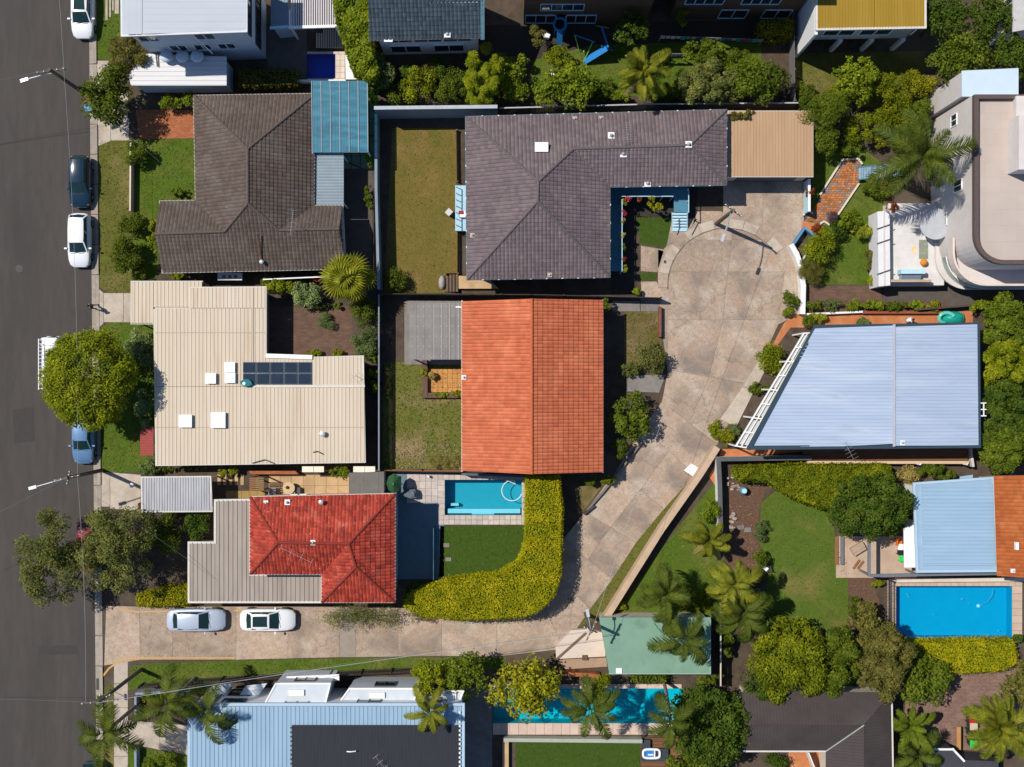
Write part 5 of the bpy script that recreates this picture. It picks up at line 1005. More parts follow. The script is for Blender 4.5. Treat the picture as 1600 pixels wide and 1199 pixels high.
# ---- dark tiled house at the top edge
dk_t = mat('charcoal_tile', (.045, .065, .082), (.035, .05, .065), 2, .7, island=.25, speck=((.25, .28, .3), 9, .74)); h12 = thing('charcoal_tiled_house', 'two-storey house with a charcoal tiled roof at the upper edge', 'house', P(665, 30)); e = 5.8
V = tile_roof(h12, {'a': (577, 63, e), 'b': (754, 59, e), 'c': (754, -60, e+2.6), 'd': (574, -60, e+2.6)}, [['a', 'b', 'c', 'd']], ['a', 'b'], [], dk_t, dk_t, None, .3, .33); gutter(h12.children[0], [V['a'], V['b']], mat('copper_gutter', (.20, .15, .13), (.15, .11, .10), 3, .6), .13, .12, False, dz=-.05); gutter(h12.children[0], [V['b'], V['c']], gut_teal, .3, .12, False, dz=0)
wq = ccw(inset([V[k] for k in 'abcd'], .5)); walls(h12, wq, 0, 5.7, render_white)
for i in range(4):
    a, b = wq[i], wq[(i+1) % 4]
    if abs((b-a).x) > 4: wins(h12, wq, i, (.2, .5, .8), 3.4, 2.2, 1.6, frame_w); wins(h12, wq, i, (.25, .7), .6, 2.4, 1.9, frame_w)
for k in range(3): MB().beam(P(648, 4.5 + k*6.2, 7.0-k*.15), P(748, 3 + k*6.2, 7.0-k*.15), .12, .12).build('dormer_louvre', pale_blue, h12)
MB().prism(PL([(650, -30), (747, -30), (747, 14), (650, 14)], 6.7), 5.9, 6.75).build('dormer', gut_teal, h12)
box_vent(h12, 699, 54, 6.0, .4, .2); skylight(h12, 607, 64, 5.7, .6, .18, .1)
# ---- brick flats along the top edge (south walls in shade)
def flats(name, label, x0, x1, yb, z1, m, rows):
    a = P(x0, yb); b = P(x1, yb); t = thing(name, label, 'building', ((a.x+b.x)/2, a.y+5, 0)); pts = [Vector((a.x, a.y, 0)), Vector((b.x, b.y, 0)), Vector((b.x, b.y+11, 0)), Vector((a.x, a.y+11, 0))]
    walls(t, pts, 0, z1, m); MB().prism([(p.x, p.y) for p in inset(pts, -.35)], z1, z1+.2).build('roof', mat('dark_roof', (.06, .055, .055), (.045, .04, .04), 2, .8), t); wins(t, pts, 1, (.3, .7), 1.2, 1.6, 1.4, frame_w); wins(t, pts, 3, (.3, .7), 1.2, 1.6, 1.4, frame_w)
    for ts, z, w, h, bars in rows: wins(t, pts, 0, ts, z, w, h, pale_blue, bars)
    return t
flats('brick_flats', 'dark brown brick flats with blue window frames behind the trampoline', 818, 1008, 38, 9.0, brick_brown, [((.18, .42), .4, 3.3, 2.0, 3), ((.3,), 3.6, 3.4, 1.5, 3), ((.3, .75), 6.4, 2.6, 1.5, 2)])
flats('brick_flats', 'dark brick flats with long blue windows above the clothes lines', 1045, 1236, 30, 9.0, brick_brown, [((.22, .66), 3.8, 3.0, 1.5, 3), ((.2, .6, .88), 6.6, 2.2, 1.5, 2), ((.5, .85), .3, 2.2, 2.1, 1)])
# ---- mustard roofed house on pillars
h13 = thing('mustard_roof_house', 'raised house with a mustard yellow ribbed roof on sloping pillars', 'house', P(1345, 40)); e = 6.6; my = mat('mustard_metal', (.29, .185, .026), (.255, .16, .02), .5, .75, stretch=(3, .3, 1), big=((.32, .22, .045), .4, .5)); OUT = PL([(1276, -60), (1446, -60), (1446, 43), (1276, 46)], e)
flat_metal(h13, [(1276, -60), (1366, -60), (1366, 44.5), (1276, 46)], e, (0, 1, 0), my, .22, .03, .06); flat_metal(h13, [(1366.4, -60), (1446, -60), (1446, 43), (1366.4, 44.5)], e, (0, 1, 0), my, .22, .03, .06); gutter(h13, OUT, gut_w, .16, .2, dz=-.08)
wq = ccw(inset(OUT, .3)); walls(h13, wq, 2.9, e-.15, mat('grey_weatherboard', (.42, .44, .45), (.36, .38, .39), 2, .7, brick=(4, .2, (.6, .6, .6)))); walls(h13, ccw(inset(OUT, 1.6)), 0, 2.9, brick_red, 'undercroft')
for i in range(4): wins(h13, wq, i, (.25, .62), 4.0, 2.4, 1.4, frame_w)
q = ccw(inset(OUT, .25))
for p0, p1 in ((q[0], q[1]),):
    for s in (0.02, .34, .66, .98): c = p0.lerp(p1, s); MB().box((c.x-.15, c.y-.15, 0), (c.x+.15, c.y+.15, 2.9)).build('pillar', render_white, h13)
MB().prism([(p.x, p.y) for p in PL([(1248, -60), (1277, -60), (1277, 46), (1246, 80)], 3.2)][:0] or [(q[0].x-.35, q[0].y-.6), (q[0].x-.12, q[0].y-.6), (q[0].x-.12, q[0].y+6), (q[0].x-.35, q[0].y+6)], 0, e-.2).build('side_wall', render_white, h13)
# ---- corner house at the top edge
t = thing('corner_villa', 'narrow glimpse of a beige villa at the upper corner', 'house', P(1600, 20)); MB().prism(PL([(1568, -60), (1640, -60), (1640, 45), (1568, 55)], 3), 0, 6.0).build('wall', off_white, t); MB().prism(PL([(1583, -60), (1640, -60), (1640, 40), (1583, 50)], 6.2), 6.0, 6.2).build('roof', mat('pale_roof', (.5, .48, .46)), t); window(t, P(1568, 0, 3), P(1568, 50, 3), .3, 3.5, 1.2, 1.3, frame_w, pane_m)
# ---- curved white building on the east side
h14 = thing('curved_white_building', 'pale rendered building with a rounded corner and flat beige roof', 'building', P(1530, 280)); e = 8.5; bt = mat('beige_membrane', (.46, .385, .34), (.42, .35, .305), .5, .8, brick=(2.4, 1.2, (.84, .84, .84)), bcon=.96, big=((.50, .42, .36), .3, .5))
def rounded(x0, y0, x1, y1, r, h, n=9):
    """plan with a rounded south-west corner, pixels at height h"""
    a = P(x0, y0, h); b = P(x1, y1, h); pts = [Vector((b.x, a.y, 0)), Vector((a.x, a.y, 0))]
    for k in range(n+1): t_ = math.pi + math.pi/2*k/n; pts.append(Vector((a.x + r + r*math.cos(t_), b.y + r + r*math.sin(t_), 0)))
    return pts + [Vector((b.x, b.y, 0))]
main = rounded(1519, 150, 1700, 414, 2.2, e); walls(h14, main, 0, e-.02, off_white); MB().prism([(p.x, p.y) for p in inset(main, .3)], e-.3, e).build('roof', bt, h14)
par = MB(); ip = inset(main, .32); m = len(main)
for i in range(m): j = (i+1) % m; par.prism([main[i], main[j], ip[j], ip[i]], e-.02, e+.45)
par.build('parapet', mat('brown_parapet', (.11, .08, .07), (.085, .062, .055), 4, .7), h14)
low = rounded(1483, 372, 1700, 448, 2.6, 4.6); 
MB().prism([(p.x, p.y) for p in low], 4.35, 4.6).build('balcony_slab', off_white, h14); MB().prism([(p.x, p.y) for p in low], 1.5, 1.75).build('balcony_slab', off_white, h14); walls(h14, inset(low, .9), 0, 4.3, off_white)
il = inset(low, .16); rail = MB(); gl = MB()
for i in range(1, len(low)-1): rail.prism([low[i], low[i+1], il[i+1], il[i]], 4.6, 5.35); gl.poly([il[i], il[i+1], il[i+1] + Vector((0, 0, 5.9)), il[i] + Vector((0, 0, 5.9))]) if False else None
rail.build('balcony_wall', mat('peach_render', (.62, .53, .46), (.56, .47, .41), 2, .8), h14)
north = PL([(1504, 112), (1590, 108), (1590, 150), (1504, 150)], 7.6); walls(h14, north, 0, 7.5, off_white, 'north_wing'); MB().prism([(p.x, p.y) for p in inset(north, -.06)], 7.5, 7.62).build('roof', mat('ice_blue_roof', (.50, .60, .70), (.46, .56, .66), 1, .4), h14)
a, b = main[1], main[2]
for tt, z, w, h in ((.60, 5.0, .9, 1.6), (.1, 4.4, .9, 1.2), (.80, 1.9, 1.2, 1.6), (.42, 1.9, 1.2, 1.6)): window(h14, a, b, tt, z, w, h, frame_w, pane_m, 1)
gls = clearmat('balustrade_glass', (.34, .40, .38), .35); bl = rounded(1480, 356, 1700, 450, 2.8, 3.0)
for i in range(1, len(bl)-1): MB().poly([bl[i] + Vector((0, 0, 1.7)), bl[i+1] + Vector((0, 0, 1.7)), bl[i+1] + Vector((0, 0, 2.7)), bl[i] + Vector((0, 0, 2.7))]).build('glass_panel', gls, h14)
rl = MB()
for i in range(1, len(bl)-1): rl.beam(bl[i] + Vector((0, 0, 2.73)), bl[i+1] + Vector((0, 0, 2.73)), .07, .06)
rl.build('handrail', frame_w, h14); MB().prism([(p.x, p.y) for p in bl], 1.45, 1.7).build('lower_slab', off_white, h14)
pen = PL([(1592, 180), (1660, 180), (1660, 265), (1592, 265)], 10.5); walls(h14, pen, 8.3, 10.5, off_white, 'penthouse'); MB().prism([(p.x, p.y) for p in PL([(1588, 150), (1660, 150), (1660, 190), (1588, 190)], 9.2)], 8.4, 9.2).build('plant_box', off_white, h14)
t = thing('sun_terrace', 'glaring white raised terrace below the curved building', 'terrace', P(1425, 390)); MB().prism(PL([(1388, 318), (1475, 318), (1475, 446), (1388, 446)], 1.4), 0, 1.4).build('floor', mat('white_terrace_tile', (.62, .60, .585), (.56, .54, .525), 2, .8, brick=(.6, .6, (.9, .9, .9)), bcon=.96, big=((.48, .44, .40), .7, .4)), t); wtp = mat('terrace_white', (.66, .65, .66), (.60, .59, .60), 2, .6, big=((.5, .48, .48), .6, .3))
MB().prism(PL([(1371, 331), (1390, 329), (1391, 446), (1373, 448)], 2.4), 0, 2.4).build('parapet', wtp, t); MB().prism(PL([(1380, 331), (1382, 331), (1383, 446), (1381, 446)], 2.45), 2.4, 2.46).build('coping_joint', off_white, t); MB().prism(PL([(1392, 437), (1455, 437), (1455, 441), (1392, 441)], 2.2), 0, 2.2).build('parapet', mat('tan_wall', (.42, .32, .24), (.36, .27, .2), 2, .8), t)
for y in (355, 378, 426): MB().beam(P(1370, y+3, 2.52), P(1393, y-5, 2.52), .06, .06).build('cable_strap', frame_d, t)
MB().prism(PL([(1436, 375), (1450, 375), (1450, 405), (1436, 405)], 1.42), 1.4, 1.43).build('rug', mat('sage_rug', (.30, .32, .25), (.25, .27, .21), 5, .95, brick=(.4, .25, (.7, .7, .7))), t)
t = thing('balcony_disc', 'round shaded balcony disc under the tall palm', 'awning', P(1460, 345)); c = P(1462, 350, 3.2); MB().tube([(c.x, c.y, 3.1), (c.x, c.y, 3.2)], 1.25, 28).build('disc', mat('grey_disc', (.42, .43, .45), (.36, .37, .39), 2, .7), t); MB().tube([(c.x, c.y, 0), (c.x, c.y, 3.1)], .08, 8).build('post', frame_w, t)
t = thing('barbecue', 'white topped outdoor kitchen bench on the white terrace', 'barbecue', P(1428, 428, 1.4)); MB().prism(PL([(1408, 421), (1446, 421), (1446, 428), (1408, 428)], 2.4), 1.4, 2.4).build('bench', pale_blue, t); MB().prism(PL([(1409, 429), (1440, 429), (1438, 438), (1409, 438)], 2.1), 1.4, 2.1).build('counter', mat('steel_counter', (.35, .4, .45), (.2, .24, .3), 6, .3, .6), t)
t = thing('orange_pot_plant', 'orange flowering pot on the white terrace', 'pot plant', P(1444, 410, 1.4)); c = P(1444, 410, 1.8); MB().tube([(c.x, c.y, 1.4), (c.x, c.y, 1.75)], [.2, .3], 12).build('pot', terra, t); MB().dome((c.x, c.y, 1.75), .3, .3, .22, 10, 4).build('flowers', mat('orange_flower', (.65, .26, .02), (.5, .15, .02), 14, .8, bump=.9, bscale=10), t)
sheet('rust_stain', [(1424, 387), (1428, 384), (1432, 387), (1433, 393), (1429, 398), (1425, 395)], 1.406, mat('rust_stain', (.66, .42, .16), (.72, .6, .45), 3, .8), 'orange rust stain on the white terrace floor', None, h=1.4)
# ---- blue roofed house along the bottom edge
h15 = thing('blue_ribbed_house', 'white house with a pale blue ribbed roof and black solar mat', 'house', P(510, 1150)); e = 5.6; br_ = mat('powder_blue_metal', (.27, .39, .50), (.235, .35, .455), .5, .42, .1, stretch=(2.5, .3, 1), big=((.33, .45, .56), .4, .5)); OUT = PL([(295, 1101), (724, 1101), (724, 1270), (295, 1270)], e)
flat_metal(h15, [(295, 1104), (724, 1104), (724, 1270), (295, 1270)], e, (0, 1, 0), br_, .33, .045, .09); gutter(h15, OUT, mat('light_blue_trim', (.38, .5, .6)), .2, .2, dz=-.08); wq = ccw(inset(OUT, .2)); walls(h15, wq, 0, e-.12, render_white)
for i in range(4):
    a, b = wq[i], wq[(i+1) % 4]
    if abs((b-a).x) > 4: wins(h15, wq, i, (.1, .35, .62, .86), 3.4, 1.8, 1.4, frame_d); wins(h15, wq, i, (.1, .35, .62, .86), .6, 1.8, 1.8, frame_d)
    else: wins(h15, wq, i, (.1, .3), 3.2, 1.6, 1.5, frame_d)
mm = mat('black_mat', (.032, .034, .042), (.026, .028, .035), 1.5, .6, stretch=(3, .3, 1)); mt = MB(); rib_sheet(mt, PL([(456, 1133), (718, 1133), (718, 1270), (456, 1270)], e+.12), (0, 1, 0), .11, .04, .012); mt.build('solar_mat', mm, h15); MB().prism(PL([(457, 1134), (717, 1134), (717, 1270), (457, 1270)], e+.1), e+.05, e+.11).build('mat_edge', mm, h15)
for k in range(10): MB().tube(PL([(457, 1136 + k*7, e+.15), (453, 1137.5 + k*7, e+.15), (457, 1139 + k*7, e+.15)]), .035, 5).build('hose_loop', frame_d, h15)
for k in range(14): MB().prism(PL([(717, 1112 + k*7), (719.6, 1112 + k*7), (719.6, 1115.5 + k*7), (717, 1115.5 + k*7)], e+.16), e+.02, e+.17).build('gutter_clip', white_paint, h15)
bay = mat('pale_grey_render', (.52, .56, .61), (.47, .51, .56), 1.4, .7)
for x0, x1, y0, z, lab in ((413, 508, 1068, 4.2, 1), (528, 645, 1076, 3.6, 2), (680, 716, 1080, 3.4, 3)):
    q = PL([(x0 + 18, y0), (x1 + 8, y0), (x1, 1101), (x0, 1101)], z); MB().prism([(p.x, p.y) for p in q], 0, z).build('bay', bay, h15); gutter(h15, q, white_paint, .12, .1, dz=.02, name='bay_trim'); c = (q[0] + q[2])/2; MB().box((c.x-.9, c.y-.1, z), (c.x+.3, c.y+.35, z+.16)).build('roof_hatch', white_paint, h15); window(h15, q[1], q[0], .5, z-1.9, 1.6, 1.3, frame_d, pane_m)
for x0, x1 in ((320, 352), (372, 405)): q = PL([(x0 + 12, 1072), (x1 + 12, 1068), (x1, 1086), (x0, 1090)], 2.4); MB().prism([(p.x, p.y) for p in q], 2.3, 2.4).build('entry_roof', bay, h15)
MB().beam(P(448, 1062, 2.5), P(530, 1058.5, 2.5), .5, .1).build('white_ledge', white_paint, h15)
MB().tube(PL([(542, 1174.5, e+.4), (548, 1175, e+.5), (556, 1174, e+.4)]), .05, 5).build('roof_fitting', white_paint, h15)
antenna(598, 1192, e+.2, -.9, 'white antenna rods on the black solar mat', 4, 1.6, .5)
# ---- dark roofed house at the bottom edge
h16 = thing('charcoal_metal_house', 'house with a dark charcoal metal hip roof and white flashing', 'house', P(1290, 1150)); dm = mat('charcoal_metal', (.062, .05, .047), (.05, .04, .038), .8, .6, big=((.08, .066, .06), .4, .5)); e = 3.2
KK = {k: P(*p) for k, p in {'a': (1160, 1080, e), 'b': (1393, 1082, e), 'r1': (1160, 1133, e+1.1), 'r2': (1350, 1133, e+1.1), 's1': (1160, 1174, e+.25), 's2': (1290, 1174, e+.25), 'b2': (1396, 1260, e), 'r3': (1350, 1260, e+1.1), 's3': (1290, 1260, e+.25)}.items()}
for f, al in ((('a', 'b', 'r2', 'r1'), (0, 1, 0)), (('s1', 's2', 'r2', 'r1'), (0, 1, 0)), (('b', 'b2', 'r3', 'r2'), (1, 0, 0)), (('s2', 's3', 'r3', 'r2'), (1, 0, 0))): mb = MB(); rib_sheet(mb, [KK[k] for k in f], al, .25, .05, .02); mb.build('roof_sheet', dm, h16)
MB().beam(KK['s2'] + Vector((0, 0, .04)), KK['r2'] + Vector((0, 0, .04)), .08, .04).build('valley_flashing', mat('grey_flashing', (.36, .36, .36), (.28, .28, .28), 4, .7), h16); MB().beam(KK['b'], KK['b2'], .12, .12).build('gutter', gut_w, h16); MB().beam(KK['s1'], KK['s2'], .12, .1).build('gutter', gut_w, h16); walls(h16, inset([KK[k] for k in ('a', 'b', 'b2', 's3', 's2', 's1')], .4), 0, e-.1, cream_wall)
sheet('orange_court', [(1232, 1174), (1292, 1174), (1292, 1260), (1232, 1260)], Z3, terra, 'orange paved court beside the charcoal roof')
t = thing('white_gate', 'white panel gate in the orange court', 'gate', P(1265, 1187)); MB().beam(P(1260, 1172, .9), P(1271, 1200, .9), .08, 1.5).build('panel', white_paint, t)
t = thing('pool_shed', 'small dark roofed shed with a white edge by the corner palm', 'shed', P(1495, 1185)); MB().prism(PL([(1450, 1171), (1490, 1171), (1506, 1188), (1560, 1190), (1560, 1260), (1450, 1260)], 2.4), 0, 2.4).build('wall', mat('shed_dark', (.055, .055, .065), (.045, .045, .055), 2, .6), t); gutter(t, PL([(1450, 1171), (1489, 1171), (1506, 1189)], 2.45), white_paint, .16, .08, False)
MB().beam(P(1498, 1136, .9), P(1498, 1172, .9), .34, .06).build('bench', mat('orange_timber', (.45, .23, .09), (.38, .19, .07), 3, .7), t)
# ================================================================ WALLS AND FENCES
timber_d = mat('dark_timber', (.075, .062, .052), (.05, .042, .036), 4, .85, stretch=(1, 1, .3)); timber_b = mat('brown_timber', (.26, .13, .06), (.19, .09, .04), 4, .8)
blue_wall = mat('blue_grey_render', (.22, .27, .31), (.19, .235, .275), 1, .7, big=((.16, .2, .23), .4, .4))
def wall(pts, h, w, m, label, cap=None, name='garden_wall', cat='wall', top_h=None):
    """solid wall along pixel points given at its foot"""
    q = PL(pts); t = thing(name, label, cat, q[0])
    for i in range(len(q)-1):
        a, b = q[i].copy(), q[i+1].copy(); d = (b-a).normalized(); ex = w/2 if i else 0; a = a - d*ex*.98
        MB().beam(a + Vector((0, 0, h/2 - .003*i)), b + Vector((0, 0, h/2 - .003*i)), w, h).build('wall', m, t)
        if cap: MB().beam(a + Vector((0, 0, h + .03 - .003*i)), b + Vector((0, 0, h + .03 - .003*i)), w + .06, .06).build('coping', cap, t)
    return t
def fence(pts, h, m, label, pale=.14, gap=.012, rail=None, name='paling_fence', post_m=None):
    q = PL(pts); t = thing(name, label, 'fence', q[0]); mb = MB()
    for i in range(len(q)-1):
        a, b = q[i], q[i+1]; n = max(1, int((b-a).length/pale)); d = (b-a)/n; u = d.normalized()
        for k in range(n):
            p = a + d*k; hh = h + random.uniform(-.015, .015); mb.beam(p + u*gap + Vector((0, 0, hh/2 + .03)), p + d - u*gap + Vector((0, 0, hh/2 + .03)), .025, hh)
        npst = max(1, int((b-a).length/2.4))
        for k in range(npst + 1): c = a.lerp(b, k/npst); s = Vector((-u.y, u.x, 0))*.06; MB().box((c.x+s.x-.05, c.y+s.y-.05, 0), (c.x+s.x+.05, c.y+s.y+.05, h-.05)).build('post', post_m or m, t)
        for z in (.35, h-.25): s = Vector((-u.y, u.x, 0))*.04; MB().beam(a + s + Vector((0, 0, z)), b + s + Vector((0, 0, z)), .04, .08).build('rail', post_m or m, t)
        if rail: MB().beam(a + Vector((0, 0, h + .06)), b + Vector((0, 0, h + .06)), .1, .05).build('top_rail', rail, t)
    mb.build('palings', m, t, kind='stuff'); return t
wall([(592, 184), (778, 182)], 3.3, .22, blue_wall, 'high blue-grey boundary wall behind the dry olive lawn', mat('pale_cap', (.42, .45, .47)))
wall([(592, 187), (592, 300), (596, 455)], 2.0, .16, blue_wall, 'long blue-grey side wall west of the dry olive lawn', blue_wall)
fence([(780, 178), (1010, 172), (1238, 170)], 1.9, timber_d, 'dark paling fence behind the grey tiled house with a pale top rail', rail=mat('pale_cap', (.42, .45, .47)))
fence([(596, 463), (596, 600), (596, 733)], 1.8, timber_d, 'dark paling fence west of the patchy lawn', rail=blue_wall)
fence([(598, 462), (830, 463), (1030, 468)], 1.6, timber_d, 'dark paling fence between the grey and the orange tiled houses')
fence([(597, 734), (722, 736)], 1.3, timber_b, 'low brown fence at the foot of the patchy lawn')
wall([(722, 739), (870, 744)], 1.4, .18, mat('navy_wall', (.10, .115, .14), (.08, .09, .115), 2, .8), 'dark rendered wall behind the teal plunge pool')
fence([(713, 205), (714, 285)], .55, timber_b, 'short upper length of brown timber edging beside the dry lawn'); fence([(715, 362), (715, 428), (697, 428)], .6, timber_b, 'brown timber edging rail beside the garden steps')
beige_stone = mat('beige_sandstone_wall', (.50, .36, .245), (.43, .305, .205), 2, .85, big=((.34, .24, .16), .7, .4))
wall([(1117, 698), (1089, 742), (1030, 826), (945, 962)], 1.25, .5, beige_stone, 'broad beige wall following the curve of the concrete lane')
wall([(1262, 714), (1118, 716), (1120, 752), (1122, 835)], 1.3, .3, render_white, 'white terrace wall turning a corner by the mulch bed', mat('dark_cap', (.10, .10, .10)))
wall([(1232, 384), (1241, 400), (1248, 420), (1251, 450), (1250, 492)], .9, .42, render_white, 'curved white wall bordering the turning circle')
wall([(1252, 492), (1300, 490), (1345, 488)], .55, .16, render_white, 'low white edging of the planting bed')
wall([(1345, 489), (1478, 489)], .5, .2, mat('red_brick_edge', (.28, .08, .05), (.2, .06, .04), 4, .85), 'red brick edging of the long planting bed')
wall([(1257, 285), (1257, 335)], 1.5, .14, pale_blue, 'pale blue wall panel beside the stained forecourt', white_paint)
wall([(1237, 383), (1254, 358), (1276, 376)], .8, .16, mat('blue_rail', (.10, .24, .42), (.08, .20, .36), 3, .6), 'blue painted corner railing by the path gate')
wall([(209, 222), (208, 332)], .8, .12, cream_wall, 'low cream front wall of the brown tiled house')
fence([(225, 1068), (300, 1061), (400, 1055), (520, 1049), (660, 1043)], 1.7, timber_d, 'dark slatted fence in front of the white house by the grass strip', .2, .03)
fence([(790, 1040), (880, 1046)], 1.6, timber_d, 'dark slatted fence piece behind the turquoise pool', .2, .03)
wall([(217, 1080), (258, 1078), (300, 1078)], .9, .2, blue_wall, 'grey rendered front wall under the bottom street palms'); wall([(217, 1165), (217, 1240)], .9, .18, blue_wall, 'short grey wall south of the concrete car pad'); wall([(217, 1084), (217, 1124)], .9, .18, blue_wall, 'short grey wall north of the concrete car pad')
fence([(1119, 935), (1119, 1062)], 2.0, timber_d, 'dark fence beside the green roofed garage', rail=cream_wall)
fence([(1232, 20), (1234, 165)], 1.8, mat('grey_paling', (.22, .21, .2), (.17, .16, .155), 4, .85), 'grey paling fence beside the mustard roofed house')
fence([(418, 440), (548, 434)], 1.7, timber_d, 'dark fence with a white rail behind the fan palm', rail=white_paint)
fence([(585, 300), (585, 440)], .5, timber_d, 'low timber bed edge in the dark side passage')
wall([(1508, 700), (1512, 728)], 1.2, .18, off_white, 'short pale wall at the end of the timber deck')
wall([(787, 1152), (800, 1152), (1002, 1154)], .8, .3, mat('sage_render', (.36, .38, .32), (.3, .32, .27)), 'sage rendered wall between the long pool and the clipped lawn')
wall([(790, 1156), (790, 1240)], .5, .5, sand_pave, 'sandstone border wall west of the clipped lawn')
wall([(1398, 906), (1640, 904)], .5, .3, cream_wall, 'cream retaining wall along the top of the blue pool'); fence([(1386, 905), (1386, 985)], 1.2, frame_d, 'black pool fence west of the blue pool', .12, .04)
wall([(878, 1048), (936, 1052)], 1.0, .3, terra_brick, 'brick wall behind the palms of the turquoise pool')
wall([(1428, 485), (1520, 478)][::-1], 1.0, .14, timber_d, 'dark boundary board behind the teal play shell')
wall([(1352, 906), (1640, 900)][:0] or [(1030, 480), (1030, 527)], .6, .22, brick_red, 'low brick wall beside the weedy front lawn'); wall([(1000, 467), (1032, 470)], .5, .2, concrete_grey, 'low grey wall at the entry path')
wall([(928, 790), (912, 803)], .4, .16, timber_d, 'timber edging of the small triangular bed'); wall([(1003, 690), (945, 765), (917, 797)], .35, .14, concrete_grey, 'low grey kerb wall of the triangular garden by the lane')
sheet('triangle_bed', [(898, 762), (940, 750), (960, 735), (915, 795), (905, 800)], Z2, mat('weedy_lawn', (.13, .1, .035)), 'weedy triangular bed beside the lane')
# mosaic path with cream edging
t = thing('mosaic_path', None, None, P(1310, 300)); tag(t, 'orange crazy-paved path with cream edges climbing the lawn', kind='structure'); edge = [(1270, 352), (1281, 305), (1316, 251), (1340, 249), (1346, 256), (1340, 288), (1308, 336), (1290, 352)]
MB().poly([(p.x, p.y, .02) for p in PL(edge)]).build('bed', mat('mosaic_grout', (.22, .13, .085), (.16, .1, .07), 5, .9), t); rg = random.Random(3); cm2 = mat('crazy_paver', (.46, .17, .055), (.36, .115, .04), 3, .8, objr=.3); gm2 = mat('grey_paver', (.26, .2, .17), (.2, .16, .135), 3, .8, objr=.2)
for i in range(26):
    for j in range(8):
        s = i/26; y = 254 + s*92; xl = 1316 - (y-251)*.66 + 2.5 if y > 251 else 1316; xr = (1344 if y < 286 else 1341 - (y-286)*.66) - 2.5; w = (xr-xl)/8; x = xl + w*j
        q = [(x + .35 + rg.uniform(-.2, .2), y + .3), (x + w - .35, y + .3 + rg.uniform(-.3, .3)), (x + w - .35 + rg.uniform(-.3, .3), y + 3.2), (x + .35, y + 3.2 + rg.uniform(-.3, .3))]
        MB().prism(PL(q), .015, .045 + rg.uniform(0, .008)).build('paver', gm2 if rg.random() < .22 or j in (0, 7) and rg.random() < .6 else cm2, t)
for q in (((1281, 305), (1316, 250), (1341, 248.5), (1347, 257)), ((1309, 336), (1342, 287)), ((1250, 410), (1268, 388)), ((1296, 352), (1287, 346), (1279, 352)), ((1270, 334), (1263, 330), (1254, 337))):
    for a, b in zip(q, q[1:]): MB().beam(P(*a, .1), P(*b, .1), .14, .2).build('edging', mat('cream_edge', (.62, .56, .46), (.54, .48, .4), 4, .8), t)
slab('gate_paving', [(1255, 345), (1272, 349), (1268, 368), (1252, 358)], 0, .03, terra, label='small terracotta paving square at the blue railing', kind='structure')
t = thing('boardwalk', 'weathered blue boardwalk bridging to the curved building', 'boardwalk', P(1370, 272))
for k in range(16): MB().prism(PL([(1342 + k*4, 262 - k*.4), (1345.4 + k*4, 261.7 - k*.4), (1345.4 + k*4, 281 - k*.4), (1342 + k*4, 281.4 - k*.4)], .6), .5, .6).build('board', mat('blue_board', (.24, .35, .44), (.16, .24, .30), 4, .8, objr=.25), t)
for y in (262, 281): MB().beam(P(1341, y, .5), P(1408, y-6.5, .5), .08, .3).build('stringer', teal_deck, t)
# steel terrace frame
t = thing('terrace_frame', 'grey steel pergola frame round the beige terrace', 'pergola', P(1357, 870)); sg = mat('grey_steel', (.20, .21, .235), (.16, .17, .19), 3, .45, .3)
MB().beam(P(1358, 838, 2.6), P(1358, 901, 2.6), .22, .2).build('beam', sg, t); MB().beam(P(1358.5, 899.5, 2.605), P(1640, 895, 2.605), .22, .2).build('beam', sg, t)
for x, y in ((1358, 840), (1358, 899), (1432, 898), (1560, 896)): p = P(x, y, 2.5); MB().box((p.x-.07, p.y-.07, 0), (p.x+.07, p.y+.07, 2.5)).build('post', sg, t)
slab('timber_steps', [(1304, 838), (1309, 838), (1309, 882), (1304, 882)], 0, .15, timber_b, label='brown sleeper step along the terrace edge', cat='step'); slab('timber_steps', [(1313, 838), (1317, 838), (1317, 882), (1313, 882)], 0, .25, sg, label='grey sleeper step along the terrace edge', cat='step')
# bottom-left back gardens
t = thing('back_patio', None, None, P(483, 757)); tag(t, 'sandstone back patio between the cream and red roofs', kind='structure'); pavers(t, 420, 742, 546, 776, .95, .0, sand_pave, th=.04)
t = thing('side_steps', None, None, P(365, 755)); tag(t, 'terracotta stepping strips in the shaded side garden', kind='structure')
for k in range(5): MB().prism(PL([(340 + k*9, 741), (345 + k*9, 741), (345 + k*9, 758), (340 + k*9, 758)]), 0, .05).build('paver', sand_pave, t)
pavers(t, 353, 767, 414, 779, .6, 0, mat('ochre_paver', (.33, .22, .08), (.26, .17, .06), 2, .8, objr=.12), th=.04)
slab('terracotta_coping', [(392, 735), (465, 735), (470, 740), (396, 740)], 0, .9, terra_brick, label='long terracotta capped wall below the cream metal roof', cat='wall')
t = thing('grey_shed', 'small flat grey roofed shed between cream and red roofs', 'shed', P(572, 755)); flat_metal(t, [(545, 739), (600, 737), (600, 772), (545, 772)], 2.0, (0, 1, 0), mat('grey_felt', (.16, .145, .135), (.125, .115, .105), 2, .9), 1.2, .012, .04); walls(t, inset(PL([(545, 739), (600, 737), (600, 772), (545, 772)], 2.0), .08), 0, 1.88, cream_wall)
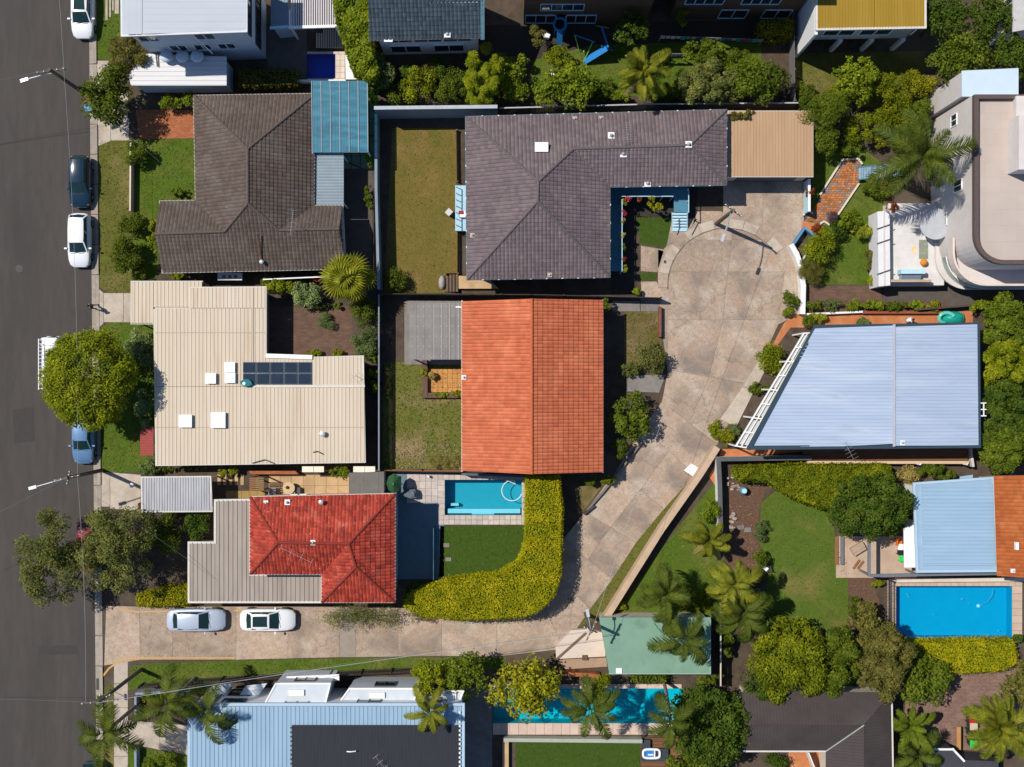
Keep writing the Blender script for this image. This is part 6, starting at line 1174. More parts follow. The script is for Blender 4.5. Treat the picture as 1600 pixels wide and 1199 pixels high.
for x0, x1, lab in ((472, 506, 'cream window hood below the middle of the cream roof'), (552, 586, 'cream window hood at the corner of the cream roof')):
    t = thing('window_hood', lab, 'awning', P((x0+x1)/2, 733)); MB().prism(PL([(x0, 729), (x1, 729), (x1, 738), (x0, 738)], 2.0), 1.92, 2.0).build('hood', mat('cream_hood', (.72, .68, .56), (.66, .62, .51), 2, .6), t); MB().beam(P((x0+x1)/2, 729.2, 2.03), P((x0+x1)/2, 737.8, 2.03), .05, .04).build('seam', white_paint, t)
    for x in (x0+2, x1-2): MB().beam(P(x, 730, 1.5), P(x, 737, 1.9), .04, .04).build('bracket', frame_w, t)
# ================================================================ VEGETATION
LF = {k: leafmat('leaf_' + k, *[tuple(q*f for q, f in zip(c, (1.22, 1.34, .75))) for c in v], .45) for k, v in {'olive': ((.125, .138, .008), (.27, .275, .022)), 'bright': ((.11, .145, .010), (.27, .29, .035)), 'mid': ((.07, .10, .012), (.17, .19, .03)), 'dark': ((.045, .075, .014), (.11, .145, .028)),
    'grey': ((.12, .125, .05), (.25, .24, .115)), 'brown': ((.11, .095, .04), (.21, .175, .065)), 'yellow': ((.17, .16, .010), (.37, .32, .03)), 'hedge': ((.23, .20, .007), (.44, .375, .018)), 'silver': ((.14, .18, .09), (.38, .41, .28)), 'purple': ((.08, .04, .10), (.18, .10, .22)),
    'red': ((.16, .03, .02), (.30, .07, .05)), 'palm': ((.035, .052, .012), (.125, .14, .03)), 'palm_y': ((.10, .105, .014), (.25, .235, .04)), 'fan': ((.16, .165, .02), (.38, .35, .06)), 'sage': ((.085, .115, .06), (.20, .23, .13)), 'pink': ((.35, .03, .10), (.55, .08, .2)), 'straw': ((.28, .2, .10), (.42, .32, .18))}.items()}
T = tree
def shrub(px, py, top, rx, ry, leaf, label, **k):
    k.setdefault('name', 'shrub'); k.setdefault('cat', 'shrub'); k.setdefault('ll', .17); k.setdefault('lw', .1); k.setdefault('nclump', 18); k.setdefault('cr', .42); k.setdefault('trunk_r', .06)
    return tree(px, py, top, rx, ry, LF[leaf], label, **k)
# street trees
T(142, 592, 7.5, 70, 74, LF['olive'], 'large round olive-green street tree hiding most of the white van', nclump=170, cr=.19, ll=.2, lw=.13, low=-.1, n=22000, rz=2.9, dome=True)
T(178, 152, 5.0, 44, 44, LF['mid'], 'bushy dark green street tree beside the rubbish bins', nclump=46, cr=.3)
T(203, 88, 4.2, 32, 34, LF['brown'], 'reddish brown bottlebrush tree overlapping the white ribbed garage', nclump=30, cr=.3, jit=.9, ll=.2, lw=.09)
T(80, 870, 7.0, 54, 78, LF['grey'], 'sparse grey-green street tree leaning out over the asphalt', nclump=50, cr=.27, ll=.28, lw=.09, n=9000, jit=1.0)
T(182, 850, 7.0, 58, 88, LF['grey'], 'tall sparse grey-green tree over the verge by the red car', nclump=56, cr=.27, ll=.28, lw=.09, n=10500, jit=1.0)
shrub(250, 832, 3.2, 34, 30, 'mid', 'dark bushy shrub between the carport and the beige flat roof'); shrub(302, 822, 2.2, 22, 22, 'dark', 'dark shrub in the shade beside the beige flat roof'); shrub(316, 805, 1.2, 14, 8, 'bright', 'bright little shrub at the corner of the grey carport'); shrub(228, 790, 1.6, 12, 8, 'red', 'reddish shrub beneath the grey carport edge')
hedge([(212, 932), (262, 919), (294, 917), (296, 945), (238, 948), (214, 947)], 1.3, LF['hedge'], 'low clipped hedge in front of the beige flat roof', 2600)
shrub(196, 402, 2.6, 27, 32, 'mid', 'feathery green shrub on the verge beside the brown tiled house', jit=1.0); shrub(206, 352, 1.9, 22, 18, 'mid', 'loose shrub beside the low cream front wall'); shrub(212, 240, 1.8, 17, 19, 'mid', 'rounded shrub on the front lawn by the brick court', cr=.4)
shrub(240, 375, 1.4, 9, 34, 'olive', 'narrow shrub row along the brown gable end'); shrub(283, 302, 1.0, 20, 7, 'mid', 'low planting at the foot of the brown roof'); shrub(268, 160, 1.8, 17, 14, 'bright', 'bright shrub at the edge of the brick parking court'); shrub(300, 156, 1.6, 13, 12, 'bright', 'small bright shrub touching the brown tiled corner'); shrub(218, 425, 1.3, 12, 16, 'mid', 'small shrub by the cream carport')
shrub(280, 432, .9, 16, 5, 'olive', 'thin grassy planting under the brown tiled eave'); shrub(222, 545, 2.2, 26, 30, 'silver', 'pale variegated shrub beside the cream metal house', ll=.26, lw=.08); shrub(228, 632, 2.4, 16, 36, 'silver', 'tall variegated shrub behind the big street tree', ll=.26, lw=.08); shrub(234, 556, 2.0, 9, 22, 'bright', 'slim bright shrub against the cream metal house wall'); shrub(232, 730, 1.3, 14, 14, 'sage', 'grey-green shrub at the cream roof corner')
shrub(258, 732, .8, 18, 5, 'mid', 'low planting below the cream roof edge'); shrub(300, 731, .7, 26, 4, 'yellow', 'yellowish strip planting under the cream roof'); shrub(347, 738, 1.1, 7, 7, 'fan', 'small spiky plant in the shaded side garden'); shrub(365, 736, 1.1, 8, 7, 'fan', 'second spiky plant beside the terracotta strips'); shrub(531, 738, 1.9, 15, 11, 'bright', 'bright lime bush between the two cream window hoods')
# courtyard of the cream house
fanm = fan_mesh('fan', LF['fan'], .95, 1.15)
palm(545, 437, 3.6, fanm, 24, 'fan palm with broad yellow-green leaves behind the brown tiled house', .22, tilt=(-30, 84), seed=4, scale=1.12)
shrub(436, 445, 2.2, 24, 18, 'olive', 'olive shrub in front of the dark fence by the cream roof'); shrub(478, 460, 2.0, 26, 20, 'silver', 'silvery flowering shrub beside the fan palm'); shrub(500, 433, 1.5, 14, 9, 'pink', 'pink bougainvillea behind the silvery shrub'); shrub(420, 430, 1.2, 8, 6, 'brown', 'brown twiggy plant at the white fence rail'); shrub(500, 477, .7, 45, 6, 'mid', 'low green border along the brown courtyard')
shrub(572, 487, 2.6, 22, 24, 'mid', 'dark green shrub beside the corner of the brown courtyard'); shrub(570, 535, 2.6, 21, 26, 'sage', 'grey-green bush on the east side of the brown courtyard', jit=.9, ll=.24, lw=.06); shrub(584, 590, 1.8, 8, 26, 'bright', 'narrow bright creeper east of the cream metal roof'); shrub(583, 555, 1.9, 10, 16, 'bright', 'bright creeper clump beside the grey-green bush')
shrub(510, 503, .9, 12, 11, 'sage', 'solitary grey cactus ball in the brown courtyard', ll=.34, lw=.03, jit=.3, nclump=6, cr=.6); shrub(490, 552, .7, 12, 6, 'olive', 'low potted plants on the courtyard edge'); shrub(528, 552, .7, 8, 6, 'yellow', 'small yellow plant at the courtyard edge')
shrub(576, 305, 1.1, 6, 26, 'mid', 'narrow planting strip in the dark side passage', ll=.22); shrub(577, 250, 1.6, 7, 12, 'bright', 'bright shrub below the blue awning corner'); shrub(618, 437, 1.7, 16, 16, 'mid', 'neat round bush at the corner of the dry olive lawn', cr=.5, nclump=26)
# hedge and plants along the top
hedge([(521, -30), (571, -30), (578, 60), (588, 118), (575, 122), (552, 108), (537, 60), (526, 30)], 4.2, LF['bright'], 'tall leafy hedge between the small pool and the charcoal roof', 9000, ll=.26, lw=.17, wob=.3)
hedge([(372, 108), (464, 108), (464, 132), (372, 134)], 1.5, LF['brown'], 'brownish hedge in shade beside the small pool', 2200)
shrub(592, 112, 3.2, 21, 24, 'sage', 'round grey-green bush below the charcoal roof', nclump=26); shrub(618, 145, 2.0, 18, 18, 'mid', 'green bush in the border behind the high blue wall'); shrub(584, 145, 2.2, 10, 22, 'bright', 'bright upright bush at the end of the high blue wall'); shrub(655, 130, 2.8, 26, 26, 'olive', 'olive shrub with reddish tips behind the high blue wall'); shrub(668, 108, 2.4, 13, 14, 'brown', 'reddish shrub behind the high blue wall')
shrub(705, 135, 2.6, 26, 24, 'mid', 'leafy green shrub in the border below the charcoal roof'); shrub(640, 158, .9, 40, 5, 'bright', 'low green border planting on the high blue wall'); shrub(730, 158, .9, 34, 5, 'bright', 'low leafy border beside the feathery conifer')
T(757, 118, 5.5, 32, 50, LF['olive'], 'feathery yellow-green conifer in the border behind the fence', name='conifer', nclump=60, cr=.22, ll=.34, lw=.06, jit=.5, n=9500, rz=2.5)
shrub(803, 120, 3.0, 27, 38, 'bright', 'bright glossy shrub beside the feathery conifer', ll=.22, lw=.14); T(862, 138, 4.6, 28, 32, LF['bright'], 'lime green glossy tree below the brick flats', ll=.27, lw=.18, nclump=40); T(898, 135, 4.8, 32, 36, LF['bright'], 'second lime green glossy tree next to the white pot', ll=.27, lw=.18, nclump=44)
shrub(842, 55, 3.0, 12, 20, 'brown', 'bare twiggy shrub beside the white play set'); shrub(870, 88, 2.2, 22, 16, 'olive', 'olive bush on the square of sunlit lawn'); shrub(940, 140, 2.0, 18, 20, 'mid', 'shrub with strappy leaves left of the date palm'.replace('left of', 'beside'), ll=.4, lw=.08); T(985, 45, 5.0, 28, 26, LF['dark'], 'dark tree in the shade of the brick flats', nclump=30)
dat = frond_mesh('date', 2.75, .55, LF['palm_y'], 40, .07, .62); palm(1003, 112, 5.2, dat, 30, 'bushy date palm with yellowing fronds behind the grey tiled house', .3, tilt=(-18, 70), seed=2, dead=frond_mesh('dead_date', 2.4, .9, LF['straw'], 30, .05, .5))
T(1110, 132, 4.8, 54, 34, LF['grey'], 'broad grey-olive tree north of the grey tiled roof', nclump=60, cr=.26, ll=.2, lw=.1, n=9500); T(1100, 85, 3.8, 34, 22, LF['mid'], 'green tree crown below the clothes lines', nclump=30); T(1185, 128, 5.0, 44, 36, LF['mid'], 'leafy green tree at the corner of the tan garage', nclump=50); shrub(1060, 140, 2.0, 16, 18, 'olive', 'olive shrub between the date palm and grey-olive tree')
shrub(1068, 18, 3.0, 12, 24, 'bright', 'bright clipped column shrub between the brick flats'); hedge([(1188, 32), (1238, 29), (1238, 55), (1190, 56)], 2.2, LF['yellow'], 'yellow-green clipped hedge box beside the brick flats', 1600); shrub(1253, 5, 2.4, 9, 16, 'yellow', 'yellow shrub beside the mustard roof'); shrub(1160, 180, 1.4, 26, 8, 'brown', 'brown creeper spilling on the garage roof edge', hc=3.1, rz=.4)
# top right gardens
T(1337, 124, 4.4, 34, 38, LF['bright'], 'perfectly round lime tree on the mustard house lawn', nclump=60, cr=.26, ll=.24, lw=.16); T(1287, 175, 4.6, 34, 34, LF['mid'], 'loose green conifer beside the tan garage', name='conifer', nclump=40, ll=.3, lw=.07, jit=.8); shrub(1288, 215, 3.2, 22, 28, 'mid', 'leafy shrub along the tan garage wall'); shrub(1345, 200, 2.4, 30, 20, 'olive', 'olive shrub in the middle of the terraced garden'); shrub(1400, 145, 3.4, 34, 28, 'olive', 'loose yellowish shrub on the mustard house lawn edge', jit=.9)
shrub(1392, 188, 3.2, 32, 24, 'olive', 'tangled yellow-green shrub beside the curved building', jit=.9); shrub(1437, 130, 3.2, 22, 22, 'yellow', 'yellow-leaved shrub below the dark trees'); shrub(1372, 222, 1.5, 14, 8, 'yellow', 'orange-yellow shrub above the boardwalk'); shrub(1368, 300, 1.2, 22, 14, 'mid', 'low groundcover beside the boardwalk'); shrub(1380, 292, 1.0, 14, 12, 'brown', 'brown groundcover by the boardwalk')
for x, y, rx, ry, lf, lb in ((1475, 25, 34, 36, 'dark', 'dark evergreen tree right beside the mustard roof'.replace('right ', '')), (1500, 92, 48, 42, 'mid', 'large grey-green tree above the ice blue roof'), (1545, 35, 36, 44, 'dark', 'dark evergreen tree beside the corner villa'), (1582, 95, 30, 46, 'dark', 'dark tree at the upper edge behind the ice blue roof')): T(x, y, 6.5, rx, ry, LF[lf], lb, nclump=56, cr=.28)
big = frond_mesh('queen', 4.2, .95, LF['palm'], 50, .066, .7, .2, .5); palm(1440, 243, 9.0, big, 15, 'tall dark palm shading the curved white building', .24, tilt=(-12, 58), seed=8)
shrub(1278, 384, 2.6, 23, 25, 'olive', 'olive ball bush above the curved white wall', nclump=26); shrub(1268, 420, 1.8, 20, 22, 'brown', 'wispy dry shrub inside the curved white wall', ll=.4, lw=.03, jit=.6); shrub(1332, 345, 1.9, 24, 16, 'bright', 'leafy bright shrub at the terrace parapet'); shrub(1345, 363, 1.5, 18, 12, 'fan', 'yellow strappy plant beside the terrace parapet', ll=.5, lw=.08); shrub(1310, 358, 1.6, 16, 12, 'dark', 'dark shrub between the olive ball and strappy plant'); shrub(1301, 341, 1.3, 10, 10, 'purple', 'purple leaved ball plant at the path edge', ll=.3, lw=.05); shrub(1276, 358, 1.2, 8, 8, 'red', 'dark red shrub at the foot of the mosaic path'); shrub(1284, 360, 1.0, 5, 5, 'yellow', 'tiny yellow plant beside the red shrub')
shrub(1266, 300, 1.6, 7, 8, 'red', 'reddish shrub beside the pale blue wall panel'); shrub(1360, 400, 1.0, 8, 26, 'brown', 'brown rockery plants along the terrace parapet'); shrub(1365, 440, 1.0, 8, 8, 'yellow', 'yellow rockery plant at the parapet foot'); shrub(1393, 325, 1.6, 9, 10, 'red', 'dark red creeper at the terrace parapet corner')
for i, (x, rx, lf, lb) in enumerate(((1270, 14, 'mid', 'first green clump of the planting bed near the white wall'), (1300, 15, 'sage', 'grey clump of the planting bed'), (1335, 16, 'bright', 'bright clump spilling over the white edging'), (1366, 18, 'bright', 'tall bright clump in the middle of the planting bed'), (1400, 16, 'mid', 'mid green clump above the red brick edging'), (1430, 15, 'bright', 'bright clump above the red brick edging'), (1458, 12, 'yellow', 'yellow end clump of the planting bed'))): shrub(x, 478, 1.0, rx, 9, lf, lb)
shrub(1278, 496, 1.0, 14, 9, 'fan', 'yellow strappy plant on the terracotta terrace', ll=.4, lw=.07); shrub(1262, 502, 1.2, 10, 10, 'mid', 'round shrub beside the yellow strappy plant'); shrub(1350, 504, .8, 11, 7, 'sage', 'grey succulent beside the blue metal roof edge', ll=.4, lw=.07); shrub(1236, 468, 1.4, 12, 14, 'mid', 'loose shrub outside the curved white wall'); shrub(1231, 488, .9, 9, 8, 'bright', 'small bright shrub below the curved white wall')
shrub(1204, 562, 1.7, 23, 22, 'olive', 'clipped ball bush beside the slanting pergola', nclump=30, cr=.4); shrub(1185, 607, .9, 18, 9, 'mid', 'low planting at the foot of the pergola'); shrub(1118, 672, .8, 12, 14, 'olive', 'dry grassy tuft beside the beige wall'); shrub(1140, 682, .9, 16, 12, 'yellow', 'yellow-green groundcover at the pergola corner'); shrub(1148, 672, .9, 9, 8, 'sage', 'grey agave at the pergola corner', ll=.4, lw=.06)
# east boundary trees
for x, y, rx, ry, lf, lb in ((1568, 505, 40, 44, 'mid', 'leafy tree below the curved building by the blue roof'), (1572, 568, 40, 50, 'olive', 'olive-toned tree east of the blue metal roof, upper part of the row'), (1568, 640, 38, 50, 'dark', 'dark green tree east of the blue metal roof, middle of the row'), (1572, 700, 40, 40, 'mid', 'leafy tree east of the blue metal roof, end of the row')): T(x, y, 5.5, rx, ry, LF[lf], lb, nclump=56, cr=.26, n=12000, group='tree row east of the blue roof')
shrub(1540, 478, 2.4, 22, 14, 'bright', 'bright shrub beneath the curved balcony'); T(1360, 792, 5.2, 70, 50, LF['dark'], 'dense dark green tree overhanging the big lawn', nclump=90, cr=.24, n=15000, ll=.22, lw=.14); hedge([(1150, 733), (1240, 728), (1390, 728), (1398, 752), (1330, 772), (1290, 795), (1240, 778), (1200, 752), (1155, 750)], 1.9, LF['olive'], 'sprawling yellow-green hedge below the timber deck', 20000, ll=.16, lw=.1, wob=.3); shrub(1462, 738, 1.8, 32, 13, 'mid', 'green bush behind the pale blue cottage roof'); shrub(1418, 745, 1.2, 16, 16, 'straw', 'straw coloured dry bush beside the dark green tree')
shrub(1415, 215, 2.6, 26, 22, 'olive', 'dense tangle of olive shrubs west of the tall palm', jit=.9); shrub(1330, 232, 1.6, 20, 12, 'mid', 'low green shrub above the mosaic path'); shrub(1440, 180, 3.0, 24, 20, 'mid', 'green shrub against the wall of the curved building'); shrub(1310, 148, 2.2, 18, 16, 'olive', 'small olive shrub beside the round lime tree'); shrub(1260, 150, 1.6, 14, 26, 'mid', 'leafy shrub row along the grey paling fence')
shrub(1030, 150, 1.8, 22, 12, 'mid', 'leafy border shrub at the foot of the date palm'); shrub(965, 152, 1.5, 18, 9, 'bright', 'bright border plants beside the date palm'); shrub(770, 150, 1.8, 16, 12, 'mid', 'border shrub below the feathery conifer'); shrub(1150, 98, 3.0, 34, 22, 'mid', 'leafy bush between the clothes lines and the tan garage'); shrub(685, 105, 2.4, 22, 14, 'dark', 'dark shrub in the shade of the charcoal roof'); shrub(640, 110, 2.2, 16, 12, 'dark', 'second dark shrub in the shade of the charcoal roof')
# palms around the walled lawn
cyc = frond_mesh('cycad', 2.0, .5, LF['palm_y'], 26, .09, .8, .1); pal = frond_mesh('bangalow', 2.9, .9, LF['palm'], 38, .066, .8, .2, .45); paly = frond_mesh('bangalow_y', 2.8, .85, LF['palm_y'], 40, .08, .8, .2, .45)
ban = frond_mesh('banana', 2.2, .7, LF['palm_y'], 40, .16, .7, .05)
palm(1107, 845, 2.6, ban, 13, 'broad-leaved palm standing on the walled lawn', .2, tilt=(-5, 60), seed=3, scale=.95, dead=frond_mesh('dead', 2.0, 1.0, LF['straw'], 26, .06, .5)); palm(1040, 930, 5.0, pal, 14, 'feathery palm behind the sage green roof', .14, seed=5); palm(1146, 915, 5.5, paly, 15, 'yellow-green feather palm beside the mulch bed', .15, seed=6); palm(1068, 1000, 5.5, pal, 10, 'drooping palm hanging over the sage green roof', .14, seed=7); palm(1160, 960, 5.2, pal, 13, 'green feather palm east of the sage green roof', .15, seed=9)
shrub(1110, 797, 2.0, 15, 18, 'bright', 'round bush in the corner of the walled lawn'); shrub(1085, 940, 1.6, 36, 14, 'olive', 'tangled bromeliads below the palms'); shrub(1185, 945, 2.4, 16, 28, 'sage', 'grey-green shrub at the edge of the big lawn'); shrub(1190, 870, 1.6, 12, 16, 'mid', 'small bush between the mulch bed and the lawn'); shrub(1190, 830, 1.1, 12, 14, 'sage', 'pale agave beside the mulch bed', ll=.55, lw=.06); shrub(1180, 900, 1.0, 14, 12, 'brown', 'dry low plants at the edge of the mulch bed'); shrub(970, 947, .8, 10, 6, 'yellow', 'little yellow succulents at the wall end'); shrub(1135, 1000, 2.0, 10, 28, 'mid', 'creeper on the fence east of the sage green roof')
# bottom right
T(1232, 1030, 6.0, 60, 58, LF['olive'], 'large yellow-green tree over the charcoal metal roof', nclump=80, cr=.25, n=15000); T(1300, 1032, 5.8, 46, 58, LF['mid'], 'green tree between the yellow-green and brown-green trees', nclump=60, cr=.26, n=12000); T(1383, 1035, 6.0, 46, 58, LF['brown'], 'brownish olive tree beside the blue pool', nclump=60, cr=.26, n=13000); T(1350, 965, 3.6, 24, 28, LF['brown'], 'small brownish tree at the edge of the big lawn', nclump=26); T(1442, 1062, 4.2, 46, 34, LF['mid'], 'spreading green tree over the pink brick patio', nclump=44); T(1195, 1075, 4.5, 36, 34, LF['dark'], 'dark green tree beside the charcoal roof', nclump=36)
hedge([(1425, 1006), (1585, 1003), (1590, 1035), (1570, 1048), (1500, 1052), (1430, 1048)], 1.8, LF['hedge'], 'clipped yellow-green hedge below the blue pool', 14000, ll=.13, lw=.085); T(1593, 1068, 3.8, 26, 34, LF['brown'], 'dark brownish bush at the patio edge', nclump=30); shrub(1335, 945, 1.6, 10, 22, 'mid', 'narrow green bush along the lawn edge by the pool'); shrub(1590, 998, 1.2, 8, 6, 'dark', 'small dark bush at the pool corner'); shrub(1370, 912, .9, 10, 5, 'olive', 'small plants under the grey steel frame')
palm(1560, 1135, 4.5, frond_mesh('date_g', 3.1, .6, LF['palm_y'], 40, .07, .7), 34, 'huge spreading palm in the far corner garden', .34, tilt=(-15, 72), seed=11); palm(1420, 1135, 2.8, frond_mesh('banana_g', 2.4, .7, LF['mid'], 34, .17, .6, .05), 12, 'banana plant beside the charcoal roof gutter', .2, seed=12, tilt=(0, 62)); palm(1432, 1180, 2.6, pal, 10, 'small drooping palm below the banana plant', .12, seed=13)
shrub(1212, 1195, 1.6, 16, 18, 'dark', 'dark shrub by the orange court')
# bottom middle
T(672, 1058, 4.0, 26, 30, LF['olive'], 'olive green tree over the slatted fence', nclump=30); T(728, 1055, 4.2, 34, 38, LF['mid'], 'leafy round tree beside the slatted fence', nclump=40); palm(671, 1112, 7.0, frond_mesh('thin', 2.6, .9, LF['palm_y'], 34, .08, .6, .2, .5), 11, 'spindly palm growing over the blue ribbed roof', .1, seed=14, base=(664, 1075)); T(822, 1075, 4.6, 54, 46, LF['yellow'], 'yellow-green glossy tree over the turquoise pool', nclump=50, ll=.3, lw=.2)
palm(922, 1108, 6.5, frond_mesh('pool', 3.2, .7, LF['palm'], 40, .062, .65, .2, .45), 14, 'feather palm hanging over the turquoise pool', .14, seed=15, base=(908, 1062)); shrub(935, 1075, 3.0, 22, 22, 'olive', 'loose shrub behind the turquoise pool'); T(1110, 1130, 6.0, 62, 66, LF['dark'], 'big dark tree at the end of the turquoise pool', nclump=90, cr=.24, n=15000); T(1090, 1190, 4.5, 50, 26, LF['mid'], 'green tree beside the timber pool deck', nclump=40); hedge([(990, 1056), (1040, 1056), (1040, 1066), (990, 1066)], 1.4, LF['mid'], 'short hedge under the sage green roof', 900)
shrub(1108, 1062, 2.2, 26, 10, 'mid', 'leafy shrub under the eave of the sage green roof'); palm(1048, 1128, 8.0, pal, 9, 'leaning grey-trunked palm beside the big dark tree', .15, seed=21, base=(1036, 1062), scale=.9)
# bottom left palms
bl = frond_mesh('cocos', 3.6, 1.0, LF['palm'], 46, .062, .75, .2, .5); palm(163, 1146, 8.0, bl, 9, 'street palm drooping over the asphalt and kerb', .17, seed=16, tilt=(-20, 45)); palm(262, 1100, 7.5, bl, 9, 'tall palm in front of the blue ribbed roof', .17, seed=17, tilt=(-20, 45), scale=.9); palm(322, 1112, 6.8, bl, 8, 'feather palm shading the blue ribbed roof corner', .15, seed=18); shrub(240, 1092, 1.2, 20, 10, 'olive', 'low shrubs behind the grey front wall'); shrub(250, 1188, 1.2, 36, 14, 'mid', 'low hedge-like planting by the concrete car pad')
# the curved hedge, twiggy shrub and orange house front
arc = [(824, 746), (872, 744), (878, 800), (876, 850)] + [(800 + 76*math.cos(a), 890 + 76*math.sin(a)) for a in [k*.157 for k in range(1, 10)]] + [(720, 969), (660, 963), (632, 950), (640, 930), (700, 912), (780, 902), (812, 882), (823, 850)]
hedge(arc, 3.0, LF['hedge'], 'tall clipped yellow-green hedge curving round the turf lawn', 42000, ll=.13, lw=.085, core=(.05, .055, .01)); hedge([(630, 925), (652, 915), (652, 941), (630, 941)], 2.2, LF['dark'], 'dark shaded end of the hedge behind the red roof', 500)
shrub(556, 962, 1.4, 68, 20, 'grey', 'long twiggy grey shrub along the lane below the red roof', ll=.2, lw=.045, jit=1.2, nclump=40, cr=.6, n=3200); shrub(655, 966, .9, 26, 9, 'brown', 'bare twiggy end of the lane shrub', ll=.2, lw=.04, n=500)
shrub(1012, 562, 2.2, 26, 26, 'grey', 'loose shrub with bare limbs in the weedy front lawn', jit=1.0); shrub(985, 575, 1.4, 14, 12, 'grey', 'small dry shrub beside the weedy lawn'); T(985, 650, 3.4, 27, 42, LF['mid'], 'leafy tree between the orange roof and the lane', nclump=40); shrub(968, 700, 2.0, 12, 18, 'mid', 'shrub in the narrow bed east of the orange roof'); shrub(945, 478, 1.8, 8, 12, 'bright', 'bright shrub at the corner of the orange roof'); shrub(995, 455, 1.0, 6, 6, 'bright', 'tiny bright shrub at the entry wall'); shrub(950, 752, 1.2, 12, 8, 'bright', 'bright shrub in the triangular bed by the lane'); shrub(922, 752, 1.3, 8, 6, 'mid', 'small shrub below the corner of the orange roof')
shrub(690, 617, .8, 14, 4, 'bright', 'leafy plants in the brick planter'); shrub(713, 615, .8, 8, 5, 'yellow', 'yellow plant at the end of the brick planter'); shrub(662, 582, .8, 5, 6, 'yellow', 'yellow pot plant on the planter wall'); shrub(675, 587, .8, 6, 6, 'straw', 'dry little plant on the orange patio'); shrub(607, 600, .5, 5, 30, 'straw', 'dry weeds along the west edge of the patchy lawn'); shrub(690, 722, .6, 30, 12, 'straw', 'heap of dry cut branches on the patchy lawn', ll=.4, lw=.03, n=500)
T(1022, 322, 2.6, 16, 7, LF['yellow'], 'small yellow-leaved tree in the verandah courtyard', name='small_tree', cat='tree', ll=.2, lw=.1, nclump=14); shrub(1065, 350, .6, 3, 5, 'mid', 'little plant beside the blue steps') if False else None
# pots along the verandah
for i, (x, y, lf, lb) in enumerate(((974, 316, 'yellow', 'yellow pot plant at the verandah corner'), (982, 311, 'pink', 'pink geranium on the verandah rail by the corner'), (1000, 311, 'red', 'rust red pot plant on the north verandah rail'), (1019, 309, 'yellow', 'small yellow pot plant on the north verandah rail'), (974, 332, 'pink', 'pink geranium on the west verandah rail'), (974, 345, 'straw', 'straw coloured pot plant on the west verandah rail'), (974, 367, 'straw', 'dry golden pot plant on the west verandah rail'), (974, 384, 'olive', 'olive pot plant beyond the blue pot'), (975, 404, 'red', 'orange-red pot plant near the verandah end'), (978, 420, 'fan', 'spiky yellow bromeliad at the verandah end'))):
    c = P(x, y, 2.3); t = thing('pot_plant', lb, 'pot plant', (c.x, c.y, 1.3), group='pots along the verandah'); MB().tube([(0, 0, 0), (0, 0, .3), (0, 0, .62)], [.12, .15, .17], 10).build('pot', terra, t, local=True); rg = np.random.default_rng(i); p, nr, C = clump_points(rg, .26, .26, .2, 8, .5, 160); p[:, 2] += .78; link('plant', quads_mesh('plant', leaves(p, nr, .14, .08, rg), LF[lf]), t)
# ================================================================ POLES, WIRES
wood = mat('pole_wood', (.15, .12, .10), (.10, .08, .065), 5, .9, stretch=(1, 1, .2)); steelg = mat('galvanised', (.55, .56, .57)); wirem = mat('wire', (.16, .16, .16), (.12, .12, .12), 3, .5); wirel = mat('pale_wire', (.36, .36, .36), (.3, .3, .3), 3, .4)
def pole(bx, by, h, label, arms=(), lamp=None):
    b = P(bx, by); t = thing('power_pole', label, 'power pole', b); MB().tube([b, b + Vector((0, 0, h*.5)), b + Vector((0, 0, h))], [.17, .15, .12], 10).build('pole', wood, t, smooth=True)
    for (dx, dy, l, z) in arms:
        d = Vector((dx, dy, 0)).normalized()*l; c = b + Vector((0, 0, z)); o = MB().beam(c - d, c + d, .1, .12).build('crossarm', wood, t)
        for s in (-.9, -.45, .45, .9): q = c + d*s; MB().tube([q + Vector((0, 0, .06)), q + Vector((0, 0, .2))], [.05, .035], 6).build('insulator', white_paint, o)
    if lamp:
        e = P(*lamp); a = b + Vector((0, 0, lamp[2] - .5)); MB().tube([a, a.lerp(e, .5) + Vector((0, 0, .12)), e], .05, 6).build('lamp_arm', steelg, t); d = (e - a); d.z = 0; d.normalize(); MB().beam(e - d*.1, e + d*.5, .24, .12).build('lamp_head', mat('lamp_shell', (.55, .57, .6), (.45, .47, .5), 4, .4, .3), t)
    return b + Vector((0, 0, h))
pA = pole(136, 149, 7.8, 'timber power pole with a lamp beside the rubbish bins', [(1, .15, 1.1, 7.4)], (42, 124, 7.3)); pB = pole(160, 735, 7.8, 'timber power pole with a lamp by the grey carport', [(1, .2, 1.0, 7.5), (.2, 1, .5, 7.2)], (55, 761, 7.3)); pC = pole(221, 1046, 10.0, 'tall timber power pole at the corner of the lane', [(1, .1, 1.4, 9.6), (1, .6, .6, 8.7)]); pD = pole(915, 959, 7.0, 'power pole with a lamp at the bend of the lane', [(.5, 1, .9, 6.7), (.9, -.4, .6, 6.2)], (919, 962, 6.9)); pE = pole(1119, 350, 7.6, 'power pole with a lamp at the turning circle', [(.8, -.6, .8, 7.3)], (1131, 368, 7.0))
def wire(a, b, sag, label, r=.009, m=None):
    a = Vector(a); b = Vector(b); n = 14; mb = MB().tube([a.lerp(b, k/n) - Vector((0, 0, sag*4*(k/n)*(1-k/n))) for k in range(n+1)], r, 5); mb.build('power_line', m or wirem, None, label=label, cat='cable')
U = Vector((0, 0, .1))
wire(pA - Vector((-1, 0, .3)), P(80, -120, 7.8), .3, 'power line running up the street from the lamp pole by the bins', .010, wirel); wire(pA - Vector((-1, 0, .3)), pB - Vector((-.8, 0, .2)), .9, 'long power line along the street between the two lamp poles', .010, wirel); wire(pB - Vector((-.8, 0, .2)), pC - Vector((1.0, 0, .3)), .5, 'power line from the carport pole to the tall corner pole', .010, wirel)
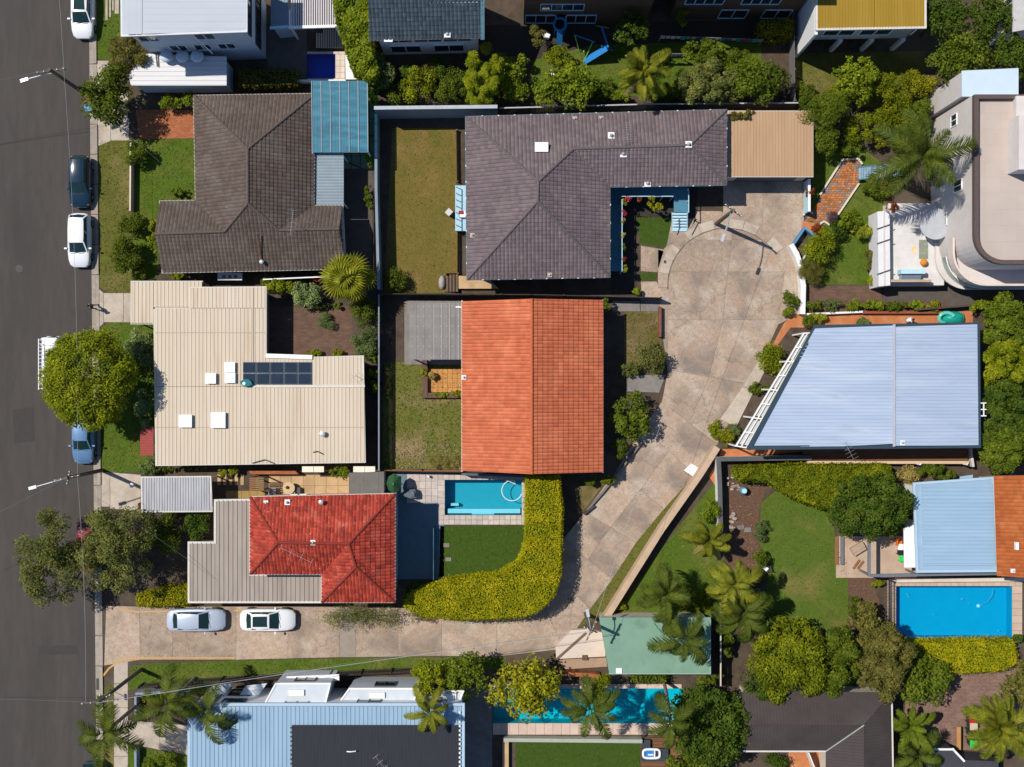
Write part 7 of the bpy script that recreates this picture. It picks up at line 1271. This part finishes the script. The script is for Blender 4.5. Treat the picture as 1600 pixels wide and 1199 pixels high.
wire(pA, P(-200, 160, 7.5), .4, 'thin line crossing the asphalt from the pole by the bins'); wire(pB, P(-200, 900, 7.5), .4, 'thin line crossing the asphalt from the carport pole'); wire(pC, P(-200, 1090, 9.5), .4, 'thin line crossing the asphalt from the tall corner pole'); wire(pA - U, P(305, 300, 3.1), .5, 'service line dropping to the brown tiled house'); wire(pB - U, P(335, 905, 3.5), .5, 'service line dropping to the beige flat roof')
wire(pD, pC, .7, 'thick pale cable along the lane to the tall corner pole', .02, wirel); wire(pD - U*3, pC - U*8, .7, 'second cable along the lane below the thick one'); wire(pD, pE, .5, 'power line above the lane up to the turning circle', .011, wirel); wire(pE, P(1300, 520, 5.3), .4, 'service line from the turning circle to the blue metal roof') if False else None
# ================================================================ CARS
def paint(n, c, metal=.0, c2=None, rough=.28): return mat('paint_' + n, c, c2 or tuple(x*.94 for x in c), 2, rough, metal, coat=.8, spec=.5)
def gl(px, py): p = P(px, py); return (p.x, p.y, .03 if px < 150 else .036)
DN = -math.pi/2
car((*gl(134, 20)[:2], .008), DN, 'white station wagon parked at the top of the street', paint('white', (.72, .73, .74)), 4.6, 1.84, 1.5, 'hatch', 'cars parked along the street', sunroof=True)
car((*gl(130, 286)[:2], .008), DN, 'glossy black hatchback parked behind the white sedan', paint('black', (.006, .022, .04), rough=.12), 4.25, 1.8, 1.5, 'hatch', 'cars parked along the street')
car((*gl(129, 377)[:2], .008), DN, 'white hatchback parked in front of the black car', paint('white', (.72, .73, .74)), 4.4, 1.84, 1.48, 'hatch', 'cars parked along the street')
vn = car((*gl(92, 573)[:2], .008), DN, 'white van with a ladder rack, mostly under the round tree', paint('white', (.72, .73, .74)), 4.9, 1.9, 2.1, 'van', 'cars parked along the street', cat='van', name='van')
rk = MB()
for sy in (-.72, -.42): rk.beam((-2.2, sy, 2.3), (1.9, sy, 2.3), .06, .06)
for k in range(14): rk.beam((-2.1 + k*.3, -.72, 2.3), (-2.1 + k*.3, -.42, 2.3), .035, .035)
for x in (-1.7, 0, 1.4): rk.beam((x, -.74, 2.2), (x, .74, 2.2), .05, .05); rk.beam((x, -.7, 2.0), (x, -.7, 2.22), .05, .05); rk.beam((x, .7, 2.0), (x, .7, 2.22), .05, .05)
rk.build('ladder_rack', white_paint, vn, local=True)
car((*gl(135, 683)[:2], .008), DN, 'metallic blue hatchback parked below the round tree', paint('blue', (.13, .25, .42), .35), 4.3, 1.78, 1.48, 'hatch', 'cars parked along the street')
car((*gl(142, 852)[:2], .008), DN, 'dark red car hidden under the sparse grey street tree', paint('red', (.20, .012, .02)), 4.2, 1.78, 1.48, 'hatch', 'cars parked along the street')
car((*gl(150, 1226)[:2], .008), DN, 'dark car just entering at the bottom of the street', paint('teal_dark', (.015, .04, .05), rough=.15), 4.3, 1.8, 1.48, 'hatch', 'cars parked along the street')
car(gl(310, 966), 0, 'silver blue sedan parked on the lane', paint('silver', (.50, .56, .66), .3), 4.75, 1.86, 1.45, 'sedan', 'cars parked on the lane'); car(gl(421, 966), 0, 'white sedan with a dark glass sunroof parked on the lane', paint('white', (.72, .73, .74)), 4.5, 1.84, 1.44, 'sedan', 'cars parked on the lane', sunroof=True)
# ================================================================ STREET AND GARDEN THINGS
def bin_(px, py, lid, label, h=1.05, g='wheelie bins', s=.29):
    b = P(px, py); t = thing('wheelie_bin', label, 'bin', b, group=g); dk_ = mat('bin_green', (.02, .05, .035), (.016, .04, .028), 4, .5)
    m = MB(); m.v = [(x*k, y*k, z) for z, k in ((.06, .78), (h-.1, 1)) for x, y in ((-s, -s), (s, -s), (s, s), (-s, s))]; m.f = [(0, 3, 2, 1), (0, 1, 5, 4), (1, 2, 6, 5), (2, 3, 7, 6), (3, 0, 4, 7), (4, 5, 6, 7)]; m.build('tub', dk_, t, local=True)
    MB().prism([(-s-.02, -s-.05), (s+.02, -s-.05), (s+.02, s), (-s-.02, s)], h-.1, h-.03).build('lid', mat('lid_%.2f_%.2f' % lid[:2], lid, tuple(x*.85 for x in lid), 4, .4), t, local=True); MB().tube([(-s, s+.06, h-.12), (s, s+.06, h-.12)], .03, 6).build('handle', dk_, t, local=True)
    for sx in (-1, 1): MB().tube([(sx*(s-.06), s*.8, .1), (sx*(s+.02), s*.8, .1)], .1, 10).build('wheel', MATS['tyre'], t, local=True)
bin_(144, 161, (.45, .03, .03), 'red lidded wheelie bin at the kerb'); bin_(144.5, 172, (.03, .24, .55), 'blue lidded wheelie bin at the kerb'); bin_(152, 166, (.10, .42, .22), 'green lidded wheelie bin at the kerb, under the street tree'); bin_(1513, 1118, (.45, .01, .03), 'red lidded wheelie bin beside the corner palm'); bin_(1514, 1130, (.55, .42, .30), 'tan lidded wheelie bin beside the corner palm'); bin_(1513, 1141, (.03, .03, .035), 'black lidded wheelie bin beside the corner palm'); bin_(1514, 1156, (.04, .5, .08), 'green lidded wheelie bin beside the orange bench')
def chair(px, py, z, c, label, rz=0, name='garden_chair'):
    b = P(px, py, z); t = thing(name, label, 'chair', (b.x, b.y, z), rz); m = mat('chair_%.2f_%.2f_%.2f' % c, c, tuple(x*.85 for x in c), 4, .5)
    MB().box((-.25, -.25, .40), (.25, .25, .45)).build('seat', m, t, local=True); MB().box((-.28, -.25, .47), (-.22, .25, .88)).build('backrest', m, t, local=True)
    for x in (-.21, .21):
        for y in (-.21, .21): MB().box((x-.025, y-.025, 0), (x+.025, y+.025, .40)).build('leg', m, t, local=True)
chair(1402, 846, .02, (.75, .17, .02), 'orange chair beside the white table'); chair(1404, 861, .02, (.02, .02, .025), 'black chair between the white table and the green chair', 3.1); chair(1407, 872, .02, (.03, .55, .10), 'bright green chair on the beige terrace', 3.1); 
def table(px, py, z, w, l, h, m, label, name='garden_table'):
    b = P(px, py, z); t = thing(name, label, 'table', (b.x, b.y, z)); MB().box((-w/2, -l/2, h-.05), (w/2, l/2, h)).build('table_top', m, t, local=True)
    for x in (-w/2+.06, w/2-.06):
        for y in (-l/2+.06, l/2-.06): MB().box((x-.03, y-.03, 0), (x+.03, y+.03, h-.05)).build('leg', m, t, local=True)
table(1406, 853, .02, .8, .5, .72, white_paint, 'white table at the wall of the pale blue cottage')
t = thing('cushion_box', 'beige wooden storage box angled on the terrace', 'box', P(1339, 857), .55); m = mat('beige_box', (.40, .29, .21), (.33, .24, .17), 3, .8); MB().box((-.55, -.35, 0), (.55, .35, .42)).build('box', m, t, local=True); MB().box((-.58, -.1, .42), (.58, .38, .48)).build('lid', m, t, local=True)
def plank(px, py, px2, py2, label): MB().beam(P(px, py, .08), P(px2, py2, .08), .14, .12).build('timber_plank', timber_b, None, label=label, cat='plank')
plank(1333, 889, 1343, 875, 'loose timber plank leaning on the terrace corner'); plank(1340, 889, 1349, 877, 'second loose plank beside the grey steel frame')
t = thing('play_shell', 'big teal plastic play shell with a curling slide', 'play set', P(1491, 499)); tq = mat('jade_plastic', (.01, .30, .24), (.008, .25, .20), 2, .35); c = P(1489, 497, .5); o = Vector((P(1491, 499).x, P(1491, 499).y, 0))
m = MB(); m.dome((c.x + .15, c.y, 0), .98, .6, .75, 16, 5).build('shell', tq, t, smooth=True); m = MB(); m.tube([Vector((c.x + .55*math.cos(a) - .55, c.y + .42*math.sin(a), .75 - .06*k)) for k, a in enumerate([.2 + .55*j for j in range(9)])], .16, 8).build('slide', mat('pale_jade', (.10, .48, .40), (.08, .42, .35), 2, .3), t, smooth=True)
for k in range(4): MB().tube([(c.x + .3 + k*.16, c.y - .55 + .1*abs(k-1.5), .45), (c.x + .3 + k*.16, c.y, .78), (c.x + .3 + k*.16, c.y + .5, .5)], .025, 5).build('rib', tq, t)
t = thing('play_slide', 'blue slide and green swing poles on the flats lawn', 'play set', P(930, 75)); bs = mat('blue_slide', (.03, .22, .55), (.025, .18, .48), 3, .35); gp = mat('green_pole', (.25, .55, .15), (.2, .45, .12), 3, .4)
MB().beam(P(948, 75, 1.8), P(914, 96, .2), .5, .08).build('slide', bs, t); MB().beam(P(940, 42, 1.9), P(950, 74, 1.9), .12, .12).build('crossbar', bs, t)
for a, b in (((926, 66, 1.9), (912, 97, 0)), ((940, 72, 1.9), (958, 79, .9)), ((940, 42, 1.9), (930, 40, 0)), ((940, 42, 1.9), (952, 44, 0)), ((950, 74, 1.9), (955, 80, 0)), ((898, 55, 1.9), (930, 66, 1.9)), ((898, 55, 1.9), (906, 82, 0)), ((912, 80, 1.2), (918, 84, 0))): MB().tube([P(*a), P(*b)], .05, 6).build('pole', gp if b[2] == 0 and a[0] < 945 else bs, t)
t = thing('play_tower', 'round blue ring of a play tower beside the brick flats', 'play set', P(875, 42)); c = P(875, 38, 2.2)
MB().tube([(c.x + .5*math.cos(k*.393), c.y + .5*math.sin(k*.393), 2.2) for k in range(17)], .09, 8, False).build('ring', bs, t, smooth=True)
for dx, dy in ((-.4, -.3), (.4, -.3), (-.4, .35), (.4, .35)): MB().tube([(c.x+dx, c.y+dy, 0), (c.x+dx, c.y+dy, 2.15)], .05, 6).build('leg', bs, t)
MB().beam((c.x, c.y-.5, 2.0), (c.x, c.y-1.5, .2), .45, .06).build('slide', bs, t)
slab('white_cover', [(843, 52), (852, 50), (860, 56), (857, 63), (848, 62)], 0, .45, white_paint, label='white crumpled cover lying beside the play tower', cat='cover')
def clothesline(y0, y1, x0, x1, n, label, seed, cols):
    rg = random.Random(seed); t = thing('clothes_line', label, 'clothes line', P(x0, y0)); a, b = P(x0, y0, 1.8), P(x1, y1, 1.8); MB().tube([a, b], .015, 5).build('line', wirel, t); d = (b-a).normalized()
    for e in (a, b): MB().tube([(e.x, e.y, 0), (e.x, e.y, 1.85)], .04, 6).build('post', steelg, t)
    for k in range(n): c = a.lerp(b, (k+.5)/n); w = (b-a).length/n*.42; cc = cols[rg.randrange(len(cols))]; z = rg.uniform(.5, .9); MB().beam(c - d*w + Vector((0, 0, -z/2)), c + d*w + Vector((0, 0, -z/2)), .03, z).build('garment', mat('cloth_%.2f%.2f%.2f' % cc, cc, tuple(x*.8 for x in cc), 5, .9), t)
CC = [(.10, .35, .6), (.6, .6, .65), (.5, .06, .1), (.08, .5, .55), (.7, .7, .72), (.1, .15, .4)]; clothesline(56, 62, 1033, 1192, 20, 'long line of coloured washing behind the brick flats', 3, CC); clothesline(84, 84, 1030, 1072, 8, 'short line of pale washing near the date palm', 5, [(.5, .52, .6), (.35, .38, .5), (.65, .65, .7)])
slab('white_table_top', [(858, 113), (867, 113), (867, 121), (858, 121)], .65, .7, white_paint, label='small white table top between the lime trees', cat='table')
# covered barbecue, umbrella, pool furniture beside the red roof
t = thing('covered_barbecue', 'barbecue under a slate grey cover on the plunge pool terrace', 'barbecue', P(640, 770)); q = PL([(625, 772), (634, 766), (648, 765), (650, 770), (650, 778), (642, 779), (634, 777)], .9); MB().prism(q, 0, .82).build('cover', mat('slate_cover', (.11, .13, .155), (.09, .11, .13), 3, .6), t); MB().prism(inset(q, .12), .82, 1.0).build('lid', MATS['slate_cover'], t)
t = thing('garden_umbrella', 'green canvas umbrella beside the grey shed', 'umbrella', P(616, 757)); c = P(615, 756, 2.2); m = MB()
for k in range(8): a0, a1 = k*.785, (k+1)*.785; m.poly([(c.x, c.y, 2.5), (c.x + .62*math.cos(a0), c.y + .8*math.sin(a0), 1.9), (c.x + .62*math.cos(a1), c.y + .8*math.sin(a1), 1.9)])
m.build('canopy', mat('green_canvas', (.03, .09, .035), (.02, .065, .03), 3, .8), t); MB().tube([(c.x, c.y, 0), (c.x, c.y, 2.55)], .03, 6).build('pole', frame_w, t)
t = thing('pool_hose', 'curled white pool hose floating in the teal plunge pool', 'hose', P(800, 770)); MB().tube([P(800 + 16*math.cos(a), 767 + 16*math.sin(a)) - Vector((0, 0, .07)) for a in [.3 + k*.33 for k in range(15)]] + [P(829-4, 776) - Vector((0, 0, .07)) if False else P(806, 757) - Vector((0, 0, .07)), P(790, 750) - Vector((0, 0, -.08))], .035, 6).build('hose', white_paint, t, smooth=True)
for x, y, lab in ((697, 852, 'grey stepping stone in the turf, nearer the pool'), (700, 874, 'grey stepping stone in the turf, farther from the pool')): slab('stepping_stone', [(x-4, y-3), (x+5, y-3), (x+5, y+3), (x-4, y+3)], 0, .06, concrete_grey, label=lab, cat='stepping stone')
MB().beam(P(678, 824, .6), P(678, 905, .6), .06, 1.15).build('glass_fence', clearmat('pool_fence_glass', (.10, .26, .36), .55), None, label='frameless glass pool fence beside the turf lawn', cat='fence')
slab('white_ball', [(670 + 1.8*math.cos(k*.785), 744 + 1.8*math.sin(k*.785)) for k in range(8)], .04, .5, white_paint, label='white round stool on the plunge pool terrace', cat='stool')
# patio furniture between cream and red roofs
t = thing('patio_table', 'round beige patio table with a small plant', 'table', P(452, 763)); c = P(451, 763, .74); MB().tube([(c.x, c.y, .68), (c.x, c.y, .74)], .5, 16).build('table_top', mat('beige_table', (.55, .40, .25), (.48, .34, .21), 3, .7), t); MB().tube([(c.x, c.y, 0), (c.x, c.y, .68)], .06, 8).build('leg', frame_d, t); MB().dome((c.x-.1, c.y+.05, .74), .16, .14, .2, 8, 3).build('plant', LF['dark'], t)
for i, (x, y, cc, lb) in enumerate(((428, 767, (.33, .33, .37), 'grey patio chair west of the round table'), (466, 766, (.10, .09, .085), 'dark patio chair east of the round table'), (459, 773, (.5, .36, .22), 'beige patio chair south of the round table'))): chair(x, y, .04, cc, lb, i*1.6)
t = thing('timber_arbour', 'slatted timber arbour roof with a ridge beside the sandstone patio', 'arbour', P(398, 757)); 
for k in range(7): y = 748 + k*3; MB().beam(P(390, y, 2.0), P(399, y-1, 2.3), .1, .04).build('slat', timber_b, t); MB().beam(P(399, y-1, 2.3), P(412, y, 2.0), .1, .04).build('slat', mat('honey_timber', (.42, .27, .13), (.35, .22, .1), 3, .8), t)
for x, y in ((391, 748), (391, 766), (411, 748), (411, 766)): p = P(x, y, 1.9); MB().box((p.x-.05, p.y-.05, 0), (p.x+.05, p.y+.05, 1.95)).build('post', timber_b, t)
# pool deck float and daybed at the turquoise pool
t = thing('timber_pool_deck', None, None, P(1030, 1175)); tag(t, 'red-brown timber deck below the turquoise pool', kind='structure')
for k in range(13): MB().prism(PL([(1002, 1152.5 + k*5.6), (1068, 1152.5 + k*5.6), (1068, 1157.5 + k*5.6), (1002, 1157.5 + k*5.6)]), 0, .12).build('board', deckm, t)
t = thing('daybed', 'L-shaped charcoal outdoor lounge on the timber deck', 'lounge', P(1020, 1175)); ch = mat('charcoal_cushion', (.045, .055, .068), (.036, .044, .055), 4, .9)
for q in ([(1003, 1156), (1016, 1156), (1016, 1169), (1003, 1169)], [(1003, 1169.5), (1023, 1169.5), (1023, 1190), (1003, 1190)], [(1023.5, 1170), (1044, 1170), (1044, 1190), (1023.5, 1190)]): MB().prism(PL(q, .4), .12, .5).build('cushion', ch, t)
t = thing('pool_float', 'white and blue inflatable pool float lying on the lounge', 'pool float', P(1018, 1178, .5)); c = P(1018, 1178, .6)
MB().tube([(c.x + .68*math.copysign(abs(math.cos(a))**.5, math.cos(a)), c.y + .36*math.copysign(abs(math.sin(a))**.5, math.sin(a)), .6) for a in [k*.2618 for k in range(25)]], .1, 8, False).build('tube', white_paint, t, smooth=True); MB().box((c.x-.5, c.y-.24, .52), (c.x+.2, c.y+.24, .6)).build('seat', bs, t); MB().box((c.x-.3, c.y-.12, .6), (c.x+.15, c.y-.02, .66)).build('cushion', white_paint, t); MB().beam((c.x+.25, c.y-.3, .62), (c.x+.25, c.y+.3, .62), .1, .1).build('cross_tube', white_paint, t)
t = thing('water_urn', 'round blue water feature on the mulch bed', 'urn', P(1160, 766)); c = P(1160, 766); MB().tube([(c.x, c.y, 0), (c.x, c.y, .3), (c.x, c.y, .7), (c.x, c.y, .8)], [.2, .36, .3, .22], 14).build('urn', mat('blue_glaze', (.12, .27, .33), (.09, .21, .27), 4, .3), t, smooth=True); MB().tube([(c.x, c.y, .8), (c.x, c.y, .83)], .2, 14).build('lid', pale_blue, t)
rg = random.Random(5)
for k in range(26): x, y = (rg.uniform(1136, 1160), rg.uniform(742, 765)) if k < 15 else (rg.uniform(1138, 1147), rg.uniform(800, 826)); s = rg.uniform(2, 4.2); MB().prism(PL([(x + s*rg.uniform(.8, 1.2)*math.cos(a), y + s*.7*rg.uniform(.7, 1.2)*math.sin(a)) for a in (.3, 1.2, 2.3, 3.4, 4.4, 5.4)]), 0, rg.uniform(.1, .28)).build('garden_rock', mat('garden_stone', (.36, .29, .25), (.27, .21, .18), 4, .9, objr=.2), None, label='pale rough stone edging the mulch bed', cat='rock', group='stones edging the mulch bed')
for i, (x, y, lb) in enumerate(((1157, 824, 'flat grey flagstone on the mulch, upper one'), (1168, 828, 'flat grey flagstone on the mulch, lower one'))): slab('flagstone', [(x-6, y-3), (x+5, y-4), (x+6, y+3), (x-5, y+4)], 0, .08, concrete_grey, label=lb, cat='flagstone')
t = thing('garden_bench', 'small dark bench with a white cushion on the big lawn edge', 'bench', P(1200, 887)); 
for k in range(4): MB().beam(P(1193 + k*3, 882, .45), P(1197 + k*3, 894, .45), .11, .05).build('slat', timber_d, t)
MB().beam(P(1194, 886, .52), P(1199, 891, .52), .3, .1).build('cushion', white_paint, t)
for x, y in ((1194, 883), (1204, 883), (1197, 893), (1207, 893)): p = P(x, y); MB().box((p.x-.03, p.y-.03, 0), (p.x+.03, p.y+.03, .42)).build('leg', timber_d, t)
t = thing('red_chair', 'white and red garden chair on the west porch of the grey house', 'chair', P(723, 336, .9)); c = P(723, 336, .9); MB().box((c.x-.3, c.y-.25, 1.2), (c.x+.25, c.y+.25, 1.3)).build('seat', white_paint, t); MB().box((c.x-.32, c.y+.02, 1.3), (c.x+.05, c.y+.26, 1.4)).build('cushion', mat('red_cloth', (.4, .02, .03)), t)
for dx in (-.25, .2):
    for dy in (-.2, .2): MB().box((c.x+dx-.03, c.y+dy-.03, .9), (c.x+dx+.03, c.y+dy+.03, 1.2)).build('leg', white_paint, t)
chair(702, 333, .01, (.55, .5, .52), 'pale folding chair standing on the dry olive lawn', 2.4)
MB().dome((P(691, 442).x, P(691, 442).y, 0), .32, .62, .5, 10, 4).build('garden_boulder', mat('grey_boulder', (.36, .34, .34), (.27, .25, .25), 5, .9, bump=.5, bscale=6), None, label='big pale boulder at the foot of the garden steps', cat='boulder', smooth=True)
MB().box(tuple(P(1449, 838)[:2]) + (0,), tuple(P(1452, 835)[:2]) + (.5,)).build('stray_crate', sand_pave, None, label='unused', cat='crate') if False else None
t = thing('timber_lounger', 'cream sun lounger standing by the terrace parapet', 'lounger', P(1364, 380)); MB().prism(PL([(1360, 369), (1368, 369), (1368, 393), (1360, 393)], .4), .3, .42).build('mattress', mat('cream_cushion', (.62, .54, .36), (.55, .48, .32), 3, .9), t)
for x, y in ((1361, 370), (1367, 370), (1361, 392), (1367, 392)): p = P(x, y, .3); MB().box((p.x-.03, p.y-.03, 0), (p.x+.03, p.y+.03, .3)).build('leg', timber_b, t)
slab('stepping_plank', [(165, -20), (168.5, -20), (168.5, 32), (165, 32)], 0, .05, concrete_pale, label='longest pale stepping plank in the top verge lawn', cat='stepping slab'); slab('stepping_plank', [(171, -20), (173.5, -20), (173.5, 27), (171, 27)], 0, .05, concrete_pale, label='narrow pale stepping plank in the top verge lawn', cat='stepping slab'); slab('stepping_plank', [(175.5, -20), (178, -20), (178, 17), (175.5, 17)], 0, .05, concrete_pale, label='short narrow stepping plank in the top verge lawn', cat='stepping slab'); slab('stepping_plank', [(179.5, -20), (186, -20), (186, 22), (179.5, 22)], 0, .05, concrete_pale, label='broadest pale stepping plank beside the white roof', cat='stepping slab')
t = thing('wall_ladder', 'white ladder bracket on the east edge of the blue metal roof', 'bracket', P(1537, 640, 4.8)); 
MB().beam(P(1537, 630, 4.9), P(1537, 650, 4.9), .08, .06).build('rail', white_paint, t)
for y in (630, 640, 650): MB().beam(P(1532, y, 4.94), P(1541, y, 4.94), .08, .06).build('rung', white_paint, t)
t = thing('street_sign', 'small white street sign on a post at the lane corner', 'sign', P(172, 1078)); c = P(172, 1078); MB().tube([(c.x, c.y, 0), (c.x, c.y, 2.3)], .03, 6).build('post', steelg, t); MB().beam((c.x-.02, c.y-.25, 2.2), (c.x-.02, c.y+.25, 2.2), .04, .3).build('plate', white_paint, t)
t = thing('lamp_dish', 'white lamp dish on a post on the carport apron', 'lamp', P(212, 757)); c = P(212, 757); MB().tube([(c.x, c.y, 0), (c.x, c.y, 1.0)], .03, 6).build('post', steelg, t); MB().dome((c.x, c.y, 1.0), .2, .2, .14, 12, 3).build('dish', white_paint, t)
# ================================================================ PEOPLE
sk = (.35, .20, .13)
def standing():
    J = [[(0, 0, .95, .14), (0, 0, 1.10, .135), (0, 0, 1.28, .15), (0, 0, 1.42, .12), (.01, 0, 1.50, .06), (.02, 0, 1.58, .085), (.02, 0, 1.68, .095)]]
    for s, f in ((1, .16), (-1, -.14)): J.append([(0, 0, .95, .14), (.01, s*.1, .86, .095), (f*.6, s*.11, .50, .06), (f, s*.11, .10, .042), (f + .16, s*.13, .04, .04)])
    for s, f in ((1, -.16), (-1, .18)):
        w = (f*1.25 + .04, s*.27, .86, .03); J.append([(0, 0, 1.42, .12), (0, s*.18, 1.40, .065), (f*.5, s*.24, 1.14, .045), w]); J += hand(w, (f*.4, 0, -1), (1, 0, 0))
    return J
pm = zones('walker_clothes', [(0, (.03, .03, .03)), (.12, (.035, .04, .06)), (.95, (.03, .045, .07)), (1.46, sk), (1.72, (.02, .015, .01))])
b = P(150, 480); person((b.x, b.y, .05), .3, standing(), pm, 'person in dark clothes walking over the driveway apron', (.02, .015, .012), (.02, 0, 1.70))
def crouch():
    J = [[(0, 0, .30, .14), (.10, 0, .48, .14), (.22, 0, .66, .14), (.30, 0, .78, .10), (.36, 0, .84, .055), (.40, 0, .90, .085), (.42, 0, .98, .09)]]
    for s in (1, -1):
        J.append([(0, 0, .30, .14), (.06, s*.12, .30, .09), (.34, s*.16, .42, .062), (.16, s*.16, .08, .045), (.32, s*.17, .04, .04)]); w = (.58, s*.12, .42, .03); J.append([(.30, 0, .78, .10), (.30, s*.18, .75, .06), (.42, s*.22, .54, .045), w]); J += hand(w, (.6, 0, -.8), (0, 1, 0))
    return J
cmz = zones('gardener_clothes', [(0, (.05, .04, .04)), (.08, (.05, .045, .06)), (.40, (.62, .62, .66)), (.84, sk), (1.0, (.03, .02, .015))])
b = P(1413, 502); person((b.x, b.y, .02), .2, crouch(), cmz, 'person in a white top crouching on the terracotta terrace', (.03, .02, .015), (.42, 0, .99))
